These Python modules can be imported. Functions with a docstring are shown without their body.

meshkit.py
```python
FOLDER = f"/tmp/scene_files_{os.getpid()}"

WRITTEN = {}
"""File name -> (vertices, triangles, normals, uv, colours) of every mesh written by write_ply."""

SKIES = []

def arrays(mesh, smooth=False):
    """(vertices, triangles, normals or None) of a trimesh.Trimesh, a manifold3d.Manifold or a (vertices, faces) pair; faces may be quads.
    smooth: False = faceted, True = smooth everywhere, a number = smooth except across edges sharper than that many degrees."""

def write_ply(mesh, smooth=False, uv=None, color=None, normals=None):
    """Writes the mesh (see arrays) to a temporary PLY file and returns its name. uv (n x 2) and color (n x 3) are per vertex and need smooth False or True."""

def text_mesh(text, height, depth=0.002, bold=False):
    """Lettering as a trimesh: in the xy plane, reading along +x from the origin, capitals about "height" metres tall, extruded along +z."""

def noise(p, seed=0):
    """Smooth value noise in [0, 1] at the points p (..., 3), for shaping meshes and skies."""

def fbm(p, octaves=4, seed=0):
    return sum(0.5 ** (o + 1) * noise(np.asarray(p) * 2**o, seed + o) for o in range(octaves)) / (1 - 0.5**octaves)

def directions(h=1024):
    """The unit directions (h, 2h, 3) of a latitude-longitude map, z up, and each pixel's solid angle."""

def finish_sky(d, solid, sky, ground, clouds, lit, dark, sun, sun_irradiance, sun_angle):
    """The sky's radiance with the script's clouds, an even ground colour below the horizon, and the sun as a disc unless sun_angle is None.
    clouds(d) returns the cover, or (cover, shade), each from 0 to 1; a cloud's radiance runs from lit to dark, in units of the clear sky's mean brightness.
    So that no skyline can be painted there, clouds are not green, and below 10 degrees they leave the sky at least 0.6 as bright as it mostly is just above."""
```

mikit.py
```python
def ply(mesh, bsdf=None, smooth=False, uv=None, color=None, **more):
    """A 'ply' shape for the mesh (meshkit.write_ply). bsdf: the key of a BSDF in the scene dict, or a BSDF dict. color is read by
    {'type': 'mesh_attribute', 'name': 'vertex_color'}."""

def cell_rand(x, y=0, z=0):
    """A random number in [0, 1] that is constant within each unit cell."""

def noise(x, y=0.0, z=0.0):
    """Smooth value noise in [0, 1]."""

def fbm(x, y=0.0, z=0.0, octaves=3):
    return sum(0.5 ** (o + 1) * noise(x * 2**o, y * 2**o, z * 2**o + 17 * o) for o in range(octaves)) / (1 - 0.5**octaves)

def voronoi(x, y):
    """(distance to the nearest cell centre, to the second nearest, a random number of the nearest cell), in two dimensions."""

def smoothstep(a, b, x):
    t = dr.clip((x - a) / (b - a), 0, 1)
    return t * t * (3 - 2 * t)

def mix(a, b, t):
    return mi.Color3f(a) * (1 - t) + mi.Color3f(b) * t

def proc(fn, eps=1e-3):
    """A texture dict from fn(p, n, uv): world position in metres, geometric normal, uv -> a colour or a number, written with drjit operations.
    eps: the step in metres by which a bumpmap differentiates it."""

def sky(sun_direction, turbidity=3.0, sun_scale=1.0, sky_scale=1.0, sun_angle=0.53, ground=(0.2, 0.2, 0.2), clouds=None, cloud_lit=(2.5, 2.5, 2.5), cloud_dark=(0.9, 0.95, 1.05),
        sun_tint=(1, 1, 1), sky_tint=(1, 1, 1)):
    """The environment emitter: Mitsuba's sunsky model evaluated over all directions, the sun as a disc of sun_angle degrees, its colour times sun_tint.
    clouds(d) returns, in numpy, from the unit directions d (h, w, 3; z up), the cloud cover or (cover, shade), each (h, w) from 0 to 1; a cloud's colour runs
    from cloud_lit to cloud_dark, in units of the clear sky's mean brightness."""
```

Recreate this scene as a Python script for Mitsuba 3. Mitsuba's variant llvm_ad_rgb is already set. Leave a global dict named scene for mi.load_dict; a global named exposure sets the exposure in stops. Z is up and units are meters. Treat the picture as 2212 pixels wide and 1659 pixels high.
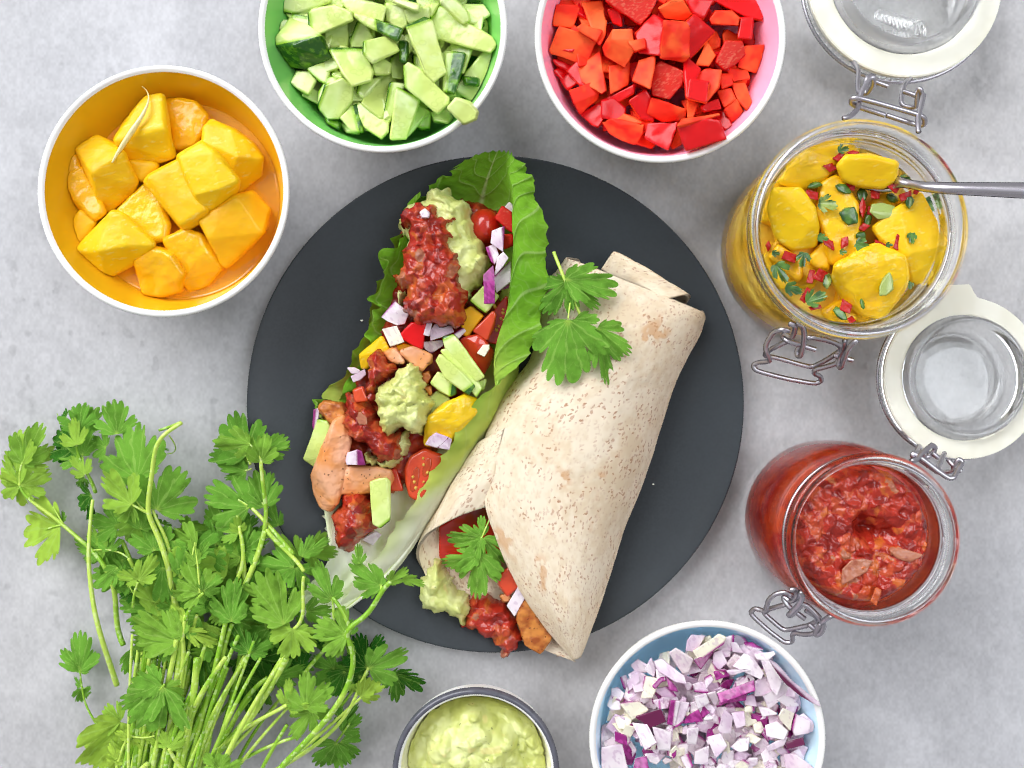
import math, random
import numpy as np, trimesh, mitsuba as mi, drjit as dr, mikit, meshkit
import manifold3d as m3
from scipy.interpolate import CubicSpline, PchipInterpolator
from scipy.spatial import Delaunay, cKDTree
import shapely
from shapely.geometry import Polygon
from mikit import proc, noise, fbm, voronoi, cell_rand, smoothstep, mix

T = mi.ScalarTransform4f
scene, labels, used = {}, {}, {}
rng = np.random.default_rng(7)
random.seed(7)

# ---------------------------------------------------------------- camera, light, exposure
H = 0.50                                   # camera height over the table
K = 0.00025                                # metres per photo unit on the table
CX, CY = 1106.0, 829.5
exposure = 0.15
scene['camera'] = {'type': 'perspective', 'fov_axis': 'x', 'fov': 2 * math.degrees(math.atan(CX * K / H)),
                   'to_world': T().look_at(origin=[0, 0, H], target=[0, 0, 0], up=[0, 1, 0]), 'near_clip': 0.01, 'far_clip': 50.0}


def window_light(key, at, size, rad):
    at = np.array(at, float)
    scene[key] = {'type': 'rectangle', 'to_world': T().look_at(origin=at.tolist(), target=[0, 0, 0.0], up=[0, 0, 1]) @ T().scale([size[0] / 2, size[1] / 2, 1]),
                  'emitter': {'type': 'area', 'radiance': {'type': 'rgb', 'value': list(rad)}}, 'bsdf': {'type': 'diffuse', 'reflectance': {'type': 'rgb', 'value': [0.5, 0.5, 0.5]}}}
    labels[key] = {'label': 'bright daylight window out of view beyond the table', 'category': 'window', 'kind': 'structure'}


LIGHT = 1.0
window_light('window_daylight', (-1.9, 2.1, 2.5), (3.4, 2.6), np.array([6.2, 6.3, 6.5]) * LIGHT)
window_light('skylight_daylight', (1.55, 0.45, 2.9), (1.8, 1.5), np.array([4.0, 4.2, 4.5]) * LIGHT)
scene['room_light'] = {'type': 'constant', 'radiance': {'type': 'rgb', 'value': [0.34 * LIGHT, 0.34 * LIGHT, 0.345 * LIGHT]}}

# ---------------------------------------------------------------- naming
def num(key):
    n = used.get(key, -1) + 1
    used[key] = n
    return key if n == 0 else f'{key}_{n:03d}'


def thing(name, label, cat, group=None, kind=None):
    key = num(name)
    labels[key] = {'label': label, 'category': cat}
    if group: labels[key]['group'] = group
    if kind: labels[key]['kind'] = kind
    return key


def put(key, mesh, mat, smooth=True, uv=None):
    scene[key] = mikit.ply(mesh, mat, smooth=smooth, uv=uv)
    return key


def part(parent, name, mesh, mat, smooth=True, uv=None, label=None, kind=None):
    key = num(parent + '__' + name)
    if label or kind:
        labels[key] = {k: v for k, v in (('label', label), ('kind', kind)) if v}
    return put(key, mesh, mat, smooth, uv)


# ---------------------------------------------------------------- from photo measurements to places on the table
CROP = {'d': (0, 0, 1), 'M': (0, 0, .4444), 'C': (518.4, 0, .2864), 'R': (1094.4, 0, .2864), 'O': (1209.6, 1267.2, .31248), 'J': (1497.6, 230.4, .38196),
        'S': (1555.2, 576, .5208), 'Hh': (1555.2, 0, .29685), 'WA': (1601.3, 662.4, .12155), 'WB': (1601.3, 1238.4, .12155), 'LD': (1866.2, 599, .2638),
        'T1': (576, 288, .34717), 'T2': (576, 748.8, .38196), 'T3': (864, 921.6, .31253), 'T4': (1036.8, 489.6, .29508), 'B': (714.24, 368.64, .1875),
        'E': (714.24, 633.6, .1875), 'F': (633.6, 829.44, .1875), 'L1': (0, 806.4, .2864), 'L2': (115.2, 1152, .3906), 'L3': (576, 1152, .20826), 'G': (691.2, 1267.2, .2864)}


LOWER = {'J': .009, 'WA': .009, 'S': .005, 'WB': .005, 'Hh': .006, 'LD': .004}     # how far below the first reading these lie


def P(x, y, z, crop='d'):
    """The point at height z (metres) for a place measured in the photo."""
    ox, oy, s = CROP[crop]
    z = z - (LOWER.get(crop, 0) if z > .02 else 0)
    k = K * (H - z) / H
    return np.array([(ox + x * s - CX) * k, -(oy + y * s - CY) * k, z])


def PP(pts, crop='d'):
    """Points (x, y, z in mm)."""
    return np.array([P(p[0], p[1], p[2] / 1000.0, crop) for p in pts])


def srgb(h, k=1.0):
    c = np.array([int(h[i:i + 2], 16) / 255 for i in (0, 2, 4)])
    return (np.where(c < .04045, c / 12.92, ((c + .055) / 1.055) ** 2.4) * k).tolist()


# ---------------------------------------------------------------- materials
def principled(key, color, rough=0.4, bump=None, bump_scale=1.0, twosided=False, **more):
    d = {'type': 'principled', 'base_color': color if isinstance(color, dict) else {'type': 'rgb', 'value': list(color)},
         'roughness': rough if isinstance(rough, dict) else float(rough)}
    d.update(more)
    if bump is not None:
        d = {'type': 'bumpmap', 'arbitrary': bump, 'scale': bump_scale, 'bsdf': d}
    if twosided:
        d = {'type': 'twosided', 'bsdf': d}
    scene[key] = d


def c3(h, k=1.0):
    return mi.Color3f(*srgb(h, k))


def table_color(p, n, uv):
    a = fbm(p.x * 9, p.y * 9, 1.0, 4)
    b = fbm(p.x * 55, p.y * 70, 4.0, 4)
    c = noise(p.x * 900, p.y * 700, 2.0)
    d = noise(p.x * 420 + 9, p.y * 330, 7.0)
    s = smoothstep(.66, .80, fbm(p.x * 130 + 3, p.y * 110, 9.0, 3)) * smoothstep(.45, .65, a)
    v = .43 + .07 * (a - .5) + .085 * (b - .5) + .05 * (c - .5) + .045 * (d - .5) - .06 * s
    w = smoothstep(.5, .72, fbm(p.x * 24 + 31, p.y * 20, 5.0, 3))
    v = v + .05 * w
    t = smoothstep(.3, .7, fbm(p.x * 5 + 40, p.y * 5, 2.0, 2))
    return mi.Color3f(v * (1.0 + .012 * t), v * (1.0 - .004 * t), v * (1.035 - .03 * t))


principled('m_table', proc(table_color), 0.5, specular=0.35)


def plate_color(p, n, uv):
    b = fbm(p.x * 40, p.y * 40, p.z * 40, 3)
    c = noise(p.x * 1500, p.y * 1500, 3.0)
    v = .041 + .006 * (b - .5) + .006 * (c - .5)
    return mi.Color3f(v * .64, v * .80, v * .94)


principled('m_plate', proc(plate_color), 0.36, specular=0.45)


def glaze(key, hexa, k=1.0, rough=0.16):
    col = srgb(hexa, k)
    principled(key, col, rough, specular=0.5, clearcoat=0.3, clearcoat_gloss=0.9)


def white_glaze(p, n, uv):
    b = fbm(p.x * 120, p.y * 120, p.z * 120, 3)
    s = smoothstep(.70, .76, fbm(p.x * 60 + 7, p.y * 60, p.z * 60, 2))
    return mix(mi.Color3f(.80, .795, .775), mi.Color3f(.72, .66, .56), .35 * s + .1 * b)


principled('m_white_glaze', proc(white_glaze), 0.17, specular=0.5, clearcoat=0.3, clearcoat_gloss=0.9)
glaze('m_yellow_glaze', 'f4bf1c', .76)
glaze('m_green_glaze', '8ad873', .80)
glaze('m_pink_glaze', 'fabbd8', .97)
glaze('m_blue_glaze', 'cfeefa', .98)
glaze('m_cream_glaze', 'f1eed6', .9)


def grey_rim(p, n, uv):
    b = fbm(p.x * 300, p.y * 300, p.z * 80, 3)
    return mix(mi.Color3f(.05, .05, .065), mi.Color3f(.13, .13, .16), b)


principled('m_grey_rim', proc(grey_rim), 0.18, specular=0.5, clearcoat=0.4)


def mango_color(p, n, uv):
    # uv.x: 0 pale yellow ... 1 deep orange, of the piece; uv.y: its number
    a = fbm(p.x * 90 + uv.y * 31, p.y * 90, p.z * 90, 3)
    f = fbm(p.x * 260 + p.y * 120, p.y * 900 - p.x * 300, p.z * 500 + uv.y * 17, 3)
    t = dr.clip(uv.x + .55 * (a - .5) + .25 * (f - .5), 0, 1)
    c = mix(c3('f8cd14'), c3('f3ac0a'), smoothstep(.05, .95, t))
    pale = smoothstep(.60, .76, f) * (1 - smoothstep(.2, .8, t))
    return mix(c, c3('fbe67a'), .5 * pale) * .85


def mango_bump(p, n, uv):
    return .00022 * fbm(p.x * 300 + uv.y * 9, p.y * 420, p.z * 300, 3) + .00004 * noise(p.x * 1300, p.y * 1300, p.z * 1300)


principled('m_mango', proc(mango_color), 0.40, proc(mango_bump, 2e-4), 1.0, specular=0.28, clearcoat=0.08, clearcoat_gloss=0.85)
principled('m_mango_wet', proc(mango_color), 0.24, proc(lambda p, n, uv: .0007 * fbm(p.x * 260 + uv.y * 9, p.y * 260, p.z * 260, 4), 2e-4), 1.0, specular=0.4, clearcoat=0.3, clearcoat_gloss=0.93)
principled('m_dressing', proc(lambda p, n, uv: mix(c3('e0b02c'), c3('f4d454'), smoothstep(.35, .65, fbm(p.x * 90, p.y * 90, p.z * 90, 3))) * .92), 0.3, specular=0.4)
principled('m_juice', srgb('eba51a', .8), 0.06, specular=0.6, clearcoat=0.6, clearcoat_gloss=0.97)


def cucumber_color(p, n, uv):
    # uv.x: millimetres below the skin; uv.y: the piece's number
    d = uv.x
    st = noise(p.x * 330 + uv.y * 40, p.y * 330, p.z * 330)
    st2 = fbm(p.x * 700 + uv.y * 40, p.y * 700, p.z * 700, 2)
    skin = mix(c3('285a10'), c3('6fa01f'), smoothstep(.42, .75, st * .6 + st2 * .4))
    under = c3('9cc43c')
    g = fbm(p.x * 170 + uv.y * 5, p.y * 170, p.z * 170, 3)
    flesh = mix(c3('dfeba2'), c3('cbe082'), smoothstep(.3, .7, g))
    flesh = mix(flesh, c3('e9f2bf'), .6 * smoothstep(.5, .8, fbm(p.x * 90, p.y * 90 + uv.y * 23, p.z * 90, 2)))
    flesh = mix(flesh, c3('cfdd7a'), smoothstep(6.5, 11.0, d) * .7)
    sd, _, sr = voronoi(p.x * 230 + uv.y * 9 + p.z * 60, p.y * 330 + p.z * 90)
    ring = smoothstep(.22, .34, sd) * (1 - smoothstep(.36, .50, sd))
    flesh = mix(flesh, c3('b7cb62'), ring * smoothstep(.5, .6, sr) * smoothstep(7.0, 10.0, d) * .35)
    c = mix(under, flesh, smoothstep(.4, 2.2, d))
    return mix(skin, c, smoothstep(-.1, .45, d)) * mi.Color3f(.86, .88, .76)


principled('m_cucumber', proc(cucumber_color), 0.25, proc(lambda p, n, uv: .0003 * fbm(p.x * 500 + uv.y * 9, p.y * 500, p.z * 500, 3), 2e-4), 1.0, specular=0.5, clearcoat=0.4, clearcoat_gloss=0.9)


def pepper_color(p, n, uv):
    # uv.x: 0 cut flesh, 1 outer skin, 2 white ribs; uv.y: number
    a = fbm(p.x * 130 + uv.y * 31, p.y * 130, p.z * 130, 3)
    fl = mix(c3('f2301c'), c3('ff6a34'), smoothstep(.32, .72, a + .3 * (cell_rand(uv.y * 57) - .5)))
    sk = mix(c3('cf0a14'), c3('e31a1c'), a)
    rib = mix(c3('d02a1e'), c3('e88a6c'), smoothstep(.5, .8, noise(p.x * 700 + p.y * 500 + uv.y * 7, p.y * 1900 - p.x * 900, p.z * 500)) * .35)
    c = mix(fl, sk, smoothstep(.3, .7, uv.x))
    return mix(c, rib, smoothstep(1.3, 1.7, uv.x)) * .92


principled('m_pepper', proc(pepper_color), 0.5, proc(lambda p, n, uv: .0002 * fbm(p.x * 350 + uv.y * 9, p.y * 350, p.z * 350, 3), 2e-4), 1.0, specular=0.18, clearcoat=0.04, clearcoat_gloss=0.9)
principled('m_pepper_skin', proc(pepper_color), 0.22, specular=0.32, clearcoat=0.12, clearcoat_gloss=0.97)


def onion_color(p, n, uv):
    # uv.x: millimetres below the purple skin; uv.y: number
    r = cell_rand(uv.y * 91)
    a = fbm(p.x * 160 + uv.y * 31, p.y * 160, p.z * 160, 3)
    st = noise(p.x * 900 + p.y * 500 + uv.y * 7, p.y * 500 - p.x * 160, p.z * 300)
    flesh = mix(c3('efe4e8'), c3('d3b3cd'), smoothstep(.3, .75, a * .6 + r * .4))
    flesh = mix(flesh, c3('f1ecd4'), smoothstep(.72, .8, r))
    flesh = mix(flesh, c3('b98bb4'), .35 * smoothstep(.6, .8, st))
    skin = mix(c3('8e1a72'), c3('b23c92'), smoothstep(.35, .7, st))
    skin = mix(skin, c3('6b1548'), smoothstep(.6, .9, cell_rand(uv.y * 37)))
    return mix(skin, flesh, smoothstep(.1, 1.5, uv.x)) * .87


principled('m_onion', proc(onion_color), 0.25, proc(lambda p, n, uv: .00015 * noise(p.x * 900 + p.y * 500 + uv.y * 7, p.y * 400, p.z * 300), 2e-4), 1.0, specular=0.5, clearcoat=0.5, clearcoat_gloss=0.9)


def salsa_color(p, n, uv):
    # uv.x: tone of the lump; uv.y: 0 rim of the lump, 1 its middle
    a = fbm(p.x * 420, p.y * 420, p.z * 420, 3)
    c = mix(c3('8f1a10'), c3('b92a1b'), smoothstep(.05, .4, uv.x))
    c = mix(c, c3('c84628'), smoothstep(.45, .75, uv.x))
    c = mix(c, c3('cf5a26'), smoothstep(.84, .90, uv.x))
    c = mix(c, c3('bd6a52'), smoothstep(.95, .97, uv.x))
    return mix(c, c3('8a150d'), .45 * smoothstep(.45, .75, a)) * mi.Color3f(.78, 1.0, .95)


principled('m_salsa', proc(salsa_color), 0.24, proc(lambda p, n, uv: .00045 * fbm(p.x * 520, p.y * 520, p.z * 520, 3), 2e-4), 1.0, specular=0.4, clearcoat=0.3, clearcoat_gloss=0.9)


def salsa_side(p, n, uv):
    a = fbm(p.x * 120, p.y * 120, p.z * 90, 4)
    b = fbm(p.x * 420, p.y * 420, p.z * 420, 3)
    c = mix(c3('a3180c'), c3('c2400f'), smoothstep(.35, .65, a))
    return mix(c, c3('c8583a'), .5 * smoothstep(.55, .75, b)) * .85


principled('m_salsa_side', proc(salsa_side), 0.3, specular=0.4)


def guac_color(p, n, uv):
    a = fbm(p.x * 110, p.y * 110, p.z * 110, 4)
    b = noise(p.x * 700, p.y * 700, p.z * 700)
    c = mix(c3('c9cf74'), c3('dde29a'), smoothstep(.3, .7, a))
    c = mix(c, c3('b3be55'), .5 * smoothstep(.6, .8, fbm(p.x * 260, p.y * 260, p.z * 260, 2)))
    c = mix(c, c3('e3d48a'), .6 * smoothstep(.68, .78, fbm(p.x * 150 + 50, p.y * 150, p.z * 150, 2)))
    return mix(c, c3('5d6b2a'), .8 * smoothstep(.93, .96, b)) * .9


principled('m_guacamole', proc(guac_color), 0.33, proc(lambda p, n, uv: .0006 * fbm(p.x * 480, p.y * 480, p.z * 480, 3), 2e-4), 1.0, specular=0.5, clearcoat=0.25, clearcoat_gloss=0.85)


def salmon_color(p, n, uv):
    # uv.x: 0 pink flesh, 1 fried crust
    a = fbm(p.x * 110 + uv.y * 31, p.y * 110, p.z * 110, 3)
    st = noise(p.x * 120, p.y * 700, 3.0)
    c = mix(c3('ee9c58'), c3('f4b58c'), smoothstep(.3, .7, a))
    c = mix(c, c3('e88530'), .8 * smoothstep(.55, .75, fbm(p.x * 60 + 8, p.y * 60, uv.y, 2)))
    cr = mix(c3('a8521a'), c3('d98a3d'), smoothstep(.3, .7, fbm(p.x * 260, p.y * 260, p.z * 260, 3)))
    c = mix(c, cr, smoothstep(.3, .8, uv.x + .5 * (a - .5)))
    sp, _, r = voronoi(p.x * 520 + uv.y + noise(p.x * 300, p.y * 300) * 1.2, p.y * 430)
    spk = (1 - smoothstep(.12, .26, sp)) * smoothstep(.80, .86, r)
    return mix(c, c3('6a3216'), .75 * spk) * .82


principled('m_salmon', proc(salmon_color), 0.38, proc(lambda p, n, uv: .0012 * fbm(p.x * 300, p.y * 420, p.z * 420, 4), 2e-4), 1.0, specular=0.5, clearcoat=0.2)


def tomato_color(p, n, uv):
    # uv.x: 0 flesh, 1 skin; 2 jelly
    a = fbm(p.x * 150 + uv.y * 31, p.y * 150, p.z * 150, 3)
    fl = mix(c3('d8391c'), c3('ea5a2c'), a)
    sk = mix(c3('c41f12'), c3('d8331a'), a)
    je = mix(c3('b8300f'), c3('d4581c'), a)
    c = mix(fl, sk, smoothstep(.3, .7, uv.x))
    return mix(c, je, smoothstep(1.3, 1.7, uv.x)) * .78


principled('m_tomato', proc(tomato_color), 0.14, specular=0.55, clearcoat=0.6, clearcoat_gloss=0.95)
principled('m_tomato_seed', srgb('d9a84a', .9), 0.3, specular=0.5)


def tortilla_color(p, n, uv):
    # uv: metres along the sheet
    x, y = uv.x, uv.y
    a = fbm(x * 45, y * 45, 3.0, 4)
    b = fbm(x * 300, y * 300, 1.0, 3)
    c = mix(c3('efe6d6'), c3('e2d3bb'), smoothstep(.35, .7, a * .6 + b * .4))
    wx, wy = x + .0012 * noise(x * 600, y * 600, 5.0), y + .0012 * noise(x * 600, y * 600, 9.0)
    d1, _, r1 = voronoi(wx * 560, wy * 360)
    f1 = (1 - smoothstep(.20, .42, d1)) * smoothstep(.56, .62, r1)
    d2, _, r2 = voronoi(wx * 330 + 50, wy * 470)
    f2 = (1 - smoothstep(.14, .32, d2)) * smoothstep(.68, .72, r2)
    pz = smoothstep(.45, .62, fbm(x * 110 + 3, y * 110, 8.0, 3))
    c = mix(c, c3('c09a84'), .72 * f1 * (.2 + .8 * pz))
    c = mix(c, c3('b07a5a'), .7 * f2 * (.3 + .7 * pz))
    toast = smoothstep(.70, .84, fbm(x * 52 + 11, y * 38 + 5, 2.0, 3)) * smoothstep(.40, .58, fbm(x * 260, y * 260, 6.0, 2))
    return mix(c, c3('cf9a66'), .6 * toast) * mi.Color3f(.87, .82, .74)


principled('m_tortilla', proc(tortilla_color), 0.6, proc(lambda p, n, uv: 0.0004 * fbm(uv.x * 330, uv.y * 330, 1.0, 3) + .0006 * fbm(uv.x * 70, uv.y * 70, 4.0, 2), 2e-4), 1.0, twosided=True, specular=0.3)


def lettuce_color(p, n, uv):
    # uv.x: across (0 left edge, .42 rib, 1 right edge), uv.y: along (0 base, 1 tip)
    v, t = uv.x, uv.y
    s = dr.abs(v - .42) * 1.8
    a = fbm(p.x * 60, p.y * 60, p.z * 60, 3)
    g = smoothstep(.12, .80, t + .35 * (s - .55) + .12 * (a - .5))
    c = mix(c3('f2f4dd'), c3('cfe06a'), smoothstep(0, .38, g))
    c = mix(c, c3('7fb834'), smoothstep(.35, 1.0, g))
    c = mix(c, c3('5f9a24'), .6 * smoothstep(.5, .75, a) * g)
    w = dr.abs(t * 15 - s * 3.2 + .7 * noise(t * 14, v * 9, 1.0))
    w = dr.abs(w - dr.floor(w) - .5)
    w2 = dr.abs(t * 42 + s * 9 + 1.6 * noise(t * 40, v * 30, 4.0))
    w2 = dr.abs(w2 - dr.floor(w2) - .5)
    vein = (1 - smoothstep(.01, .06, w)) * .30 + (1 - smoothstep(.03, .12, w2)) * .08
    rib = 1 - smoothstep(.0, .014 + .10 * (1.06 - t), s)
    return mix(c, c3('dfe9ae'), dr.clip(vein * g + .8 * rib, 0, 1) * .75) * .9


def lettuce_bump(p, n, uv):
    v, t = uv.x, uv.y
    s = dr.abs(v - .42) * 1.8
    w = dr.abs(t * 15 - s * 3.2 + .7 * noise(t * 14, v * 9, 1.0))
    w = dr.abs(w - dr.floor(w) - .5)
    return .0006 * smoothstep(.0, .2, w) * smoothstep(.15, .4, t) + .0016 * fbm(p.x * 190, p.y * 190, p.z * 190, 3) * smoothstep(.1, .4, t)


scene['m_lettuce'] = {'type': 'bumpmap', 'arbitrary': proc(lettuce_bump, 3e-4), 'scale': 1.0, 'bsdf': {'type': 'principledthin', 'base_color': proc(lettuce_color), 'roughness': 0.5, 'diff_trans': 0.4, 'eta': 1.4}}


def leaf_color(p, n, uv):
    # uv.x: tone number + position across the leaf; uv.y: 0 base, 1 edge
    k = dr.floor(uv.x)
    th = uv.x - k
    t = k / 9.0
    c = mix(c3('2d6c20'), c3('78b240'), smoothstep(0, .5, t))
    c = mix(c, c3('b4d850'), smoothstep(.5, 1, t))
    a = fbm(p.x * 170, p.y * 170, p.z * 170, 3)
    c = mix(c, c * .70, smoothstep(.40, .75, a))
    w = dr.abs(th * 9 + .35 * noise(uv.y * 6, k, th * 20) - 4.5)
    w = dr.abs(w - dr.floor(w + .5))
    vein = (1 - smoothstep(.03, .10, w * (.25 + uv.y))) * .5
    q = dr.abs(uv.y * 7 + 3.0 * w + .5 * noise(th * 30, uv.y * 9, k))
    q = dr.abs(q - dr.floor(q) - .5)
    vein = vein + (1 - smoothstep(.02, .10, q)) * .22
    c = mix(c, c3('b3d672'), vein * .62)
    return mix(c, c3('b7d860'), .65 * (1 - smoothstep(.02, .16, uv.y))) * .88


scene['m_leaf'] = {'type': 'bumpmap', 'arbitrary': proc(lambda p, n, uv: .0014 * fbm(p.x * 300, p.y * 300, p.z * 300, 3), 3e-4), 'scale': 1.0,
                   'bsdf': {'type': 'principledthin', 'base_color': proc(leaf_color), 'roughness': 0.44, 'diff_trans': 0.5, 'eta': 1.4}}


def stem_color(p, n, uv):
    a = fbm(p.x * 90 + uv.y * 9, p.y * 90, p.z * 90, 3)
    c = mix(c3('86ba2c'), c3('c4e05e'), smoothstep(.25, .75, a + .7 * (uv.y - .5)))
    return mix(c, c3('dcebab'), .4 * smoothstep(.62, .7, noise(p.x * 700, p.y * 700, p.z * 700))) * .9


principled('m_rib', proc(lambda p, n, uv: mix(mix(c3('f1f3e0'), c3('dfe9bd'), smoothstep(.35, .7, fbm(p.x * 200, p.y * 60, p.z * 60, 3))), c3('c9dc7c'), smoothstep(.55, 1.0, uv.y)) * 1.0), 0.4, specular=0.4)
principled('m_stem', proc(stem_color), 0.3, specular=0.5, clearcoat=0.2)
principled('m_chilli', srgb('bd1a12', .8), 0.28, proc(lambda p, n, uv: .0006 * fbm(p.x * 700, p.y * 700, p.z * 700, 2), 2e-4), 1.0, specular=0.35, clearcoat=0.2)


def herb_color(p, n, uv):
    a = fbm(p.x * 300 + uv.y * 31, p.y * 300, p.z * 300, 3)
    c = mix(c3('24501a'), c3('5f8a34'), smoothstep(.3, .7, a))
    return mix(c, c3('a3b560'), smoothstep(.4, .6, uv.x + .5 * (a - .5))) * .8


principled('m_herb', proc(herb_color), 0.22, specular=0.55, clearcoat=0.5, twosided=True)
scene['m_glass'] = {'type': 'dielectric', 'int_ior': 1.5, 'ext_ior': 1.0, 'specular_transmittance': {'type': 'rgb', 'value': [.985, .99, .985]}}
scene['m_steel'] = {'type': 'roughconductor', 'material': 'Cr', 'alpha': 0.10, 'distribution': 'ggx', 'specular_reflectance': {'type': 'rgb', 'value': [.80, .81, .83]}}
principled('m_gasket', proc(lambda p, n, uv: mix(mi.Color3f(.78, .765, .66), mi.Color3f(.72, .70, .58), smoothstep(.35, .7, fbm(p.x * 70, p.y * 70, p.z * 70, 3)))), 0.42, specular=0.4)
principled('m_fibre', srgb('f5e7a6', .9), 0.3, specular=0.5)
principled('m_crumb', srgb('f4f2ea', .9), 0.6)
# ---------------------------------------------------------------- mesh helpers
_ico = {k: trimesh.creation.icosphere(subdivisions=k, radius=1.0).vertices for k in (0, 1)}


def vnormals(v, f):
    n = np.zeros_like(v)
    fn = np.cross(v[f[:, 1]] - v[f[:, 0]], v[f[:, 2]] - v[f[:, 0]])
    for k in range(3):
        np.add.at(n, f[:, k], fn)
    return n / np.maximum(np.linalg.norm(n, axis=1, keepdims=True), 1e-12)


def catmull(pts, n=8):
    p = np.asarray(pts, float)
    if len(p) < 3:
        return np.array([p[0] + (p[-1] - p[0]) * t for t in np.linspace(0, 1, n + 1)])
    d = np.concatenate([[0], np.cumsum(np.maximum(np.linalg.norm(np.diff(p, axis=0), axis=1), 1e-9))])
    return PchipInterpolator(d, p)(np.linspace(0, d[-1], n * (len(p) - 1) + 1)) if False else CubicSpline(d, p)(np.linspace(0, d[-1], n * (len(p) - 1) + 1))


def rounded(pts, n=5, r=.35):
    """A polyline with its corners rounded: straight runs, tight bends."""
    p = np.asarray(pts, float)
    out = [p[0]]
    for a, b, c in zip(p[:-2], p[1:-1], p[2:]):
        q0, q1 = b + (a - b) * r, b + (c - b) * r
        for t in np.linspace(0, 1, n):
            out.append((1 - t) ** 2 * q0 + 2 * t * (1 - t) * b + t * t * q1)
    out.append(p[-1])
    return np.array(out)


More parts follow.
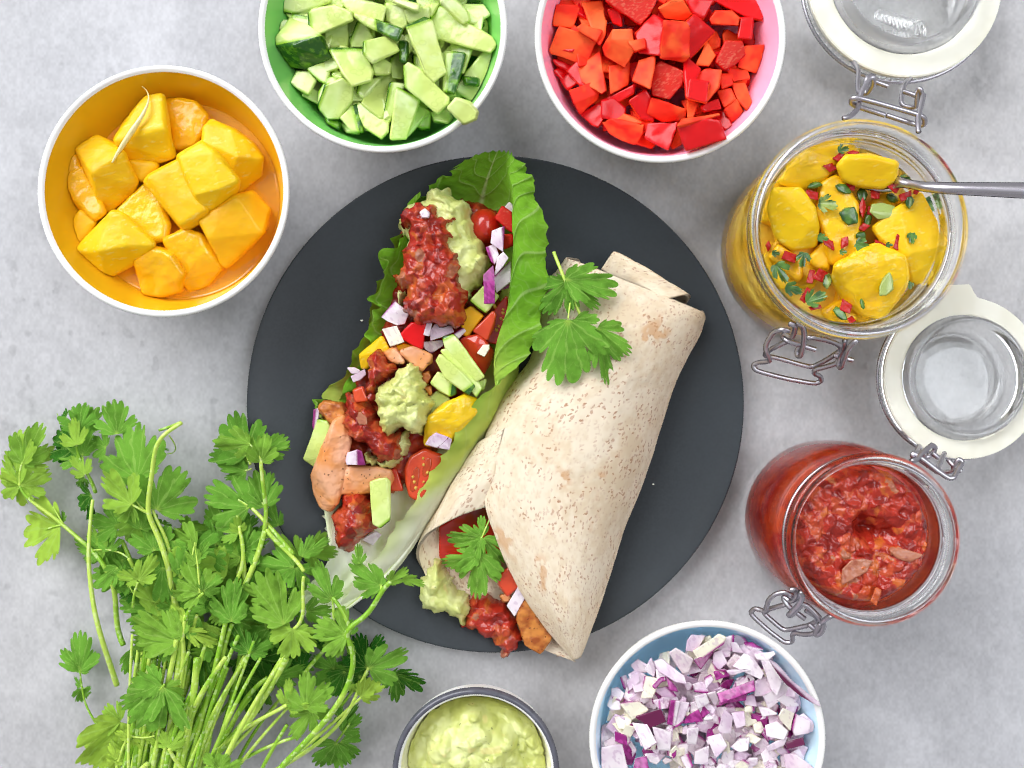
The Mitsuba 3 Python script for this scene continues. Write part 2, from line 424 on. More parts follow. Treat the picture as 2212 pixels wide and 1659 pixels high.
def tube(path, rad, sides=10, cap=True):
    p = np.asarray(path, float)
    n = len(p)
    rad = np.broadcast_to(np.asarray(rad, float), (n,)) if np.ndim(rad) == 0 else np.interp(np.linspace(0, 1, n), np.linspace(0, 1, len(rad)), rad)
    t = np.gradient(p, axis=0)
    t /= np.linalg.norm(t, axis=1, keepdims=True) + 1e-12
    a = np.array([0, 0, 1.0]) if abs(t[0, 2]) < .9 else np.array([1.0, 0, 0])
    rings = []
    for i in range(n):
        a = a - t[i] * (a @ t[i])
        a /= np.linalg.norm(a) + 1e-12
        b = np.cross(t[i], a)
        ang = np.arange(sides) * 2 * np.pi / sides
        rings.append(p[i] + rad[i] * (np.cos(ang)[:, None] * a + np.sin(ang)[:, None] * b))
    v = np.concatenate(rings)
    i, j = np.meshgrid(np.arange(n - 1), np.arange(sides), indexing='ij')
    q = np.stack([i * sides + j, i * sides + (j + 1) % sides, (i + 1) * sides + (j + 1) % sides, (i + 1) * sides + j], -1).reshape(-1, 4)
    f = np.vstack([q[:, [0, 1, 2]], q[:, [0, 2, 3]]])
    if cap:
        v = np.vstack([v, p[0] - t[0] * rad[0] * .3, p[-1] + t[-1] * rad[-1] * .3])
        j = np.arange(sides)
        f = np.vstack([f, np.stack([(j + 1) % sides, j, np.full(sides, n * sides)], -1), np.stack([(n - 1) * sides + j, (n - 1) * sides + (j + 1) % sides, np.full(sides, n * sides + 1)], -1)])
    return v, f


def join(ms):
    vs, fs, k = [], [], 0
    for v, f in ms:
        vs.append(v)
        fs.append(np.asarray(f) + k)
        k += len(v)
    return np.vstack(vs), np.vstack(fs)


def lathe(profile, n=128, closed=False, sub=1):
    """Profile of (r, z), outward normals when it runs up on the outside; around the z axis."""
    p = np.asarray(profile, float)
    m = len(p)
    ang = np.arange(n) * 2 * np.pi / n
    v = np.stack([p[:, None, 0] * np.cos(ang), p[:, None, 0] * np.sin(ang), np.broadcast_to(p[:, None, 1], (m, n))], -1).reshape(-1, 3)
    i, j = np.meshgrid(np.arange(m if closed else m - 1), np.arange(n), indexing='ij')
    q = np.stack([i * n + j, i * n + (j + 1) % n, (i + 1) % m * n + (j + 1) % n, (i + 1) % m * n + j], -1).reshape(-1, 4)
    return v, np.vstack([q[:, [0, 1, 2]], q[:, [0, 2, 3]]])


def smooth_profile(pts, n=6):
    p = np.asarray(pts, float)
    d = np.concatenate([[0], np.cumsum(np.linalg.norm(np.diff(p, axis=0), axis=1))])
    return PchipInterpolator(d, p)(np.linspace(0, d[-1], n * (len(p) - 1) + 1))


def moved(m, R=None, at=(0, 0, 0)):
    v, f = m
    v = np.asarray(v, float)
    if R is not None:
        v = v @ np.asarray(R).T
    return v + np.asarray(at), f


def rot(axis, deg):
    return trimesh.transformations.rotation_matrix(math.radians(deg), axis)[:3, :3]


# ---------------------------------------------------------------- cut pieces of food
def hull_mesh(groups, r, edge, smooth=0):
    man = None
    for pts in groups:
        cloud = (np.asarray(pts)[:, None, :] + _ico[1 if r > .0009 else 0][None] * r).reshape(-1, 3)
        m = m3.Manifold.hull_points(cloud.astype(np.float64))
        man = m if man is None else man + m
    man = man.refine_to_length(edge)
    t = man.to_mesh()
    v, f = np.array(t.vert_properties[:, :3], float), np.array(t.tri_verts, int)
    if smooth:
        tm = trimesh.Trimesh(v, f, process=True)
        trimesh.smoothing.filter_taubin(tm, iterations=smooth)
        v, f = np.array(tm.vertices), np.array(tm.faces)
    return v, f


def settle(g, crop, z, centre, radius, sag=10.0):
    """Pieces near the wall lie lower than those on the heap; each is tipped a little its own way."""
    px, py = pcentre(g, crop)
    q = min(1.0, math.hypot(px - centre[0], py - centre[1]) / radius)
    if z < 64.5:
        z = z - sag * q * q
    til = rng.uniform(-.34, .34, 2) * .23 * CROP[crop][2]
    grp = g if isinstance(g[0][0], (tuple, list)) else [g]
    ox, oy, s = CROP[crop]
    out = [[(p[0], p[1], (p[2] if len(p) > 2 else 0) + (p[0] - (px - ox) / s) * til[0] + (p[1] - (py - oy) / s) * til[1]) for p in h] for h in grp]
    return (out if isinstance(g[0][0], (tuple, list)) else out[0]), z


def solid(outline, crop, z, th, r=.001, shrink=.86, edge=.0018, amp=.0004, freq=160, seed=0, smooth=0, floor=None):
    """A cut piece: its upper outline as seen in the photo (x, y[, mm above z]) at height z (mm), th mm thick."""
    groups = outline if isinstance(outline[0][0], (tuple, list)) else [outline]
    out = []
    for g in groups:
        top = np.array([P(p[0], p[1], (z + (p[2] if len(p) > 2 else 0)) / 1000, crop) for p in g])
        c = top.mean(0)
        d = top - c
        top = c + d * (1 - np.minimum(.5, r / np.maximum(np.linalg.norm(d, axis=1, keepdims=True), 1e-6)))
        zb = max((z - th) / 1000, floor / 1000 if floor is not None else -1)
        bot = np.array([P(p[0], p[1], zb, crop) for p in g])
        cb = bot.mean(0)
        bot = cb + (bot - cb) * shrink
        out.append(np.vstack([top, bot]))
    v, f = hull_mesh(out, r, edge, smooth)
    if amp:
        n = vnormals(v, f)
        o = np.array([seed * 3.71, seed * 1.37, 0])
        v = v + n * ((meshkit.fbm(v * freq + o, 3, seed=seed) - .5) * 2 * amp)[:, None]
    return v, f


def line_mm(v, skin, crop, flip=False):
    """Signed distance in mm from a line given in the photo, positive towards the flesh side."""
    a, b = P(skin[0], skin[1], .04, crop)[:2], P(skin[2], skin[3], .04, crop)[:2]
    k = (H - v[:, 2]) / (H - .04)
    q = v[:, :2] / k[:, None]
    t = (b - a) / np.linalg.norm(b - a)
    d = (q - a) @ np.array([-t[1], t[0]])
    c = q.mean(0)
    s = np.sign((c - a) @ np.array([-t[1], t[0]])) * (-1 if flip else 1)
    return d * s * 1000


seedn = [0]


def nseed():
    seedn[0] += 1
    return seedn[0]


def clock_old(px, py, centre, radius):
    """Where a piece lies in its bowl, in words."""
    dx, dy = px - centre[0], py - centre[1]
    a = (math.degrees(math.atan2(dx, -dy)) % 360) / 30
    h = round(a * 2) / 2
    hh = int(h) % 12 or 12
    q = math.hypot(dx, dy) / radius
    if q < .22: return 'in the very middle of'
    words = f'half past {hh}' if h % 1 else f"{hh} o'clock"
    return f"at {words} {'close to the rim of' if q > .74 else 'midway out in' if q > .45 else 'near the middle of'}"


def clock(px, py, centre, radius):
    dx, dy = px - centre[0], py - centre[1]
    a = (math.degrees(math.atan2(dx, -dy)) % 360) / 30
    q = math.hypot(dx, dy) / radius
    if q < .16: return 'in the middle of'
    m = int(round(a * 12)) % 144
    hours = 'twelve one two three four five six seven eight nine ten eleven'.split()
    h, n = hours[m // 12], hours[(m // 12 + 1) % 12]
    t = [f"{h} o'clock", f'just past {h}', f'ten past {h}', f'quarter past {h}', f'twenty past {h}', f'nearly half past {h}', f'half past {h}', f'after half past {h}', f'twenty to {n}', f'quarter to {n}', f'ten to {n}', f'nearly {n}'][m % 12]
    return f"at {t} {'by the rim of' if q > .78 else 'midway in' if q > .5 else 'near the centre of'}"


def pcentre(outline, crop):
    ox, oy, s = CROP[crop]
    g = outline if not isinstance(outline[0][0], (tuple, list)) else sum(outline, [])
    return ox + s * float(np.mean([p[0] for p in g])), oy + s * float(np.mean([p[1] for p in g]))


# ---------------------------------------------------------------- soft heaps (salsa, guacamole)
def heap(domes, crop, spacing=.0011, lumps=(.0045, .0022), fine=(.0007, 380), wob=.0020, seed=1, craters=(), pulp=0.0):
    """One mesh: an uneven heap. domes: [(outline in the photo, base mm, top mm, shoulder mm)]."""
    r = np.random.default_rng(seed)
    polys = []
    for g, z0, z1, sh in domes:
        zz = (z0 * .4 + z1 * .6) / 1000
        q = Polygon([P(x, y, zz, crop)[:2] for x, y in g]).buffer(0)
        d = np.array(q.segmentize(.001).exterior.coords)[:-1]
        nz = meshkit.fbm(np.c_[d * 420, np.zeros(len(d))], 3, seed=seed) - .5
        t = np.roll(d, -1, 0) - np.roll(d, 1, 0)
        t /= np.linalg.norm(t, axis=1, keepdims=True) + 1e-12
        d = d + np.c_[t[:, 1], -t[:, 0]] * (nz * 2.4 * wob)[:, None]
        polys.append((Polygon(d).buffer(0).buffer(.0003).buffer(-.0003), z0 / 1000, z1 / 1000, sh / 1000))
    u = shapely.unary_union([p[0] for p in polys])
    if u.geom_type != 'Polygon':
        u = max(u.geoms, key=lambda g: g.area)
    x0, y0, x1, y1 = u.bounds
    gx, gy = np.meshgrid(np.arange(x0, x1, spacing), np.arange(y0, y1, spacing * .87))
    gx = gx + (np.arange(len(gy)) % 2)[:, None] * spacing / 2
    pts = np.c_[gx.ravel(), gy.ravel()] + r.normal(0, spacing * .12, (gx.size, 2))
    inner = u.buffer(-spacing * .6)
    pts = pts[shapely.contains_xy(inner, pts[:, 0], pts[:, 1])]
    ring = np.array(u.segmentize(spacing).exterior.coords)[:-1]
    nb = len(ring)
    pts = np.vstack([ring, pts])
    tri = Delaunay(pts).simplices
    c = pts[tri].mean(1)
    tri = tri[shapely.contains_xy(u, c[:, 0], c[:, 1])]
    a = pts[tri]
    flip = np.cross(a[:, 1] - a[:, 0], a[:, 2] - a[:, 0]) < 0
    tri[flip] = tri[flip][:, ::-1]
    z = np.full(len(pts), -1.0)
    for q, z0, z1, sh in polys:
        d = shapely.distance(q.exterior, shapely.points(pts))
        d = np.where(shapely.contains_xy(q.buffer(1e-6), pts[:, 0], pts[:, 1]), d, 0)
        s = np.clip(d / sh, 0, 1)
        zq = z0 + (z1 - z0) * np.sqrt(1 - (1 - s) ** 2)
        z = np.maximum(z, np.where(d > 0, zq, -1))
    zmin = min(p[1] for p in polys)
    z = np.where(z < 0, zmin, z)
    edge = np.clip(shapely.distance(u.exterior, shapely.points(pts)) / .003, 0, 1)
    # lumps
    m = max(8, int(u.area / lumps[0] ** 2 * 1.3))
    sites = np.c_[r.uniform(x0, x1, m * 2), r.uniform(y0, y1, m * 2)]
    wp = pts + .45 * lumps[0] * np.c_[meshkit.fbm(np.c_[pts * 300, z * 0], 2, seed=3) - .5, meshkit.fbm(np.c_[pts * 300 + 50, z * 0], 2, seed=5) - .5]
    dd, ii = cKDTree(sites).query(wp, k=2)
    hr, tone = r.uniform(-.5, 1, len(sites)), r.uniform(0, 1, len(sites))
    bump = np.clip(1 - (dd[:, 0] / (lumps[0] * .75)) ** 2, -.3, 1)
    z = z + edge * lumps[1] * (bump * (.55 + .45 * hr[ii[:, 0]]) + .5 * hr[ii[:, 0]] * np.clip((dd[:, 1] - dd[:, 0]) / lumps[0] * 4, 0, 1) - .25)
    if pulp:
        q3 = np.c_[pts, z * .3]
        w3 = q3 + .004 * np.stack([meshkit.fbm(q3 * 160 + k, 2, seed=k) - .5 for k in (1, 2, 3)], -1)
        n1, n2 = meshkit.fbm(w3 * 115, 3, seed=seed), meshkit.fbm(w3 * 270, 2, seed=seed + 3)
        z = z + edge * pulp * ((1 - np.abs(2 * n1 - 1) * 1.6) + .55 * (1 - np.abs(2 * n2 - 1) * 1.6) - .4)
    z = z + edge * fine[0] * 2 * (meshkit.fbm(np.c_[pts * fine[1], z * fine[1]], 3, seed=seed + 9) - .5)
    for cx, cy, cr, depth in craters:
        cc = P(cx, cy, .06, crop)[:2]
        z = z - depth / 1000 * np.exp(-((pts - cc) ** 2).sum(1) / (cr / 1000) ** 2)
    sh = .0013 * (1 if pulp else .6) * np.c_[meshkit.fbm(np.c_[pts * 260, z * 260], 2, seed=71) - .5, meshkit.fbm(np.c_[pts * 260 + 9, z * 260], 2, seed=73) - .5]
    tv = np.c_[pts + 2 * sh, z]
    tv[:len(ring), :2] = pts[:len(ring)] if not len(polys) else tv[:len(ring), :2]
    uv = np.c_[tone[ii[:, 0]], np.clip((dd[:, 1] - dd[:, 0]) / lumps[0] * 3, 0, 1)]
    # underside
    bv = np.c_[pts[:nb] * 1.0, np.full(nb, zmin - .002)]
    cen = pts[:nb].mean(0)
    bv[:, :2] = cen + (bv[:, :2] - cen) * .93
    n0 = len(tv)
    j = np.arange(nb)
    k = (j + 1) % nb
    ccw = Polygon(ring).exterior.is_ccw
    s1 = np.stack([j, n0 + j, k], -1)
    s2 = np.stack([k, n0 + j, n0 + k], -1)
    side = np.vstack([s1, s2])
    if not ccw:
        side = side[:, ::-1]
    else:
        side = side
    v = np.vstack([tv, bv])
    f = np.vstack([tri, side])
    return v, f, np.vstack([uv, uv[:nb]])


# ---------------------------------------------------------------- leaves
def leaf(base, tip, width=1.0, tone=5, fold=.15, droop=.25, seed=0, teeth=1.0, sinus=.62, roll=0.0, nt=121, ns=9):
    """A coriander leaf from where its stalk joins (base) to its tip, both in space: a lobed, toothed, slightly cupped blade."""
    r = np.random.default_rng(seed + 1000)
    base, tip = np.asarray(base, float), np.asarray(tip, float)
    L = np.linalg.norm(tip - base) * 1.0
    ex = (tip - base) / np.linalg.norm(tip - base)
    width = width * 1.02
    up = np.array([0, 0, 1.0])
    ey = np.cross(up, ex)
    ey /= np.linalg.norm(ey) + 1e-9
    ez = np.cross(ex, ey)
    if roll:
        Rr = trimesh.transformations.rotation_matrix(math.radians(roll), ex)[:3, :3]
        ey, ez = Rr @ ey, Rr @ ez
    tm = math.radians(98 + r.uniform(-6, 6))
    th = np.linspace(-tm, tm, nt)
    a = np.abs(th)
    env = 1 - .30 * (a / tm) ** 1.8
    ac = math.radians(70)
    env = np.where(a > ac, env * (1 - .72 * (np.clip(a - ac, 0, None) / (tm - ac)) ** 1.2), env)
    s1, s2 = math.radians(34 + r.uniform(-4, 4)), math.radians(36 + r.uniform(-4, 4))
    sn = sinus * r.uniform(.75, 1.2)
    env = env * (1 - sn * np.exp(-(np.abs(th - s1) / .10) ** 1.3)) * (1 - sn * np.exp(-(np.abs(th + s2) / .085) ** 1.3))
    env = env * (1 - .36 * np.exp(-(np.abs(th - s1 * 2.1) / .08) ** 1.3)) * (1 - .36 * np.exp(-(np.abs(th + s2 * 2.1) / .08) ** 1.3))
    ph = th / math.radians(13.5) + r.uniform(0, 1) + .25 * np.sin(th * 5 + r.uniform(0, 6))
    saw = 1 - (2 * (ph - np.floor(ph)) - 1) ** 2
    env = env * (1 - .17 * teeth + .25 * teeth * saw ** .65 * (.8 + .2 * np.cos(ph)))
    env = env / env[nt // 2 - 3:nt // 2 + 4].max()
    s = np.linspace(0, 1, ns) ** .8
    rr = s[:, None] * env[None] * L
    th = th + .06 * np.sin(th * 3 + r.uniform(0, 6))
    x, y = rr * np.cos(th), rr * np.sin(th) * width * (1 + .12 * r.uniform(-1, 1) * np.sign(th))
    q = np.sqrt(x * x + y * y) / L
    ph1, ph2 = r.uniform(0, 6, 2)
    w = fold * np.abs(y) * (1 + .3 * np.sin(ph1)) - droop * L * q ** 2 * (.7 + .5 * np.cos(th * 2 + ph2)) + .105 * L * q ** 1.5 * np.sin(th * 4 + ph1) + .016 * L * q * np.sin(th * 11 + ph2)
    w = w + droop * L * (x / L) ** 2 * .6
    v = base + x[..., None] * ex + y[..., None] * ey + w[..., None] * ez
    v = v.reshape(-1, 3)
    v[:, 2] = np.maximum(v[:, 2], .0012)
    i, j = np.meshgrid(np.arange(ns - 1), np.arange(nt - 1), indexing='ij')
    k = np.stack([i * nt + j, (i + 1) * nt + j, (i + 1) * nt + j + 1, i * nt + j + 1], -1).reshape(-1, 4)
    f = np.vstack([k[:, [0, 1, 2]], k[:, [0, 2, 3]]])
    uv = np.stack([np.broadcast_to(int(tone) + .02 + .96 * (th / tm * .5 + .5), (ns, nt)), np.broadcast_to(s[:, None], (ns, nt))], -1).reshape(-1, 2)
    return (v, f), uv


def sheet(rows, nu, nv):
    """A smooth surface through a grid of points (rows x columns x 3); returns grid and parameters."""
    g = np.asarray(rows, float)
    t0, t1 = np.linspace(0, 1, g.shape[0]), np.linspace(0, 1, g.shape[1])
    a = PchipInterpolator(t0, g, axis=0)(np.linspace(0, 1, nu))
    return PchipInterpolator(t1, a, axis=1)(np.linspace(0, 1, nv))


def grid_faces(nu, nv):
    i, j = np.meshgrid(np.arange(nu - 1), np.arange(nv - 1), indexing='ij')
    k = np.stack([i * nv + j, (i + 1) * nv + j, (i + 1) * nv + j + 1, i * nv + j + 1], -1).reshape(-1, 4)
    return np.vstack([k[:, [0, 1, 2]], k[:, [0, 2, 3]]])


def thicken(grid, th):
    """The sheet as a closed slab, th thick."""
    nu, nv = grid.shape[:2]
    f = grid_faces(nu, nv)
    v = grid.reshape(-1, 3)
    n = vnormals(v, f)
    n0 = len(v)
    b = np.concatenate([np.arange(nv), np.arange(1, nu) * nv + nv - 1, (nu - 1) * nv + np.arange(nv - 2, -1, -1), np.arange(nu - 2, 0, -1) * nv])
    c = np.roll(b, -1)
    side = np.vstack([np.stack([b, c, b + n0], -1), np.stack([c, c + n0, b + n0], -1)])
    return np.vstack([v + n * th / 2, v - n * th / 2]), np.vstack([f, f[:, ::-1] + n0, side])
# ---------------------------------------------------------------- table and crockery
def slab(x0, x1, y0, y1, z0, z1):
    m = trimesh.creation.box(extents=[x1 - x0, y1 - y0, z1 - z0])
    m.apply_translation([(x0 + x1) / 2, (y0 + y1) / 2, (z0 + z1) / 2])
    return m


k_table = thing('tabletop', 'pale grey mottled stone-look tabletop under all the dishes', 'table', kind='structure')
put(k_table, slab(-.62, .62, -.5, .5, -.03, 0), 'm_table', smooth=False)

pc = P(1070, 873, .0135)
plate = thing('dinner_plate', 'large round matt charcoal dinner plate in the middle of the table', 'plate')
prof = smooth_profile([(.0005, .0042), (.07, .0042), (.086, .0047), (.105, .0078), (.12, .0112), (.1285, .0136)], 6)
rim = np.array([(.1300, .0139), (.1306, .0134), (.1303, .0126)])
under = smooth_profile([(.1303, .0126), (.118, .0078), (.095, .0026), (.08, .0008), (.0005, .0008)], 5)
put(plate, moved(lathe(np.vstack([prof, rim, under[1:]])[::-1], 192), at=(pc[0], pc[1], 0)), 'm_plate', smooth=40)

BOWLS = {}


def bowl(px, py, rpx, top, glaze_m, label, inlabel, name='bowl', rimm=None, wall=.0032, steep=0.0):
    c = P(px, py, top)
    R = rpx * K * (H - top) / H
    k = thing(name, label, 'bowl', None)
    s, hgt = R / .06, top / .06
    o = smooth_profile([(.030 * s, 0.0), (.0325 * s, .0015 * hgt), (.034 * s, .005 * hgt), (.0445 * s, .018 * hgt), (.0515 * s + steep, .032 * hgt), (.0568 * s + steep, .048 * hgt), (R - .0004, top - .0022)], 6)
    w = wall
    lip = np.array([(R, top - .0012), (R - .0004, top - .0003), (R - .0014, top), (R - w * .75, top - .0003), (R - w, top - .0013)])
    i = smooth_profile([(R - w, top - .0013), (.0535 * s + steep, .048 * hgt), (.0482 * s + steep, .032 * hgt), (.041 * s, .018 * hgt), (.026 * s, .0075 * hgt), (.0004, .006 * hgt)], 6)
    foot = np.array([(.0004, .0015), (.028 * s, .0012)])
    part(k, 'outer_wall', moved(lathe(np.vstack([foot, o, lip]), 160), at=(c[0], c[1], 0)), 'm_white_glaze')
    part(k, 'inner_glaze', moved(lathe(i, 160), at=(c[0], c[1], 0)), glaze_m, label=inlabel)
    if rimm:
        rp = np.array([(R - .0001, top - .0042), (R + .0007, top - .0028), (R + .0008, top - .0008), (R, top + .0006), (R - .0012, top + .0007), (R - .002, top + .0001)])
        part(k, 'rim', moved(lathe(rp, 160), at=(c[0], c[1], 0)), rimm, label='dark grey brushed rim')
    BOWLS[k] = (c, R, i[np.argsort(i[:, 1])])
    return k


def keep_in(v, k, gap=.0005):
    """Pieces do not reach through their bowl's wall."""
    c, R, pr = BOWLS[k]
    v = np.array(v, float)
    v[:, 2] = np.maximum(v[:, 2], pr[0, 1] + gap)
    d = v[:, :2] - c[:2]
    r = np.maximum(np.hypot(d[:, 0], d[:, 1]), 1e-9)
    lim = np.interp(v[:, 2], pr[:, 1], pr[:, 0]) - gap
    t = np.where(v[:, 2] < pr[-1, 1] - .0003, np.minimum(1, lim / r), 1)
    v[:, :2] = c[:2] + d * t[:, None]
    return v


b_mango = bowl(352, 412, 273, .06, 'm_yellow_glaze', 'white bowl with yellow inside holding mango chunks', 'glossy yellow inside')
b_cuc = bowl(826, 59, 270, .06, 'm_green_glaze', 'white bowl with green inside heaped with chopped cucumber', 'glossy green inside')
b_pep = bowl(1427, 79, 272, .06, 'm_pink_glaze', 'white bowl with pink inside heaped with diced red pepper', 'glossy pink inside')
b_oni = bowl(1529, 1597, 256, .06, 'm_blue_glaze', 'white bowl with pale blue inside full of diced red onion', 'pale blue inside')
b_gua = bowl(1028, 1668, 177, .046, 'm_cream_glaze', 'small cream dish with dark grey rim holding guacamole', 'cream inside', name='dip_dish', rimm='m_grey_rim', steep=.0015)

# ---------------------------------------------------------------- clip-top jars
def wire(path, rad=.00115, sides=10):
    return tube(path, rad, sides)


def ring_path(c, r, z, a0=0, a1=360, n=96, tilt=None):
    a = np.radians(np.linspace(a0, a1, n))
    return np.c_[c[0] + r * np.cos(a), c[1] + r * np.sin(a), np.full(n, z)]


def jar_glass(c, R, rb, top, wall=.0032, neck=None):
    """Solid glass: barrel body, narrow neck, thick rolled rim."""
    n = neck or R - .003
    o = smooth_profile([(.0004, .0016), (rb * .55, .0012), (rb * .80, 0.0003), (rb * .93, .003), (rb, .014), (rb + .0006, .03), (rb - .0002, top * .58), (rb - .0035, top * .72), (n, top - .0135), (n - .0006, top - .0095), (R - .0008, top - .0062), (R, top - .004), (R - .0002, top - .0016), (R - .0016, top - .0001), (R - .0032, top), (R - .0046, top - .0014)], 5)
    i = smooth_profile([(R - .0046, top - .0014), (R - .0056, top - .0058), (n - .0034, top - .0115), (n - .0024, top * .76), (rb - wall - .0012, top * .60), (rb - wall, .03), (rb - wall - .0002, .015), (rb * .86, .0055), (rb * .6, .0045), (.0004, .0045)], 5)
    return moved(lathe(np.vstack([o, i[1:]]), 144), at=(c[0], c[1], 0))


def lid_parts(key, centre, R, normal, hinge_dir, tab=None, text=None, ridge=.008):
    """An open glass lid lying inside up: flange, ridge, hollow middle; cream rubber gasket; centre is the middle of the flange's upper face."""
    ez = np.asarray(normal, float) / np.linalg.norm(normal)
    ex = np.asarray(hinge_dir, float)
    ex = ex - ez * (ex @ ez)
    ex /= np.linalg.norm(ex)
    ey = np.cross(ez, ex)
    Rm = np.stack([ex, ey, ez], 1)
    ri = R * .735
    o = [(.0004, -.0125), (ri * .55, -.0122), (ri * .86, -.0105), (R * .80, -.0072), (R * .90, -.0058), (R * .965, -.0056), (R, -.0046), (R + .0002, -.0022), (R - .0008, -.0004), (R - .0022, 0)]
    i = [(R - .0022, 0), (ri + .003, 0), (ri + .0014, .001), (ri + .0008, ridge - .0014), (ri - .0004, ridge), (ri - .0020, ridge - .0002), (ri - .0032, ridge - .0018), (ri - .0042, .001), (ri - .0056, -.0048), (ri * .72, -.0072), (ri * .4, -.0086), (.0004, -.0088)]
    put_ = lambda m: moved(m, Rm, centre)  # noqa: E731
    key = part(key, 'lid', put_(lathe(np.vstack([smooth_profile(o, 4), smooth_profile(i, 4)[1:]]), 144)), 'm_glass', label='open clear glass lid lying inside up')
    outer = Polygon([((R + .0003) * math.cos(a), (R + .0003) * math.sin(a)) for a in np.linspace(0, 2 * np.pi, 144, endpoint=False)])
    if tab is not None:
        a = math.radians(tab)
        d = np.array([math.cos(a), math.sin(a)])
        q = Polygon([(R * .9 * math.cos(a + t), R * .9 * math.sin(a + t)) for t in np.linspace(-.30, .30, 9)] + [tuple(d * (R + .0055) + np.array([-d[1], d[0]]) * s) for s in (.0052, .003, -.003, -.0052)]).buffer(.0008)
        outer = outer.union(q).buffer(.003).buffer(-.003).buffer(-.001).buffer(.001)
    hole = Polygon([((ri + .0018) * math.cos(a), (ri + .0018) * math.sin(a)) for a in np.linspace(0, 2 * np.pi, 144, endpoint=False)])
    cs = outer.difference(hole)
    g = trimesh.creation.extrude_polygon(cs, .0019, engine='earcut')
    g.apply_translation([0, 0, .0001])
    bev = trimesh.creation.extrude_polygon(cs.buffer(-.0005), .0004, engine='earcut')
    bev.apply_translation([0, 0, .0020])
    gm = join([(g.vertices, g.faces), (bev.vertices, bev.faces)])
    gv = gm[0].copy()
    rr = np.hypot(gv[:, 0], gv[:, 1])
    ph = np.arctan2(gv[:, 1], gv[:, 0])
    part(key, 'gasket', moved((gv, gm[1]), Rm, centre), 'm_gasket', smooth=False, label='cream rubber sealing ring lying on the open lid')
    # row of small moulded teeth round the lid's edge
    teeth = []
    for a in np.linspace(0, 2 * np.pi, 96, endpoint=False):
        s = trimesh.creation.icosphere(subdivisions=1, radius=.0007)
        s.apply_translation([(R - .0004) * math.cos(a), (R - .0004) * math.sin(a), -.0036])
        teeth.append((np.asarray(s.vertices), np.asarray(s.faces)))
    part(key, 'edge_beads', put_(join(teeth)), 'm_glass', kind='stuff')
    if text:
        tm = meshkit.text_mesh(text, .0042, .0006)
        tv = np.asarray(tm.vertices) - [tm.vertices[:, 0].mean(), 0, 0]
        # moulded on the outside of the lid, so it reads mirrored through the glass
        a0, rad = math.radians(text_at[0]), ri * .70
        phi = tv[:, 0] / rad
        q = a0 - phi
        rq = rad - tv[:, 1]
        vv = np.c_[rq * np.cos(q), rq * np.sin(q), -.0071 + tv[:, 2] * 1.2]
        t = np.linspace(-1.0, .55, 150)
        lp = np.stack([-.016 * t + .0016 * np.sin(t * 46), .0035 * np.cos(t * 46) * (1 - .3 * t) + .0165 - .004 * t], -1)
        al = math.radians(text_at[0])
        eu, ev = np.array([math.cos(al), math.sin(al)]), np.array([-math.sin(al), math.cos(al)])
        cv, cf = tube(np.c_[lp[:, 1:] * eu + lp[:, :1] * ev, np.full(len(lp), -.0078)], .0006, 6)
        part(key, 'moulded_scroll', put_((cv, cf)), 'm_glass', label='row of looping scrolls moulded in the lid glass')
        part(key, 'lettering', put_((vv, np.asarray(tm.faces)[:, ::-1])), 'm_glass', smooth=False, label='mirrored raised lettering made in')
    return Rm


text_at = (193,)
T_J, T_S = .081, .080
jc, js = P(1857, 494, T_J), P(1888, 1167, T_S)
RJ, RS = .0502, .0398
jar = thing('clip_jar', 'large clip-top glass jar of mango salad with a spoon in it', 'jar')
part(jar, 'glass_body', jar_glass(jc, RJ, .0476, T_J, neck=.0452), 'm_glass')
jar2 = thing('clip_jar', 'small round clip-top glass jar filled with tomato salsa', 'jar')
part(jar2, 'glass_body', jar_glass(js, RS, .0416, T_S, neck=.0362), 'm_glass')
# wire rings in the grooves of the necks
part(jar, 'neck_wire', wire(ring_path(jc, .0470, T_J - .0100), .0010), 'm_steel')
part(jar2, 'neck_wire', wire(ring_path(js, .0380, T_S - .0100), .0009), 'm_steel')

# lids
lc1 = P(1950, -38, .026)
lid_parts(jar, lc1, .0500, (.03, .06, 1), lc1 - jc, text='made in', ridge=.0115)
lc2 = P(2078, 816, .030)
text_at = (0,)
lid_parts(jar2, lc2, .0408, (.03, .02, 1), lc2 - js, tab=44)


def W(pts, crop, n=5, r=.35, rad=.00115):
    return wire(rounded(PP(pts, crop), n, r), rad)


# hinge of the mango jar (places in the photo, heights in mm)
hz = 78
part(jar, 'lid_wire', wire(np.vstack([lc1 + np.array([.0504 * math.cos(a), .0504 * math.sin(a), -.0042 - .002 * math.sin(a)]) for a in np.radians(np.linspace(0, 360, 80))]), .0010), 'm_steel')
part(jar, 'hinge_wire', join([
    W([(955, 430, 34), (1010, 500, 42), (1000, 620, 48), (1010, 680, 52), (1080, 680, 56), (1125, 600, 62), (1105, 545, 64), (1065, 570, 66), (1050, 680, 66)], 'Hh', rad=.0012),
    W([(1110, 590, 60), (1220, 625, 60)], 'Hh', rad=.0012),
    W([(1385, 575, 38), (1340, 610, 44), (1315, 740, 50), (1340, 775, 52), (1420, 785, 56), (1475, 700, 62), (1455, 640, 64), (1440, 660, 62), (1430, 780, 58)], 'Hh', rad=.0012),
    W([(1335, 665, 60), (1440, 700, 60)], 'Hh', rad=.0012)]), 'm_steel')
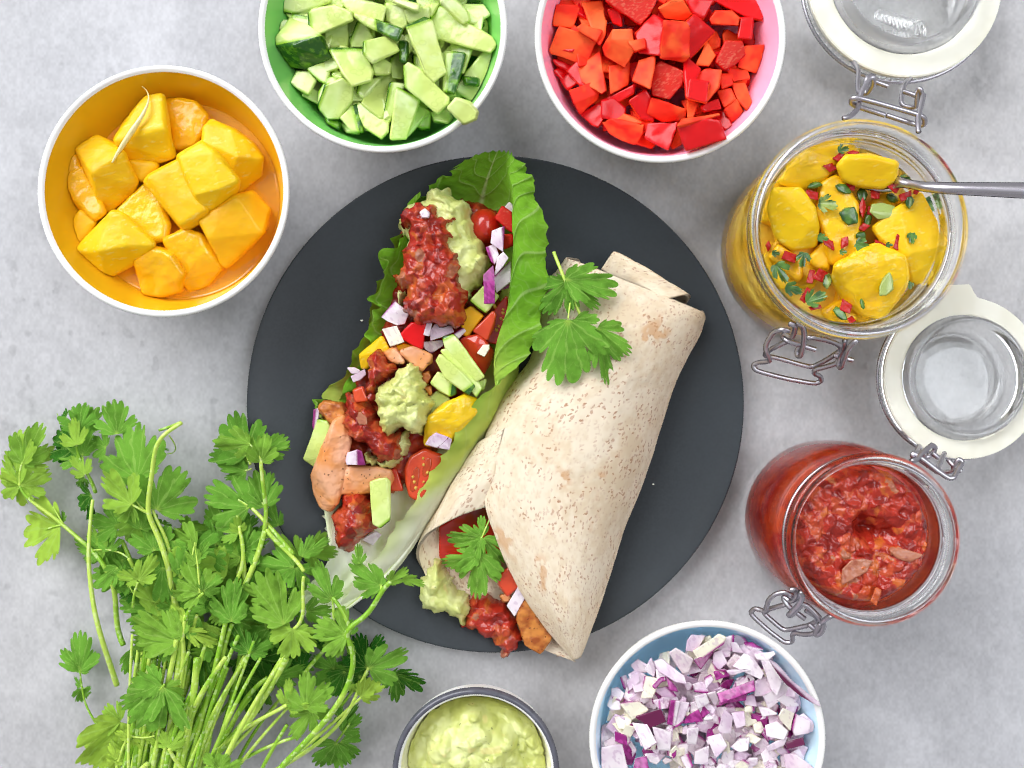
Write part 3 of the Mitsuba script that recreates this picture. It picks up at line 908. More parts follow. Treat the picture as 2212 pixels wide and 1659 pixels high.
part(jar, 'hinge_loop', join([
    W([(900, 862, 78), (960, 840, 76), (1005, 790, 72), (1020, 690, 69), (1085, 570, 66), (1130, 560, 66)], 'Hh', rad=.00125),
    W([(1445, 960, 78), (1440, 860, 74), (1470, 740, 70), (1480, 690, 68)], 'Hh', rad=.00125),
    W([(1200, 838, 70), (985, 770, 68), (955, 750, 70), (960, 715, 72), (1010, 712, 73), (1450, 835, 73), (1490, 860, 72), (1490, 905, 70), (1450, 915, 68), (1215, 840, 70)], 'Hh', rad=.00125)]), 'm_steel')
# clasp of the mango jar
part(jar, 'clasp', join([
    W([(860, 440, 66), (720, 400, 66), (560, 450, 62), (430, 680, 56), (440, 800, 54), (520, 960, 50), (450, 980, 48), (300, 990, 44), (200, 1040, 42), (260, 1140, 42), (800, 1280, 42), (1310, 1370, 42), (1430, 1320, 44), (1400, 1230, 46), (1290, 1190, 48), (1300, 1120, 50), (1500, 1070, 54), (1690, 1010, 58), (1740, 930, 60)], 'WA', rad=.00125),
    W([(800, 620, 58), (560, 740, 52), (420, 830, 46), (430, 880, 45), (600, 900, 45), (1200, 1070, 45), (1300, 1060, 46), (1560, 920, 52), (1760, 780, 58), (1770, 720, 60), (1700, 660, 62), (1500, 590, 64), (1250, 545, 66), (1170, 560, 66)], 'WA', rad=.00125)]), 'm_steel')
part(jar, 'clasp_loop', join([
    W([(1000, 290, 82), (1090, 350, 80), (1120, 450, 77), (1100, 700, 70), (1060, 880, 65), (1000, 880, 63), (985, 790, 63), (1060, 660, 66)], 'WA', rad=.00125),
    W([(850, 300, 78), (960, 330, 78), (950, 450, 74), (900, 560, 70), (760, 480, 66), (740, 560, 64), (860, 630, 66), (1320, 760, 66)], 'WA', rad=.00125),
    W([(2060, 600, 80), (1960, 660, 78), (1880, 800, 74), (1800, 1050, 66), (1750, 1090, 64), (1720, 1040, 63), (1760, 880, 66), (1830, 700, 74), (1840, 600, 78)], 'WA', rad=.00125),
    W([(1650, 870, 65), (1980, 950, 65)], 'WA', rad=.00125)]), 'm_steel')
# hinge of the salsa jar
part(jar2, 'lid_wire', wire(np.vstack([lc2 + np.array([.0412 * math.cos(a), .0412 * math.sin(a), -.0040 - .001 * math.sin(a)]) for a in np.radians(np.linspace(0, 360, 80))]), .0009), 'm_steel')
part(jar2, 'hinge_wire', join([
    W([(180, 640, 22), (230, 1050, 26), (430, 1310, 32), (460, 1370, 36), (420, 1450, 44)], 'LD', rad=.0011),
    W([(420, 1450, 60), (480, 1440, 60), (560, 1370, 58), (590, 1400, 56), (545, 1460, 54), (490, 1480, 54), (500, 1440, 56)], 'LD', rad=.0012),
    W([(560, 1440, 56), (612, 1480, 56)], 'LD', rad=.0012),
    W([(660, 1440, 40), (640, 1480, 44), (600, 1570, 50), (640, 1600, 54), (720, 1590, 58), (800, 1540, 62), (800, 1500, 62), (770, 1490, 62), (730, 1570, 60)], 'LD', rad=.0012),
    W([(690, 1490, 58), (720, 1530, 60), (800, 1590, 62)], 'LD', rad=.0012)]), 'm_steel')
part(jar2, 'hinge_loop', join([
    W([(390, 1500, 72), (430, 1500, 70), (470, 1440, 68), (560, 1370, 64)], 'LD', rad=.0012),
    W([(610, 1600, 66), (440, 1480, 66), (395, 1465, 68), (400, 1440, 68), (440, 1460, 68), (690, 1650, 70), (740, 1640, 70), (760, 1590, 68), (800, 1520, 66)], 'LD', rad=.0012)]), 'm_steel')
# clasp of the salsa jar
part(jar2, 'clasp', join([
    W([(920, 400, 62), (760, 330, 62), (600, 370, 60), (480, 470, 58), (450, 600, 54), (420, 680, 52), (340, 650, 50), (240, 620, 48), (160, 690, 46), (220, 780, 46), (500, 1030, 46), (770, 1230, 46), (880, 1230, 47), (920, 1180, 48), (900, 1100, 50), (950, 1060, 52), (1100, 1090, 56), (1250, 1080, 60), (1360, 1040, 62)], 'WB', rad=.0012),
    W([(770, 560, 56), (500, 630, 50), (400, 700, 47), (450, 760, 47), (720, 990, 47), (800, 1010, 48), (1000, 970, 52), (1220, 920, 56), (1360, 830, 60), (1370, 790, 62), (1150, 660, 64)], 'WB', rad=.0012)]), 'm_steel')
part(jar2, 'clasp_loop', join([
    W([(870, 300, 72), (960, 280, 72), (1010, 350, 70), (960, 470, 66), (870, 500, 62), (750, 410, 60), (760, 480, 60), (870, 620, 62), (1130, 810, 62)], 'WB', rad=.00125),
    W([(1050, 330, 78), (1090, 420, 76), (1040, 540, 72), (900, 680, 66), (830, 750, 63), (900, 740, 63), (1010, 620, 66), (1090, 550, 68), (1180, 580, 68), (1400, 800, 68), (1470, 920, 66), (1430, 1050, 64), (1340, 1100, 62), (1310, 1070, 62), (1400, 900, 66)], 'WB', rad=.0013),
    W([(1200, 910, 62), (1340, 1020, 62)], 'WB', rad=.0012),
    W([(1610, 760, 76), (1530, 790, 74), (1420, 880, 70)], 'WB', rad=.0012)]), 'm_steel')
# ---------------------------------------------------------------- mango chunks in the yellow bowl
G_M = 'mango chunks in the yellow bowl'
tone_uv = lambda v, a: np.c_[np.full(len(v), a), np.full(len(v), rng.uniform(0, 1))]  # noqa: E731
MANGO = [
    ('big wedge of mango leaning at the top middle of the yellow bowl', [(725, 462, 2), (790, 455, 2), (808, 625, 8), (690, 622, 8), (555, 690, 3), (850, 765, -4), (775, 795, -8), (620, 775, -8), (610, 590, 4)], 48, 24, .22, 0),
    ('wet orange mango lump tucked between the top wedge and the right chunk', [(810, 490), (860, 475), (960, 490), (1015, 560), (1000, 640), (940, 722), (860, 730), (815, 600)], 43, 22, .75, 1),
    ('large mango chunk with a rounded ridge at the right of the yellow bowl', [(990, 612, 2), (1020, 585, 0), (1130, 625, 2), (1235, 700, 0), (1280, 775, -2), (1270, 860, -10), (1170, 935, -10), (1090, 920, -4), (1165, 765, 6), (980, 690, 4)], 46, 24, .30, 0),
    ('brick of mango in the middle lying under a slab', [(705, 872, 0), (720, 850, 3), (870, 775, 4), (1012, 1028, 4), (1020, 1042, 0), (910, 1128, -8), (890, 1100, 2)], 50, 22, .36, 0),
    ('pale slab of mango topmost in the middle of the bowl', [(868, 755, 0), (980, 690, 0), (1040, 730, 3), (1160, 882, 1), (1132, 958, -8), (1010, 1028, -9), (945, 958, 0), (1085, 925, 3)], 59, 11, .12, 0),
    ('smooth mango chunk standing at the left of the top wedge', [(375, 717, -3), (470, 660, -4), (560, 700, 0), (600, 740, 5), (440, 842, 5), (672, 888, -4), (660, 930, -8), (530, 1032, -12), (490, 1000, -8)], 49, 22, .42, 0),
    ('long curled orange mango piece at the far left of the yellow bowl', [[(300, 790), (320, 757), (375, 747), (395, 800), (390, 830), (320, 850)], [(320, 850), (395, 810), (450, 960), (510, 1050), (480, 1072), (350, 970)]], 44, 18, .70, 1),
    ('small rounded mango piece peeking out at the lower left', [(365, 1060), (400, 1020), (470, 1075), (450, 1110), (380, 1190), (362, 1130)], 42, 18, .52, 0),
    ('striped pale yellow mango brick at the lower left', [(372, 1215, -4), (555, 1022, 3), (600, 1035, 3), (755, 1185, 0), (730, 1232, -8), (640, 1290, -10), (545, 1340, -11), (510, 1325, -9), (385, 1235, -6), (470, 1215, 4), (640, 1180, 4)], 50, 22, .14, 0),
    ('dull olive-yellow mango lump sunk behind the middle brick', [(570, 1020), (700, 895), (760, 930), (825, 1110), (810, 1170), (760, 1185), (640, 1090)], 42, 22, .40, 1),
    ('small mango tip showing below the top wedge', [(630, 780), (770, 795), (720, 860), (690, 890), (660, 860)], 42, 18, .36, 0),
    ('glossy orange mango chunk lying lowest in the yellow bowl', [(660, 1262, -2), (750, 1200, 3), (840, 1230, 3), (900, 1330, 0), (890, 1410, -6), (770, 1445, -8), (700, 1430, -8), (668, 1340, -4)], 46, 20, .62, 1),
    ('wide juicy mango chunk left of the lower right block', [(800, 1160, 0), (900, 1110, 2), (970, 1130, 2), (1010, 1210, 2), (1085, 1300, -4), (1010, 1390, -8), (920, 1420, -8), (880, 1380, -3)], 43, 22, .58, 1),
    ('square orange-yellow mango block at the lower right', [(965, 1080, 2), (1140, 945, 5), (1230, 930, -2), (1310, 1010, -6), (1300, 1110, -8), (1220, 1200, -9), (1090, 1300, -8), (1165, 962, 5), (1280, 1132, 0), (1010, 1165, 2)], 48, 22, .58, 0)]
for lab, pts, z, th, tone, wet in MANGO:
    s = nseed()
    v, f = solid(pts, 'M', z, th, r=.0026, shrink=.9, edge=.0014, amp=.0007 if not wet else .0014, freq=130, seed=s, smooth=18)
    v = keep_in(v, b_mango)
    key = thing('mango_chunk', lab, 'mango', G_M)
    put(key, (v, f), 'm_mango_wet' if wet else 'm_mango', uv=tone_uv(v, tone))
for lab, pts, z in (('filler', [(560, 900), (900, 900), (1000, 1250), (600, 1250)], 30),):
    v, f = solid(pts, 'M', z, 16, r=.003, seed=nseed(), smooth=4)
    v = keep_in(v, b_mango)
    key = thing('mango_chunk', 'mango chunk at the bottom of the pile, under the middle brick', 'mango', G_M)
    put(key, (v, f), 'm_mango', uv=tone_uv(v, .6))
bc = BOWLS[b_mango][0]
k = thing('mango_juice', 'orange mango juice pooled under the chunks in the yellow bowl', 'juice')
put(k, moved(lathe([(.0496, .0312), (.0492, .0318), (.0486, .0316), (.0478, .0314), (.0004, .0314)], 120), at=(bc[0], bc[1], 0.0035)), 'm_juice')
k = thing('mango_fibre', 'pale stringy mango fibre lying over the top wedge', 'fibre')
v, f = tube(catmull(PP([(690, 420, 52), (715, 445, 53), (712, 520, 57.5), (660, 610, 58), (600, 700, 56), (545, 790, 55)], 'M'), 6), [.0002, .0004, .0009, .0014, .0012, .0004], 7)
put(k, (v, f), 'm_fibre', uv=tone_uv(v, 0))

# ---------------------------------------------------------------- cucumber in the green bowl
G_C = 'chopped cucumber in the green bowl'
CUC = [  # outline, z, thickness, skin line (x0 y0 x1 y1), flesh on the other side?, words
    ([(285, 255, 8), (380, 135, 4), (500, 180, 5), (545, 280, 7), (410, 345, 9), (228, 345, 4), (240, 400, -4), (320, 490, -9), (500, 530, -10), (560, 505, -9), (695, 430, -5), (640, 290, 2), (600, 275, 7)], 56, 14, (225, 352, 640, 268), 1, 'cucumber chunk with a wide dark green peel'),
    ([(515, 100), (550, 75), (720, 35), (845, 95), (855, 145), (640, 240), (550, 277), (515, 200)], 58, 12, (512, 80, 540, 290), 0, 'broad pale cucumber chunk'),
    ([(280, 55), (300, 0), (690, 0), (500, 70), (400, 105), (290, 82)], 55, 12, (270, 70, 410, 108), 0, 'flat cucumber strip edged with peel'),
    ([(770, 10), (860, 0), (1115, 60), (1085, 165), (920, 122), (855, 110)], 56, 10, None, 0, 'peeled cucumber stick'),
    ([(860, 110), (1030, 155), (1230, 230), (1195, 300), (1150, 272), (930, 170)], 60, 5, (1025, 120, 1040, 260), 1, 'thin cucumber sliver half covered in dark peel'),
    ([(640, 240), (740, 190), (815, 175), (815, 350), (680, 362), (640, 300)], 49, 14, None, 0, 'shaded cucumber chunk'),
    ([(835, 300), (890, 165), (950, 180), (1010, 290), (930, 365), (840, 360)], 49, 14, (828, 310, 892, 160), 0, 'sunken cucumber chunk with peel along its left'),
    ([(930, 320), (1160, 270), (1210, 380), (1000, 470), (930, 400)], 61, 12, (934, 310, 928, 410), 0, 'brick-shaped cucumber chunk'),
    ([(680, 370), (790, 362), (920, 370), (1010, 550), (990, 612), (850, 655), (770, 560)], 60, 14, (678, 372, 925, 368), 0, 'big square cucumber chunk with peel on top'),
    ([(1210, 310), (1255, 315), (1270, 400), (1240, 475), (1220, 470)], 56, 8, (1200, 300, 1205, 480), 1, 'small dark green strip of cucumber peel'),
    ([(1255, 190), (1390, 130), (1440, 150), (1560, 560), (1465, 625), (1400, 560), (1300, 330)], 62, 12, (1255, 200, 1445, 135), 0, 'long upright cucumber stick with seeds at its end'),
    ([(1440, 130), (1500, 50), (1680, 180), (1760, 270), (1900, 290), (1938, 350), (1900, 400), (1700, 352), (1500, 292)], 58, 10, (1430, 140, 1505, 40), 0, 'long slanting cucumber wedge'),
    ([(1510, 0), (1620, 0), (1720, 100), (1735, 160), (1690, 187), (1600, 110)], 61, 9, None, 0, 'glassy peeled cucumber stick'),
    ([(1690, 185), (1735, 100), (1840, 110), (1845, 190), (1790, 250), (1720, 230)], 50, 12, (1850, 100, 1790, 260), 0, 'cucumber chunk in the shade by the wall'),
    ([(1690, 40), (1830, 15), (1830, 90), (1740, 95)], 49, 12, (1600, 0, 1600, 100), 1, 'dark piece of cucumber peel'),
    ([(1555, 395), (1610, 390), (1695, 400), (1690, 480), (1610, 715), (1540, 692)], 60, 12, (1612, 380, 1560, 720), 1, 'cucumber stick showing a strip of marbled peel'),
    ([(1700, 560), (1840, 400), (1950, 370), (1940, 430), (1750, 770), (1635, 690)], 57, 12, None, 0, 'long peeled cucumber stick leaning on the wall'),
    ([(1690, 592), (1705, 588), (1800, 600), (1795, 640), (1700, 630)], 60, 4, (1680, 500, 1685, 700), 1, 'narrow dark green bar of cucumber peel'),
    ([(1235, 490), (1260, 470), (1350, 520), (1580, 750), (1575, 790), (1500, 857), (1240, 650)], 63, 12, (1228, 470, 1240, 660), 0, 'large three-sided cucumber wedge'),
    ([(1565, 810), (1620, 740), (1740, 780), (1795, 850), (1780, 900), (1690, 937)], 68, 9, None, 0, 'glassy cucumber stick lying over the rim'),
    ([(1440, 850), (1560, 820), (1595, 890), (1580, 930), (1460, 912)], 55, 9, None, 0, 'stubby cucumber cube'),
    ([(1190, 665), (1350, 740), (1330, 830), (1245, 1055), (1140, 1055), (1160, 900), (1185, 760)], 59, 11, (1190, 655, 1355, 738), 0, 'standing cucumber stick with a peel cap'),
    ([(1140, 620), (1235, 635), (1190, 700), (1110, 940), (1080, 900)], 56, 10, (1142, 610, 1072, 905), 0, 'narrow cucumber stick with peel along its left'),
    ([(1265, 960), (1330, 780), (1425, 830), (1330, 960), (1255, 1027)], 53, 9, None, 0, 'cucumber wedge in shade'),
    ([(1340, 940), (1430, 840), (1425, 970), (1350, 975)], 50, 9, (1330, 965, 1440, 972), 0, 'small cucumber corner with peel below'),
    ([(880, 790), (900, 780), (1125, 940), (1120, 1000), (1075, 1047), (930, 960)], 58, 8, None, 0, 'glassy wedge of cucumber with seed marks'),
    ([(755, 890), (840, 800), (890, 790), (925, 1000), (850, 1000)], 57, 8, (852, 780, 908, 1010), 0, 'cucumber wedge with a stripe of peel at its right'),
    ([(590, 790), (640, 640), (780, 590), (855, 650), (850, 760), (740, 900), (660, 902), (600, 830)], 58, 13, (588, 800, 668, 590), 0, 'plump rounded cucumber chunk'),
    ([(600, 700), (680, 580), (730, 595), (600, 782)], 54, 10, (590, 690, 680, 560), 0, 'peel-edged cucumber sliver'),
    ([(380, 625), (430, 540), (530, 545), (580, 610), (520, 716), (440, 680)], 55, 11, None, 0, 'small cucumber cube with a row of seed holes'),
    ([(510, 520), (700, 450), (650, 636), (610, 622), (530, 552)], 53, 11, (520, 548, 645, 645), 0, 'three-cornered cucumber piece with peel below'),
    ([(990, 470), (1080, 440), (1140, 490), (1130, 560), (1020, 562)], 55, 12, None, 0, 'cucumber core piece with seeds'),
    ([(1010, 580), (1130, 540), (1180, 600), (1120, 760), (1060, 900), (915, 790), (960, 680)], 51, 12, None, 0, 'wide shaded cucumber slab'),
    ([(890, 640), (1060, 590), (930, 740), (880, 702)], 53, 10, (880, 700, 900, 620), 0, 'dim cucumber wedge'),
    ([(650, 880), (690, 887), (760, 930), (750, 975), (655, 922)], 56, 5, (600, 800, 800, 900), 1, 'dark green curl of cucumber peel'),
    ([(760, 930), (870, 970), (900, 1005), (800, 997)], 54, 6, None, 0, 'thin cucumber slice'),
    ([(1100, 20), (1240, 60), (1260, 200), (1220, 232), (1100, 150)], 53, 10, None, 0, 'cucumber chunk deep in the pile'),
    ([(1240, 80), (1430, 60), (1430, 130), (1270, 172)], 55, 12, None, 0, 'cucumber chunk behind the upright stick'),
    ([(1150, 0), (1360, 50), (1350, 80), (1200, 22)], 61, 5, None, 0, 'thin pale cucumber splinter'),
    ([(1440, 30), (1500, 30), (1480, 60), (1430, 120)], 53, 12, None, 0, 'small cucumber piece'),
    ([(1590, 330), (1750, 370), (1700, 480), (1680, 560), (1610, 480)], 53, 12, None, 0, 'cucumber chunk between the peel strip and the wall'),
    ([(1310, 420), (1390, 470), (1400, 560), (1320, 502)], 50, 12, (1310, 400, 1300, 560), 0, 'dark cucumber piece in a gap'),
    ([(440, 150), (510, 110), (512, 190), (480, 192)], 53, 8, (500, 250, 430, 150), 0, 'green-edged cucumber piece'),
    ([(265, 150), (350, 150), (300, 230), (265, 232)], 49, 10, (400, 100, 400, 300), 1, 'dark cucumber peel in the shade'),
    ([(700, 480), (760, 560), (770, 600), (690, 580)], 50, 12, (690, 600, 690, 480), 0, 'small shaded cucumber piece'),
    ([(860, 700), (920, 800), (850, 800)], 50, 12, None, 0, 'small cucumber corner'),
    ([(1490, 640), (1560, 580), (1620, 720), (1560, 740)], 53, 12, None, 0, 'cucumber end in a gap')]
seen_labels = set()


def piece_label(words, px, py, centre, radius, what):
    t = f'{words} {clock(px, py, centre, radius)} {what}'.replace(' low in the pile', '')
    if len(t.split()) > 16:
        t = t.replace('nearly half', 'half').replace('after half', 'half').replace('just past ', 'past ').replace(' with a wide dark green peel', ' with wide peel').replace(' with a row of seed holes', ' with seed holes').replace(' with a stripe of peel at its right', ' with striped peel').replace(' with seeds at its end', ' with seeds').replace(' between the peel strip and the wall', ' by the wall').replace(' close to', ' by')
        t = t.replace(' by the rim of', ' in').replace(' near the centre of', ' in').replace(' midway in', ' in')
    return t


for g, z, th, skin, flip, words in CUC:
    s = nseed()
    g_, z_ = settle(g, 'C', z, (826, 59), 250, 14)
    v, f = solid(g_, 'C', z_, th, r=.0011, shrink=.9, edge=.0014, amp=.0009, freq=95, seed=s)
    d = line_mm(v, skin, 'C', bool(flip)) if skin else 3.5 + np.abs(line_mm(v, (g[0][0], g[0][1], g[1][0], g[1][1]), 'C'))
    cx, cy = pcentre(g, 'C')
    v = keep_in(v, b_cuc)
    key = thing('cucumber_piece', piece_label(words, cx, cy, (826, 59), 250, 'the green bowl'), 'cucumber', G_C)
    put(key, (v, f), 'm_cucumber', uv=np.c_[np.clip(d, -5, 20), np.full(len(v), rng.uniform(0, 1))])


def random_piece(cpx, zr, size, th, crop='d'):
    """Corners (photo units) of an irregular chopped piece around a place."""
    n = int(rng.integers(4, 6))
    a = np.sort(rng.uniform(0, 2 * np.pi, 1) + np.arange(n) * 2 * np.pi / n + rng.uniform(-.4, .4, n))
    el, t = rng.uniform(.55, 1.0), rng.uniform(0, np.pi)
    q = np.c_[np.cos(a) * size, np.sin(a) * size * el] * rng.uniform(.8, 1.15, (n, 1))
    q = q @ np.array([[math.cos(t), math.sin(t)], [-math.sin(t), math.cos(t)]])
    til = rng.uniform(-.11, .11, 2)
    return [(cpx[0] + x, cpx[1] + y, x * til[0] + y * til[1]) for x, y in q]


def filler(n, centre, rmax, zlo, zhi, size, th, make, ymin=None, ymax=None):
    while n > 0:
        a, q = rng.uniform(0, 2 * np.pi), rmax * math.sqrt(rng.uniform(0, 1))
        p = (centre[0] + q * math.cos(a), centre[1] + q * math.sin(a))
        if (ymin is not None and p[1] < ymin) or (ymax is not None and p[1] > ymax):
            continue
        n -= 1
        make(random_piece(p, None, rng.uniform(*size), th), rng.uniform(zlo, zhi), p)


def cuc_fill(g, z, p):
    v, f = solid(g, 'd', z, 11, r=.0008, shrink=.9, edge=.002, amp=.0003, freq=250, seed=nseed())
    w = rng.uniform() < .35
    d = line_mm(v, (g[0][0], g[0][1], g[1][0], g[1][1]), 'd') if w else np.full(len(v), 6.0)
    v = keep_in(v, b_cuc)
    key = thing('cucumber_piece', piece_label('buried cucumber piece low in the pile' if z < 50 else 'cucumber piece', p[0], p[1], (826, 59), 250, 'the green bowl'), 'cucumber', G_C)
    put(key, (v, f), 'm_cucumber', uv=np.c_[np.clip(d, -5, 20), np.full(len(v), rng.uniform(0, 1))])


filler(60, (829, 62), 212, 36, 42, (34, 48), 11, cuc_fill, ymin=-30)
filler(46, (826, 52), 205, 43, 48, (26, 40), 9, cuc_fill, ymin=-20)
filler(16, (826, 30), 200, 50, 56, (26, 40), 11, cuc_fill, ymax=-22)

# ---------------------------------------------------------------- red pepper in the pink bowl
G_P = 'diced red pepper in the pink bowl'
PEP = [  # outline, z, kind: f flesh, s skin, r ribs
    ([(320, 380, -4), (395, 195, 3), (560, 245, 3), (680, 310, 1), (600, 500, -5), (330, 402, -5)], 60, 'f', 'big flat square of pepper, flesh up,'),
    ([(345, 160), (375, 32), (530, 42), (555, 60), (500, 215), (350, 192)], 57, 'f', 'pepper square'),
    ([[(560, 15), (720, 10), (735, 60), (600, 120)], [(600, 120), (735, 60), (750, 180), (640, 220)], [(640, 200), (750, 150), (742, 270), (700, 342), (660, 300)]], 55, 'f', 'curved ring strip of pepper'),
    ([(385, 0), (530, 0), (525, 50), (390, 42)], 55, 'f', 'pepper piece'),
    ([(530, 210), (560, 190), (720, 240), (680, 312)], 61.5, 'f', 'bright orange-red pepper edge'),
    ([(720, 360, -3), (790, 290, 3), (800, 220, 3), (945, 220, 3), (930, 290, 3), (965, 390, 1), (895, 520, -5), (740, 422, -4)], 59, 'f', 'notched pepper chunk'),
    ([(910, 312), (1045, 290), (1050, 360), (965, 390)], 63, 'w', 'pale pepper strip end'),
    ([(970, 260), (1110, 105), (1185, 150), (1160, 420), (1000, 405)], 57, 's', 'red pepper face'),
    ([(1160, 440, -5), (1185, 155, 3), (1350, 170, 3), (1380, 210, 3), (1375, 430, 0), (1335, 468, -5)], 64, 'f', 'upright pepper block with a curved cut'),
    ([(1350, 170, 3), (1410, 110, 3), (1575, 237, -1), (1510, 322, -5), (1380, 450, -5)], 60, 's', 'deep red skin-side pepper chunk'),
    ([(1145, 65, 0), (1250, 0, 2), (1330, 0, 2), (1405, 105, -2), (1350, 162, -6), (1190, 137, -4)], 61, 'f', 'bright pepper chunk'),
    ([(1350, 0), (1560, 0), (1480, 140), (1400, 102)], 58, 's', 'smooth red pepper skin piece'),
    ([(750, 0), (1130, 0), (1080, 112), (1010, 190), (880, 102)], 54, 'r', 'ribbed inner pepper wall'),
    ([(760, 70), (850, 60), (870, 200), (800, 180)], 52, 's', 'dark pepper piece'),
    ([(1525, 150), (1570, 85), (1700, 85), (1760, 140), (1750, 192), (1540, 180)], 61, 'f', 'pale orange pepper block'),
    ([(1745, 290), (1770, 135), (1860, 127), (1840, 295)], 63, 's', 'small shiny pepper square'),
    ([(1560, 0), (1900, 0), (1990, 40), (1930, 152), (1780, 120), (1720, 82)], 57, 's', 'long dark red pepper piece'),
    ([(1580, 470), (1650, 310), (1770, 320), (1800, 412), (1720, 490), (1640, 527)], 61, 'r', 'wet pepper piece covered in white ribs'),
    ([(1780, 350, 1), (1960, 340, 0), (1925, 562, -5), (1740, 510, -2)], 58, 'f', 'pepper square beside the ribbed piece'),
    ([(1430, 490), (1510, 320), (1580, 420), (1520, 500)], 57, 'f', 'three-cornered pepper piece'),
    ([(950, 612), (1000, 460), (1115, 420), (1120, 500), (1080, 672)], 60, 'f', 'pepper slab with a ragged top'),
    ([(1090, 640), (1120, 500), (1160, 460), (1340, 540), (1330, 640), (1230, 750), (1100, 722)], 57, 'r', 'pepper chunk with white veins'),
    ([(770, 500), (930, 470), (915, 640), (780, 712)], 53, 'f', 'shaded pepper slab'),
    ([(540, 520), (620, 460), (700, 390), (700, 540), (750, 690), (720, 712), (560, 620)], 57, 'f', 'folded pepper slab'),
    ([(350, 450), (530, 512), (490, 545), (370, 480)], 54, 's', 'pepper piece under the big flat square'),
    ([(370, 490), (530, 550), (550, 620), (460, 680), (400, 602)], 51, 's', 'dark red pepper piece by the wall'),
    ([(470, 690, 2), (690, 600, 3), (700, 700, 1), (690, 752, -5), (550, 862, -5), (500, 780, 0)], 60, 'f', 'bright pepper block'),
    ([(560, 860), (700, 770), (775, 840), (690, 962), (640, 942)], 56, 's', 'dark red pepper chunk'),
    ([(710, 770), (900, 690), (970, 640), (960, 692), (850, 772), (740, 792)], 55, 's', 'thin pepper skin edge'),
    ([(920, 760), (1050, 670), (1085, 730), (1060, 850), (1110, 920), (1010, 902)], 56, 's', 'red pepper chunk'),
    ([(1060, 850, -2), (1085, 735, 3), (1350, 830, 2), (1350, 902, -4), (1180, 917, -5)], 59, 'w', 'veined pepper slab'),
    ([(1335, 440), (1360, 430), (1465, 520), (1400, 590), (1360, 742)], 61, 's', 'red pepper splinter'),
    ([(1400, 580), (1500, 520), (1620, 530), (1600, 662), (1500, 772), (1520, 620)], 63, 'f', 'orange-red pepper block'),
    ([(1380, 590), (1530, 615), (1505, 777), (1360, 742)], 66, 's', 'shiny pepper square on top of a block'),
    ([(1360, 745), (1450, 775), (1400, 890), (1365, 892)], 60, 'w', 'thin orange pepper sliver'),
    ([(1600, 560), (1690, 562), (1705, 640), (1620, 672)], 58, 'f', 'small pepper cube'),
    ([(1655, 515), (1810, 540), (1830, 590), (1710, 622)], 56, 'f', 'orange pepper piece'),
    ([(1590, 690), (1690, 670), (1730, 750), (1640, 812)], 60, 'f', 'pepper cube'),
    ([(1700, 630), (1790, 627), (1850, 780), (1820, 837), (1730, 740)], 61, 'f', 'pepper slice with a red edge'),
    ([(1465, 810), (1600, 745), (1625, 820), (1480, 837)], 63, 's', 'small red pepper flap'),
    ([(1640, 830, 2), (1730, 745, 2), (1825, 882, -2), (1720, 972, -5)], 62, 'f', 'pepper block resting against the rim'),
    ([(1530, 840), (1640, 830), (1715, 970), (1650, 987), (1600, 890)], 59, 's', 'deep red pepper side'),
    ([(715, 920, 0), (785, 895, 3), (840, 930, 3), (1040, 940, 2), (1030, 1010, 0), (970, 1092, -5), (880, 1062, -5), (770, 1002, -3)], 60, 'f', 'wide pepper chunk with a dip'),
    ([(780, 820), (900, 860), (1020, 930), (840, 920), (790, 892)], 56, 'f', 'pepper flesh in shade'),
    ([(1035, 1040), (1055, 937), (1290, 920), (1280, 982), (1220, 1132)], 63, 's', 'very shiny pepper chunk'),
    ([(1285, 950, 2), (1320, 910, 2), (1610, 862, 2), (1540, 892, 1), (1290, 962, 0)], 65, 'f', 'orange cut edge of pepper'),
    ([(1285, 962), (1520, 892), (1610, 907), (1660, 1047), (1350, 1137)], 65, 's', 'large smooth red pepper flap on the rim'),
    ([(1240, 1110), (1290, 980), (1320, 1090), (1250, 1122)], 58, 'f', 'pepper tip')]


def pep_uv(v, f, kind):
    n = vnormals(v, f)
    top = n[:, 2] > .55
    u = {'f': np.where(top, 0.0, np.where(n[:, 2] > .0, .25, .9)), 's': np.where(n[:, 2] > .25, 1.0, .1), 'r': np.where(top, 2.0, .9), 'w': np.where(top, -.0, 0)}[kind]
    return np.c_[u, np.full(len(v), rng.uniform(0, 1))]


for g, z, kind, words in PEP:
    g_, z_ = settle(g, 'R', z, (1427, 79), 252, 15)
    v, f = solid(g_, 'R', z_, 10, r=.0007, shrink=.92, edge=.0012, amp=.0009, freq=110, seed=nseed())
    cx, cy = pcentre(g, 'R')
    v = keep_in(v, b_pep)
    key = thing('pepper_piece', piece_label(words, cx, cy, (1427, 79), 252, 'the pink bowl'), 'red pepper', G_P)
    put(key, (v, f), 'm_pepper_skin' if kind == 's' else 'm_pepper', uv=pep_uv(v, f, kind))


def pep_fill(g, z, p):
    v, f = solid(g, 'd', z, 9, r=.0007, shrink=.92, edge=.002, amp=.0004, freq=170, seed=nseed())
    kind = 's' if rng.uniform() < .45 else 'f'
    v = keep_in(v, b_pep)
    key = thing('pepper_piece', piece_label('buried red pepper piece low in the pile' if z < 50 else 'red pepper dice', p[0], p[1], (1427, 79), 252, 'the pink bowl'), 'red pepper', G_P)
    put(key, (v, f), 'm_pepper_skin' if kind == 's' else 'm_pepper', uv=pep_uv(v, f, kind))


filler(70, (1427, 80), 212, 36, 42, (30, 42), 9, pep_fill, ymin=-30)
filler(40, (1424, 72), 200, 43, 49, (24, 36), 8, pep_fill, ymin=-20)
filler(16, (1427, 40), 200, 50, 58, (24, 36), 9, pep_fill, ymax=-22)

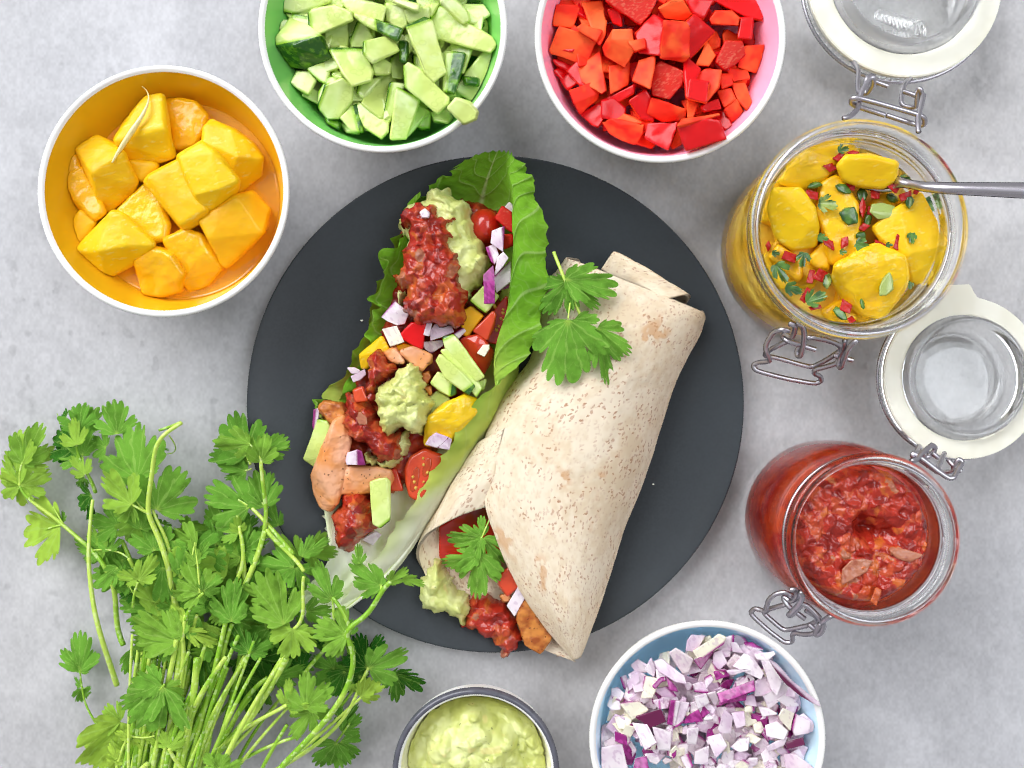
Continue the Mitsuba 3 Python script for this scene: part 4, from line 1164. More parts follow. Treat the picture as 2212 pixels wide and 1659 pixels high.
# ---------------------------------------------------------------- red onion in the blue bowl
G_O = 'diced red onion in the blue bowl'
ONI = [  # outline, z, skin line / 1 all purple / None, thickness, words
    ([(1085, 740), (1340, 650), (1350, 715), (1105, 806)], 64, 1, 5, 'long magenta onion bar'),
    ([(1100, 806), (1290, 745), (1285, 782), (1130, 800)], 60, 1, 4, 'magenta sliver under the long bar'),
    ([(525, 900), (700, 845), (735, 930), (620, 976)], 61, 1, 5, 'magenta onion square'),
    ([(920, 450), (1100, 330), (1142, 350), (1130, 390), (960, 512)], 62, (1180, 360, 960, 520), 5, 'magenta-striped onion stick'),
    ([(925, 510), (1060, 450), (1000, 510), (970, 572)], 59, 1, 5, 'small magenta onion wedge'),
    ([(755, 455), (800, 425), (920, 500), (890, 590), (850, 602), (790, 520)], 61, None, 8, 'cream fan-shaped onion heart'),
    ([(655, 520), (700, 500), (860, 620), (875, 672), (800, 662), (680, 582)], 64, None, 5, 'long pale onion slice'),
    ([(1195, 550), (1270, 460), (1330, 480), (1410, 600), (1390, 642), (1260, 582)], 60, None, 6, 'broad white onion piece'),
    ([(1385, 500), (1430, 490), (1540, 650), (1500, 752), (1470, 722)], 61, None, 5, 'tall pale onion blade'),
    ([(1340, 470), (1480, 450), (1490, 465), (1440, 512), (1360, 502)], 61, None, 5, 'leaf-shaped onion slice'),
    ([[(1450, 510), (1490, 530), (1590, 640), (1570, 680)], [(1570, 680), (1590, 640), (1700, 735), (1680, 765)], [(1680, 765), (1700, 735), (1790, 795), (1805, 833), (1740, 802)]], 66, (1440, 530, 1740, 815), 3, 'long curved onion strip leaning out over the rim'),
    ([(1505, 900), (1540, 840), (1620, 875), (1590, 990)], 60, (1500, 900, 1530, 990), 7, 'onion layer with a violet edge'),
    ([(1600, 985), (1630, 880), (1730, 930), (1722, 1010), (1625, 1030)], 61, (1600, 1000, 1625, 880), 7, 'pale block of onion layers'),
    ([(1420, 960), (1500, 930), (1577, 1000), (1550, 1060), (1430, 1032)], 62, None, 6, 'white onion square'),
    ([(1065, 590), (1140, 575), (1170, 610), (1080, 642)], 60, 1, 5, 'small magenta onion flake'),
    ([(1155, 585), (1300, 570), (1322, 580), (1180, 605)], 64, None, 3, 'thin white onion splinter'),
    ([(745, 950), (770, 785), (826, 790), (792, 960)], 61, (790, 780, 770, 960), 7, 'upright dark magenta onion slab'),
    ([(800, 960), (830, 790), (892, 800), (850, 922)], 60, None, 6, 'upright pale onion slab'),
    ([(420, 810), (540, 790), (612, 850), (500, 917)], 60, (415, 800, 545, 782), 6, 'pale onion square'),
    ([(375, 900), (500, 890), (480, 987), (400, 985)], 58, None, 6, 'white onion square'),
    ([(500, 940), (600, 950), (672, 1080), (590, 1132), (550, 1052)], 62, (600, 1140, 690, 1080), 6, 'pale curved onion piece with a water drop'),
    ([(285, 1110), (430, 1090), (472, 1260), (290, 1260)], 60, None, 6, 'big grey-white onion square'),
    ([(640, 970), (770, 1000), (760, 1132), (680, 1132)], 60, None, 7, 'cream onion block'),
    ([(882, 985), (960, 972), (940, 1092), (880, 1092)], 62, None, 6, 'narrow cream onion cube'),
    ([(1015, 1040), (1110, 1015), (1152, 1100), (1080, 1182)], 61, None, 5, 'curved pinkish onion slice'),
    ([(930, 760), (1010, 737), (1030, 800), (955, 842)], 63, None, 6, 'small bright white onion square'),
    ([(1185, 870), (1270, 860), (1282, 960), (1220, 982)], 61, None, 6, 'cream onion square'),
    ([(520, 1190), (600, 1170), (612, 1260), (510, 1260)], 60, 1, 5, 'magenta onion square'),
    ([(1555, 1080), (1680, 1040), (1692, 1090), (1570, 1122)], 60, 1, 6, 'dark magenta onion bar'),
    ([(1545, 1160), (1620, 1150), (1760, 1260), (1560, 1260)], 60, (1550, 1130, 1700, 1150), 6, 'large onion piece'),
    ([(380, 1000), (460, 1030), (462, 1100), (380, 1062)], 59, 1, 5, 'dark magenta onion flake'),
    ([(880, 370), (910, 330), (1000, 340), (970, 400), (940, 452), (870, 442)], 59, None, 7, 'white onion chunk'),
    ([(1175, 380), (1220, 382), (1272, 462), (1190, 452)], 58, None, 6, 'greenish white onion chunk'),
    ([(1090, 990), (1140, 850), (1195, 900), (1180, 1010), (1110, 1012)], 60, None, 6, 'curled cream onion heart'),
    ([(560, 770), (590, 620), (690, 640), (640, 770)], 58, (550, 740, 590, 600), 6, 'pinkish onion slab'),
    ([(640, 690), (690, 630), (735, 620), (700, 660), (655, 705)], 61, 1, 4, 'magenta onion sliver'),
    ([(735, 625), (800, 690), (815, 725), (760, 718)], 61, 1, 4, 'magenta onion sliver'),
    ([(585, 580), (630, 495), (660, 570), (650, 625)], 59, None, 5, 'pointed onion tip'),
    ([(455, 670), (540, 590), (555, 650), (480, 722)], 58, None, 5, 'pale onion flake'),
    ([(1275, 390), (1330, 385), (1405, 435), (1300, 430)], 56, (1270, 395, 1410, 425), 5, 'violet-edged onion flake'),
    ([(870, 900), (960, 850), (990, 930), (850, 945)], 58, 1, 5, 'dark magenta onion wedge'),
    ([(1180, 1110), (1240, 1050), (1310, 1040), (1300, 1130), (1240, 1145)], 60, None, 6, 'bright white onion cube'),
    ([(935, 1140), (1030, 1100), (1020, 1230), (930, 1225)], 60, None, 6, 'pale onion block'),
    ([(1425, 1110), (1520, 1060), (1570, 1040), (1550, 1090), (1440, 1140)], 62, (1400, 1080, 1560, 1020), 4, 'violet-backed onion sliver'),
    ([(1370, 830), (1440, 840), (1500, 880), (1400, 900)], 59, None, 5, 'white onion flake'),
    ([(1400, 760), (1600, 640), (1620, 720), (1440, 840)], 58, None, 6, 'pale onion slab')]


def oni_uv(v, f, skin, crop):
    if skin is None:
        d = np.full(len(v), 3.0)
    elif skin == 1:
        d = np.where(vnormals(v, f)[:, 2] > .15, -1.0, 1.2)
    else:
        d = line_mm(v, skin, crop)
    return np.c_[np.clip(d, -2, 5), np.full(len(v), rng.uniform(0, 1))]


for g, z, skin, th, words in ONI:
    g_, z_ = settle(g, 'O', z, (1529, 1597), 236, 4)
    v, f = solid(g_, 'O', z_, th, r=.0004, shrink=.94, edge=.0015, amp=.0006, freq=130, seed=nseed())
    cx, cy = pcentre(g, 'O')
    v = keep_in(v, b_oni)
    key = thing('onion_piece', piece_label(words, cx, cy, (1529, 1597), 236, 'the blue bowl'), 'red onion', G_O)
    put(key, (v, f), 'm_onion', uv=oni_uv(v, f, skin, 'O'))


def oni_fill(g, z, p):
    # a curved shell of an onion layer, chopped
    v, f = solid(g, 'd', z, rng.uniform(3, 6), r=.0004, shrink=.95, edge=.0018, amp=.0006, freq=130, seed=nseed())
    w = rng.uniform()
    skin = 1 if w < .09 else (g[0][0], g[0][1], g[1][0], g[1][1]) if w < .55 else None
    look = 'magenta-skinned' if skin == 1 else 'violet-edged' if skin else 'pale'
    v = keep_in(v, b_oni)
    key = thing('onion_piece', piece_label(f'buried {look} onion piece low in the pile' if z < 53 else f'small {look} onion piece', p[0], p[1], (1529, 1597), 236, 'the blue bowl'), 'red onion', G_O)
    put(key, (v, f), 'm_onion', uv=oni_uv(v, f, skin, 'd'))


filler(66, (1526, 1604), 222, 45, 49, (28, 42), 6, oni_fill, ymax=1700)
filler(125, (1522, 1604), 220, 50, 55, (18, 31), 5, oni_fill, ymax=1690)
filler(62, (1515, 1612), 175, 54, 58, (10, 20), 5, oni_fill, ymax=1685)

# ---------------------------------------------------------------- guacamole in its dish
gc = P(1028, 1668, .034)
gcp = [(1028 + 158 * math.cos(a), 1668 + 158 * math.sin(a)) for a in np.linspace(0, 2 * np.pi, 40, endpoint=False)]
toD = lambda g, crop: [(CROP[crop][0] + x * CROP[crop][2], CROP[crop][1] + y * CROP[crop][2]) for x, y in g]  # noqa: E731
mound = toD([(790, 1190), (860, 1080), (1000, 980), (1050, 905), (1180, 890), (1290, 980), (1440, 1060), (1510, 1170), (1500, 1260), (1600, 1420), (1400, 1600), (1000, 1620), (800, 1420)], 'G')
v, f, uv = heap([(gcp, 24, 33, 8), (mound, 28, 44, 12)], 'd', spacing=.0009, lumps=(.010, .0030), fine=(.0010, 240), seed=11, wob=.0006)
v = keep_in(v, b_gua)
put(thing('guacamole', 'mound of pale green guacamole filling the small grey-rimmed dish', 'guacamole'), (v, f), 'm_guacamole', uv=uv)

# ---------------------------------------------------------------- salsa in the small jar
sc = P(1883, 1164, .07)
rad = .0324
ring = [((sc[0] + rad * math.cos(a)) / (K * (H - .063) / H) + CX, CY - (sc[1] + rad * math.sin(a)) / (K * (H - .063) / H)) for a in np.linspace(0, 2 * np.pi, 60, endpoint=False)]
ring = [(CX + (js[0] + rad * math.cos(a)) / (K * (H - .063) / H), CY - (js[1] + rad * math.sin(a)) / (K * (H - .063) / H)) for a in np.linspace(0, 2 * np.pi, 60, endpoint=False)]
v, f, uv = heap([(ring, 54, 66, 6)], 'd', spacing=.0008, lumps=(.0058, .0012), fine=(.0010, 420), seed=5, pulp=.0024, wob=.0, craters=[(1866, 1138, 5.5, 12), (1905, 1152, 5, 6), (1850, 1120, 3, 5)])
k_salsa = thing('tomato_salsa', 'chunky red tomato salsa filling the small clip-top jar', 'salsa')
part(k_salsa, 'surface', (v, f), 'm_salsa', uv=uv)
body = smooth_profile([(.0004, .0052), (.024, .0052), (.0345, .0068), (.0396, .014), (.0400, .03), (.0395, .044), (.0380, .050), (.0355, .0550), (.028, .056), (.0004, .050)], 4)
v, f = moved(lathe(body, 120), at=(js[0], js[1], 0))
n_ = vnormals(v, f)
part(k_salsa, 'body', (v, f), 'm_salsa_side')
for lab, g, z in (('translucent orange onion flake lying on the salsa in the jar', [(505, 1255), (545, 1215), (600, 1212), (632, 1220), (610, 1262), (540, 1300), (505, 1318)], 74), ('pale shiny onion flake right of the hollow in the jar salsa', [(705, 1180), (760, 1172), (838, 1197), (790, 1225), (730, 1205)], 74),
                  ('orange carrot sliver standing at the front of the jar salsa', [(625, 1390), (650, 1330), (668, 1340), (645, 1405)], 76)):
    v, f = solid(g, 'S', z, 3, r=.0006, seed=nseed(), edge=.001)
    put(thing('vegetable_flake', lab, 'vegetable flake'), (v, f), 'm_salsa', uv=np.c_[np.full(len(v), .97 if 'onion' in lab else .88), np.ones(len(v))])
# ---------------------------------------------------------------- mango salad in the large jar
G_J = 'mango pieces in the clip-top jar'
JM = [('large mango chunk at the back left of the jar', [(480, 432, -3), (520, 340, 0), (620, 240, 1), (770, 205, 0), (900, 212, -2), (930, 262, -4), (820, 302, 3), (760, 402, 0), (640, 462, -4), (560, 470, -5)], 73, 22, .28, 1),
      ('mango wedge lifted on the spoon', [(810, 332, 0), (850, 282, 2), (1000, 275, 3), (1160, 322, 1), (1150, 412, -3), (1080, 457, -5), (960, 457, -5), (840, 412, -3)], 84, 14, .26, 0),
      ('smooth square mango chunk at the left of the jar', [(415, 572, -3), (450, 460, 3), (600, 457, 3), (690, 562, 2), (712, 692, -2), (690, 792, -8), (560, 817, -9), (470, 752, -8), (690, 660, 0)], 78, 22, .16, 0),
      ('mango piece in the middle of the jar with herb bits on it', [(730, 420, 0), (800, 382, 1), (840, 422, 1), (930, 542, 2), (950, 642, 2), (920, 862, -2), (780, 902, -5), (760, 762, 0), (690, 582, -2)], 74, 20, .42, 1),
      ('biggest mango slab leaning at the right of the jar', [(1010, 682, -2), (1150, 562, 2), (1280, 482, -1), (1350, 602, -2), (1450, 782, -4), (1400, 882, -7), (1330, 1012, -9), (1240, 1002, -7), (1200, 842, 3), (1060, 752, 0)], 77, 20, .34, 0),
      ('wet mango block at the front of the jar', [(780, 972, -5), (800, 902, 2), (950, 802, 2), (1040, 772, 1), (1200, 842, 3), (1220, 962, 0), (1180, 1062, -5), (1070, 1200, -9), (960, 1192, -9), (850, 1092, -8)], 79, 22, .32, 1),
      ('dark gold mango piece sunk at the lower left of the jar', [(430, 842), (470, 782), (560, 822), (620, 882), (600, 982), (500, 902)], 68, 18, .60, 1),
      ('small mango piece between the left chunk and the front block', [(650, 852), (740, 772), (770, 842), (760, 922), (680, 912)], 68, 14, .45, 0),
      ('mango piece under chilli bits at the front of the jar', [(730, 1162), (840, 1082), (940, 1182), (900, 1222), (780, 1202)], 67, 14, .55, 1),
      ('mango piece below the spoon tip', [(1080, 482), (1180, 522), (1100, 602), (1000, 562)], 69, 14, .5, 0)]
for lab, g, z, th, tone, wet in JM:
    v, f = solid(g, 'J', z, th, r=.0019, shrink=.9, edge=.0013, amp=.0005 if not wet else .0012, freq=120, seed=nseed(), smooth=7)
    put(thing('mango_chunk', lab, 'mango', G_J), (v, f), 'm_mango_wet' if wet else 'm_mango', uv=tone_uv(v, tone))
# chunks lower in the jar, seen through its side
for i in range(30):
    a, zz = rng.uniform(0, 2 * np.pi), [12, 24, 36, 46][i % 4]
    q = rng.uniform(.022, .034)
    c = jc[:2] + q * np.array([math.cos(a), math.sin(a)])
    pts = c + np.array([[math.cos(t), math.sin(t)] for t in np.linspace(0, 2 * np.pi, 6)[:5] + rng.uniform(0, 6)]) * rng.uniform(.011, .0135)
    pts = jc[:2] + (pts - jc[:2]) * np.minimum(1, .0442 / np.maximum(np.linalg.norm(pts - jc[:2], axis=1), 1e-6))[:, None]
    hw = rng.uniform(.006, .0085)
    v, f = hull_mesh([np.vstack([np.c_[pts, np.full(5, zz / 1000 + hw)], np.c_[c + (pts - c) * .85, np.full(5, zz / 1000 - hw)]])], .0015, .0025, 3)
    put(thing('mango_chunk', f"mango chunk in the {['bottom', 'second', 'third', 'upper'][i % 4]} layer {clock(math.cos(a) * 2, -math.sin(a) * 2, (0, 0), 2).replace(' by the rim of', ' against')} the large jar", 'mango', 'mango chunks low in the clip-top jar'), (v, f), 'm_mango', uv=tone_uv(v, rng.uniform(.2, .6)))
v, f = moved(lathe([(.0004, .0056), (.036, .0052), (.0448, .013), (.0452, .03), (.0447, .042), (.0430, .046), (.040, .048), (.0004, .0510)], 96), at=(jc[0], jc[1], 0))
k = thing('mango_dressing', 'cloudy orange mango dressing round the chunks in the large jar', 'dressing')
put(k, (v, f), 'm_dressing')


def chip(name, cat, words, cx, cy, w, h, ang, z, crop, mat, tone=0.0, group=None, th=3.0, n=6, lab=None, r=.0005):
    a = np.linspace(0, 2 * np.pi, n, endpoint=False) + rng.uniform(0, 1)
    jit = rng.uniform(.78, 1.12, n)
    q = np.c_[np.cos(a) * w / 2, np.sin(a) * h / 2] * jit[:, None] * 1.12
    t = math.radians(ang)
    q = q @ np.array([[math.cos(t), math.sin(t)], [-math.sin(t), math.cos(t)]])
    g = [(cx + x, cy + y, rng.uniform(-.8, .8)) for x, y in q]
    v, f = solid(g, crop, z, th, r=r, shrink=.92, edge=.0011, amp=.0004, freq=300, seed=nseed())
    put(thing(name, lab or words, cat, group), (v, f), mat, uv=np.c_[np.full(len(v), tone), np.full(len(v), rng.uniform(0, 1))])


def jlab(what, cx, cy):
    ox, oy, s = CROP['J']
    return f"{what} {clock(ox + s * cx, oy + s * cy, (1853, 500), 195)} the large jar".replace(' near the centre of', ' in').replace(' midway in', ' inside')


for cx, cy, w, h, a, z in [(830, 285, 80, 45, -20, 79), (900, 260, 70, 28, 0, 80), (778, 345, 75, 58, 10, 77), (672, 500, 85, 55, 20, 76), (890, 455, 70, 45, 30, 77), (1030, 500, 65, 55, 30, 76), (958, 570, 40, 100, 0, 76), (1130, 455, 85, 45, 40, 80),
                           (1200, 510, 95, 55, -20, 81), (1262, 475, 65, 32, -50, 82), (965, 682, 65, 50, -30, 76), (762, 772, 100, 45, 45, 76), (857, 765, 45, 70, 15, 77), (1065, 800, 58, 115, -40, 80), (1155, 770, 38, 100, 15, 80), (1162, 905, 42, 62, 20, 81),
                           (545, 848, 95, 58, 15, 74), (665, 960, 45, 110, 20, 73), (722, 955, 75, 85, 30, 73), (637, 1062, 45, 115, 30, 74), (690, 1136, 90, 26, -8, 74), (868, 1135, 68, 90, -35, 76), (892, 1205, 45, 45, 0, 75), (1000, 590, 34, 60, 20, 74), (425, 785, 30, 60, 0, 68)]:
    chip('chilli_piece', 'chilli', jlab('small red chilli piece', cx, cy), cx, cy, w, h, a, z, 'J', 'm_chilli', n=4, r=.0002, group='red chilli bits in the mango salad')
for cx, cy, w, h, a, z, tone, words in [(765, 555, 115, 95, 10, 78, .5, 'grey-green torn leaf'), (880, 617, 105, 95, 20, 79, .15, 'dark green jalapeno cube'), (1078, 590, 160, 90, 8, 78, .75, 'half-moon of green jalapeno'), (1222, 540, 42, 65, 10, 81, .5, 'green jalapeno bit'),
                                        (690, 445, 70, 32, -15, 77, .2, 'green herb sliver'), (848, 462, 90, 42, 25, 78, .2, 'green jalapeno strip'), (735, 745, 65, 38, 10, 79, .1, 'dark herb flake'), (962, 788, 90, 85, 20, 79, .2, 'crinkled parsley flake'), (1235, 747, 40, 65, 0, 80, .1, 'diamond of herb leaf'),
                                        (850, 822, 45, 30, 0, 77, .3, 'small herb flake'), (620, 872, 85, 95, 10, 74, .25, 'curly parsley tuft'), (500, 945, 75, 125, -35, 73, .25, 'smooth green leaf'), (570, 1032, 100, 75, 20, 73, .2, 'green leaf piece'), (695, 1082, 125, 85, -25, 74, .3, 'large green leaf piece'),
                                        (1090, 1012, 72, 125, 20, 82, .9, 'pale green jalapeno slice'), (957, 1117, 14, 55, -15, 80, .1, 'thin herb thread'), (832, 1172, 90, 48, 40, 75, .1, 'dark jalapeno strip'), (1200, 405, 60, 20, 0, 76, .1, 'herb flake'), (1345, 555, 50, 95, -30, 72, .1, 'dark herb leaf'),
                                        (757, 985, 45, 75, 0, 75, .5, 'green jalapeno bit'), (850, 242, 65, 32, -15, 79, .2, 'herb flake'), (470, 828, 50, 32, 0, 71, .25, 'herb flake'), (955, 500, 48, 70, 0, 74, .15, 'dark jalapeno bit'), (985, 640, 35, 80, 10, 73, .1, 'dark herb bit'), (950, 730, 55, 35, 0, 76, .1, 'dark herb bit'), (1110, 782, 40, 20, 0, 80, .1, 'herb flake'), (1125, 520, 60, 40, 30, 74, .1, 'dark jalapeno bit'), (1228, 1012, 20, 50, 10, 70, .1, 'dark herb flake')]:
    if any(q in words for q in ('leaf', 'flake', 'tuft')):
        t_ = math.radians(a)
        dx, dy = (w / 2 * math.cos(t_), w / 2 * math.sin(t_)) if w > h else (-h / 2 * math.sin(t_), h / 2 * math.cos(t_))
        m, uv = leaf(P(cx - dx, cy - dy, (z + 1) / 1000, 'J'), P(cx + dx, cy + dy, (z + 1.5) / 1000, 'J'), .62, 2, fold=.25, droop=.1, seed=nseed(), nt=49, ns=6)
        put(thing('herb_piece', jlab(words, cx, cy), 'herb', 'green bits in the mango salad'), m, 'm_herb', uv=np.c_[np.full(len(m[0]), tone), np.full(len(m[0]), rng.uniform(0, 1))])
        continue
    chip('herb_piece', 'herb', jlab(words, cx, cy), cx, cy, w, h, a, z, 'J', 'm_herb', tone, group='green bits in the mango salad', th=2.2, n=7)

# spoon
k = thing('spoon', 'stainless steel spoon with its handle out over the rim of the large jar', 'spoon')
up, lo = [], []
st = [(960, 400, 450, 74), (1040, 385, 475, 76), (1110, 392, 474, 79), (1160, 402, 452, 82), (1220, 420, 455, 86), (1300, 432, 472, 92), (1400, 435, 484, 97), (1500, 436, 491, 100), (1650, 436, 500, 103), (1870, 437, 513, 107), (2200, 436, 528, 112)]
grid = []
for x, y0, y1, z in st:
    row = []
    for t in np.linspace(0, 1, 9):
        row.append(P(x, y0 + (y1 - y0) * t, (z + 1.6 * (1 - (2 * t - 1) ** 2) * (1 if x > 1150 else -2.5)) / 1000, 'J'))
    grid.append(row)
g = sheet(grid, 80, 13)
put(k, thicken(g, .0016), 'm_steel')

# ---------------------------------------------------------------- the lettuce wrap on the plate
lw = thing('lettuce_leaf', 'long green cos lettuce leaf folded round its filling at the left of the plate', 'lettuce')
S = [[(640, 1285, 19), (650, 1300, 16), (668, 1318, 14), (690, 1338, 15), (712, 1332, 17), (722, 1318, 20)],
     [(720, 1195, 17), (755, 1210, 14), (790, 1235, 13), (838, 1252, 15), (832, 1236, 22), (800, 1224, 26)],
     [(700, 1080, 14), (770, 1095, 10), (850, 1120, 9), (935, 1120, 13), (927, 1106, 24), (893, 1089, 31)],
     [(690, 960, 13), (790, 960, 8), (900, 985, 8), (1022, 1000, 12), (1008, 985, 26), (962, 978, 35)],
     [(700, 865, 13), (800, 850, 8), (930, 870, 8), (1085, 890, 14), (1070, 870, 32), (1034, 860, 41)],
     [(775, 760, 17), (840, 755, 8), (960, 765, 8), (1120, 800, 16), (1068, 772, 45), (1138, 765, 44)],
     [(815, 640, 18), (865, 640, 8), (985, 640, 8), (1128, 650, 20), (1098, 650, 49), (1174, 655, 45)],
     [(856, 535, 20), (900, 530, 9), (1005, 530, 9), (1126, 530, 24), (1108, 520, 50), (1181, 540, 45)],
     [(896, 434, 24), (945, 440, 11), (1030, 440, 13), (1103, 430, 30), (1108, 420, 49), (1160, 430, 45)],
     [(955, 388, 28), (992, 387, 24), (1050, 380, 27), (1090, 375, 36), (1102, 370, 47), (1142, 374, 44)],
     [(1002, 352, 40), (1040, 334, 43), (1072, 329, 45), (1092, 331, 46), (1105, 338, 47), (1119, 345, 45)]]
nu, nv = 240, 84
g = sheet([PP(r) for r in S], nu, nv)
tt, uu = np.meshgrid(np.linspace(0, 1, nu), np.linspace(0, 1, nv), indexing='ij')
gv = g.reshape(-1, 3)
gn = vnormals(gv, grid_faces(nu, nv)).reshape(nu, nv, 3)
e = np.maximum(np.clip((uu - .80) / .20, 0, 1), np.clip((.2 - uu) / .2, 0, 1)) * np.clip(tt / .15, 0, 1) * np.clip((1.02 - tt) / .1, 0.3, 1)
ruf = np.sin(tt * 63 + 3 * meshkit.noise(np.c_[tt.ravel() * 9, uu.ravel() * 2, tt.ravel() * 0]).reshape(nu, nv)) * .0016 + np.sin(tt * 131 + 2.0) * .0007
nz = (meshkit.fbm(gv * 120, 3, seed=4).reshape(nu, nv) - .5) * .0020
g = g + gn * (ruf * e ** 1.5 + nz * np.clip(tt / .2, 0, 1))[..., None]
# toothed, frilled margin
saw = np.abs(((tt * 33 + .7 * meshkit.noise(np.c_[tt.ravel() * 40, tt.ravel() * 0, uu.ravel() * 0]).reshape(nu, nv)) % 1) - .35)
amp = .0030 * meshkit.noise(np.c_[tt[:, 0] * 60, tt[:, 0] * 0, tt[:, 0] * 0], seed=3)[:, None] * np.clip(tt / .1, 0, 1)
dir_r = g[:, -1] - g[:, -5]
dir_r /= np.linalg.norm(dir_r, axis=1, keepdims=True) + 1e-9
g = g + dir_r[:, None, :] * (np.clip((uu - .93) / .07, 0, 1) * (saw * 1.2) * amp * 1.6)[..., None]
dir_l = g[:, 0] - g[:, 4]
dir_l /= np.linalg.norm(dir_l, axis=1, keepdims=True) + 1e-9
g = g + dir_l[:, None, :] * (np.clip((.07 - uu) / .07, 0, 1) * (saw * 1.6) * amp * 2.4)[..., None]
# the tip edge is frilled as well
tipd = g[-1] - g[-8]
tipd /= np.linalg.norm(tipd, axis=1, keepdims=True) + 1e-9
g = g + tipd[None] * (np.clip((tt - .96) / .04, 0, 1) * np.abs(((uu * 9) % 1) - .5) * .0045)[..., None]
plate_floor = lambda q: .0046  # noqa: E731
part(lw, 'blade', (g.reshape(-1, 3), grid_faces(nu, nv)), 'm_lettuce', uv=np.c_[uu.ravel(), tt.ravel()])
# frilled left margin that shows beyond the filling
lf = [[(905, 412, 30), (893, 425, 27), (880, 440, 24)], [(880, 470, 28), (878, 500, 26), (890, 520, 22)], [(872, 520, 30), (866, 545, 26), (885, 560, 20)], [(822, 545, 33), (828, 575, 28), (870, 600, 20)],
      [(836, 590, 31), (838, 600, 27), (870, 620, 18)], [(802, 642, 30), (820, 650, 26), (870, 655, 16)], [(815, 668, 29), (830, 676, 24), (870, 680, 15)], [(790, 712, 28), (810, 705, 24), (860, 700, 14)], [(798, 748, 26), (815, 740, 22), (850, 730, 12)],
      [(772, 790, 24), (800, 790, 20), (840, 780, 11)], [(738, 846, 22), (765, 838, 19), (800, 830, 11)], [(735, 870, 18), (760, 860, 15), (800, 850, 10)], [(678, 865, 20), (690, 880, 16), (720, 890, 10)], [(690, 890, 16), (700, 900, 14), (730, 905, 10)]]
n1, n2 = 150, 22
g2 = sheet([PP(r) for r in lf], n1, n2)
t2, u2 = np.meshgrid(np.linspace(0, 1, n1), np.linspace(0, 1, n2), indexing='ij')
n3 = vnormals(g2.reshape(-1, 3), grid_faces(n1, n2)).reshape(n1, n2, 3)
g2 = g2 + n3 * (((1 - u2) ** 1.3) * (.0020 * np.sin(t2 * 75) + .0010 * np.sin(t2 * 140 + 1)))[..., None]
part(lw, 'frilled_margin', (g2.reshape(-1, 3), grid_faces(n1, n2)), 'm_lettuce', uv=np.c_[.02 + .2 * u2.ravel(), np.full(n1 * n2, .62) + .38 * (1 - t2.ravel())])
# fleshy white base of the rib
rb = [[(626, 1290, 20), (640, 1308, 18), (662, 1326, 16), (690, 1342, 17.5), (716, 1334, 18)], [(712, 1195, 19), (755, 1210, 16), (790, 1235, 15), (834, 1246, 18), (830, 1238, 21)], [(698, 1080, 16), (770, 1095, 12), (850, 1120, 11), (926, 1116, 16), (924, 1110, 19)], [(690, 960, 15), (790, 960, 10), (900, 985, 10), (985, 992, 13), (990, 990, 15)], [(720, 880, 12), (800, 860, 9.5), (930, 875, 9.5), (1000, 880, 10), (1010, 880, 10.5)]]
gR = sheet([PP(r) for r in rb], 60, 40)
tR, uR = np.meshgrid(np.linspace(0, 1, 60), np.linspace(0, 1, 40), indexing='ij')
gR[..., 2] += .0022 * np.clip(1 - tR * 2.2, 0, 1)
gR[..., 2] += .0006 * np.sin(uR * 30 + 2 * tR) + .0016 * np.exp(-((uR - .45) / .2) ** 2) * (1 - tR)
uvR = np.c_[uR.ravel(), np.maximum(tR, .9 * np.clip((uR - .8) / .2, 0, 1)).ravel()]
part(lw, 'rib', thicken(gR, .0012), 'm_rib', uv=np.vstack([uvR, uvR]), label='thick white base of the lettuce leaf')

FILL = 'filling of the lettuce wrap'


def bit(name, cat, lab, g, crop, z, th, mat, uvf, r=.0009, edge=.0013, amp=.0004, freq=180, smooth=0, group=FILL):
    v, f = solid(g, crop, z, th, r=r, edge=edge, amp=amp, freq=freq, seed=nseed(), smooth=smooth, floor=6)
    key = thing(name, lab, cat, group)
    put(key, (v, f), mat, uv=uvf(v, f))
    return key


flat = lambda a: (lambda v, f: np.c_[np.full(len(v), a), np.full(len(v), rng.uniform(0, 1))])  # noqa: E731
cuk = lambda skin, crop, flip=False: (lambda v, f: np.c_[np.clip(line_mm(v, skin, crop, flip), -5, 20) if skin else np.full(len(v), 7.0), np.full(len(v), rng.uniform(0, 1))])  # noqa: E731
oni = lambda skin, crop: (lambda v, f: oni_uv(v, f, skin, crop))  # noqa: E731


def ell(cx, cy, rx, ry, ang=0, n=16, dz=0):
    t = math.radians(ang)
    return [(cx + rx * math.cos(a) * math.cos(t) - ry * math.sin(a) * math.sin(t), cy + rx * math.cos(a) * math.sin(t) + ry * math.sin(a) * math.cos(t), dz) for a in np.linspace(0, 2 * np.pi, n, endpoint=False)]


# whole cherry tomato half hidden by the guacamole
v, f = hull_mesh([P(1775, 640, .024, 'B') + trimesh.creation.icosphere(subdivisions=3, radius=1).vertices * np.array([.0078, .0084, .0076])], .0005, .0011)
put(thing('cherry_tomato', 'round shiny cherry tomato between guacamole and the lettuce fold', 'tomato', FILL), (v, f), 'm_tomato', uv=flat(1.0)(v, f))
bit('pepper_piece', 'red pepper', 'pepper strip with brown-red ribs tucked in the top of the lettuce', [(1890, 540), (1980, 410), (2090, 480), (2100, 720), (2000, 642)], 'B', 36, 8, 'm_pepper', lambda v, f: pep_uv(v, f, 'r'))
bit('pepper_piece', 'red pepper', 'red pepper piece touching the lettuce fold', [(1990, 740), (2095, 735), (2100, 852), (2000, 902)], 'B', 34, 8, 'm_pepper', lambda v, f: pep_uv(v, f, 'f'))
bit('onion_piece', 'red onion', 'small white onion corner at the very top by the lettuce fold', [(2010, 420), (2060, 365), (2100, 400), (2095, 480)], 'B', 35, 5, 'm_onion', oni(None, 'B'), r=.0004)
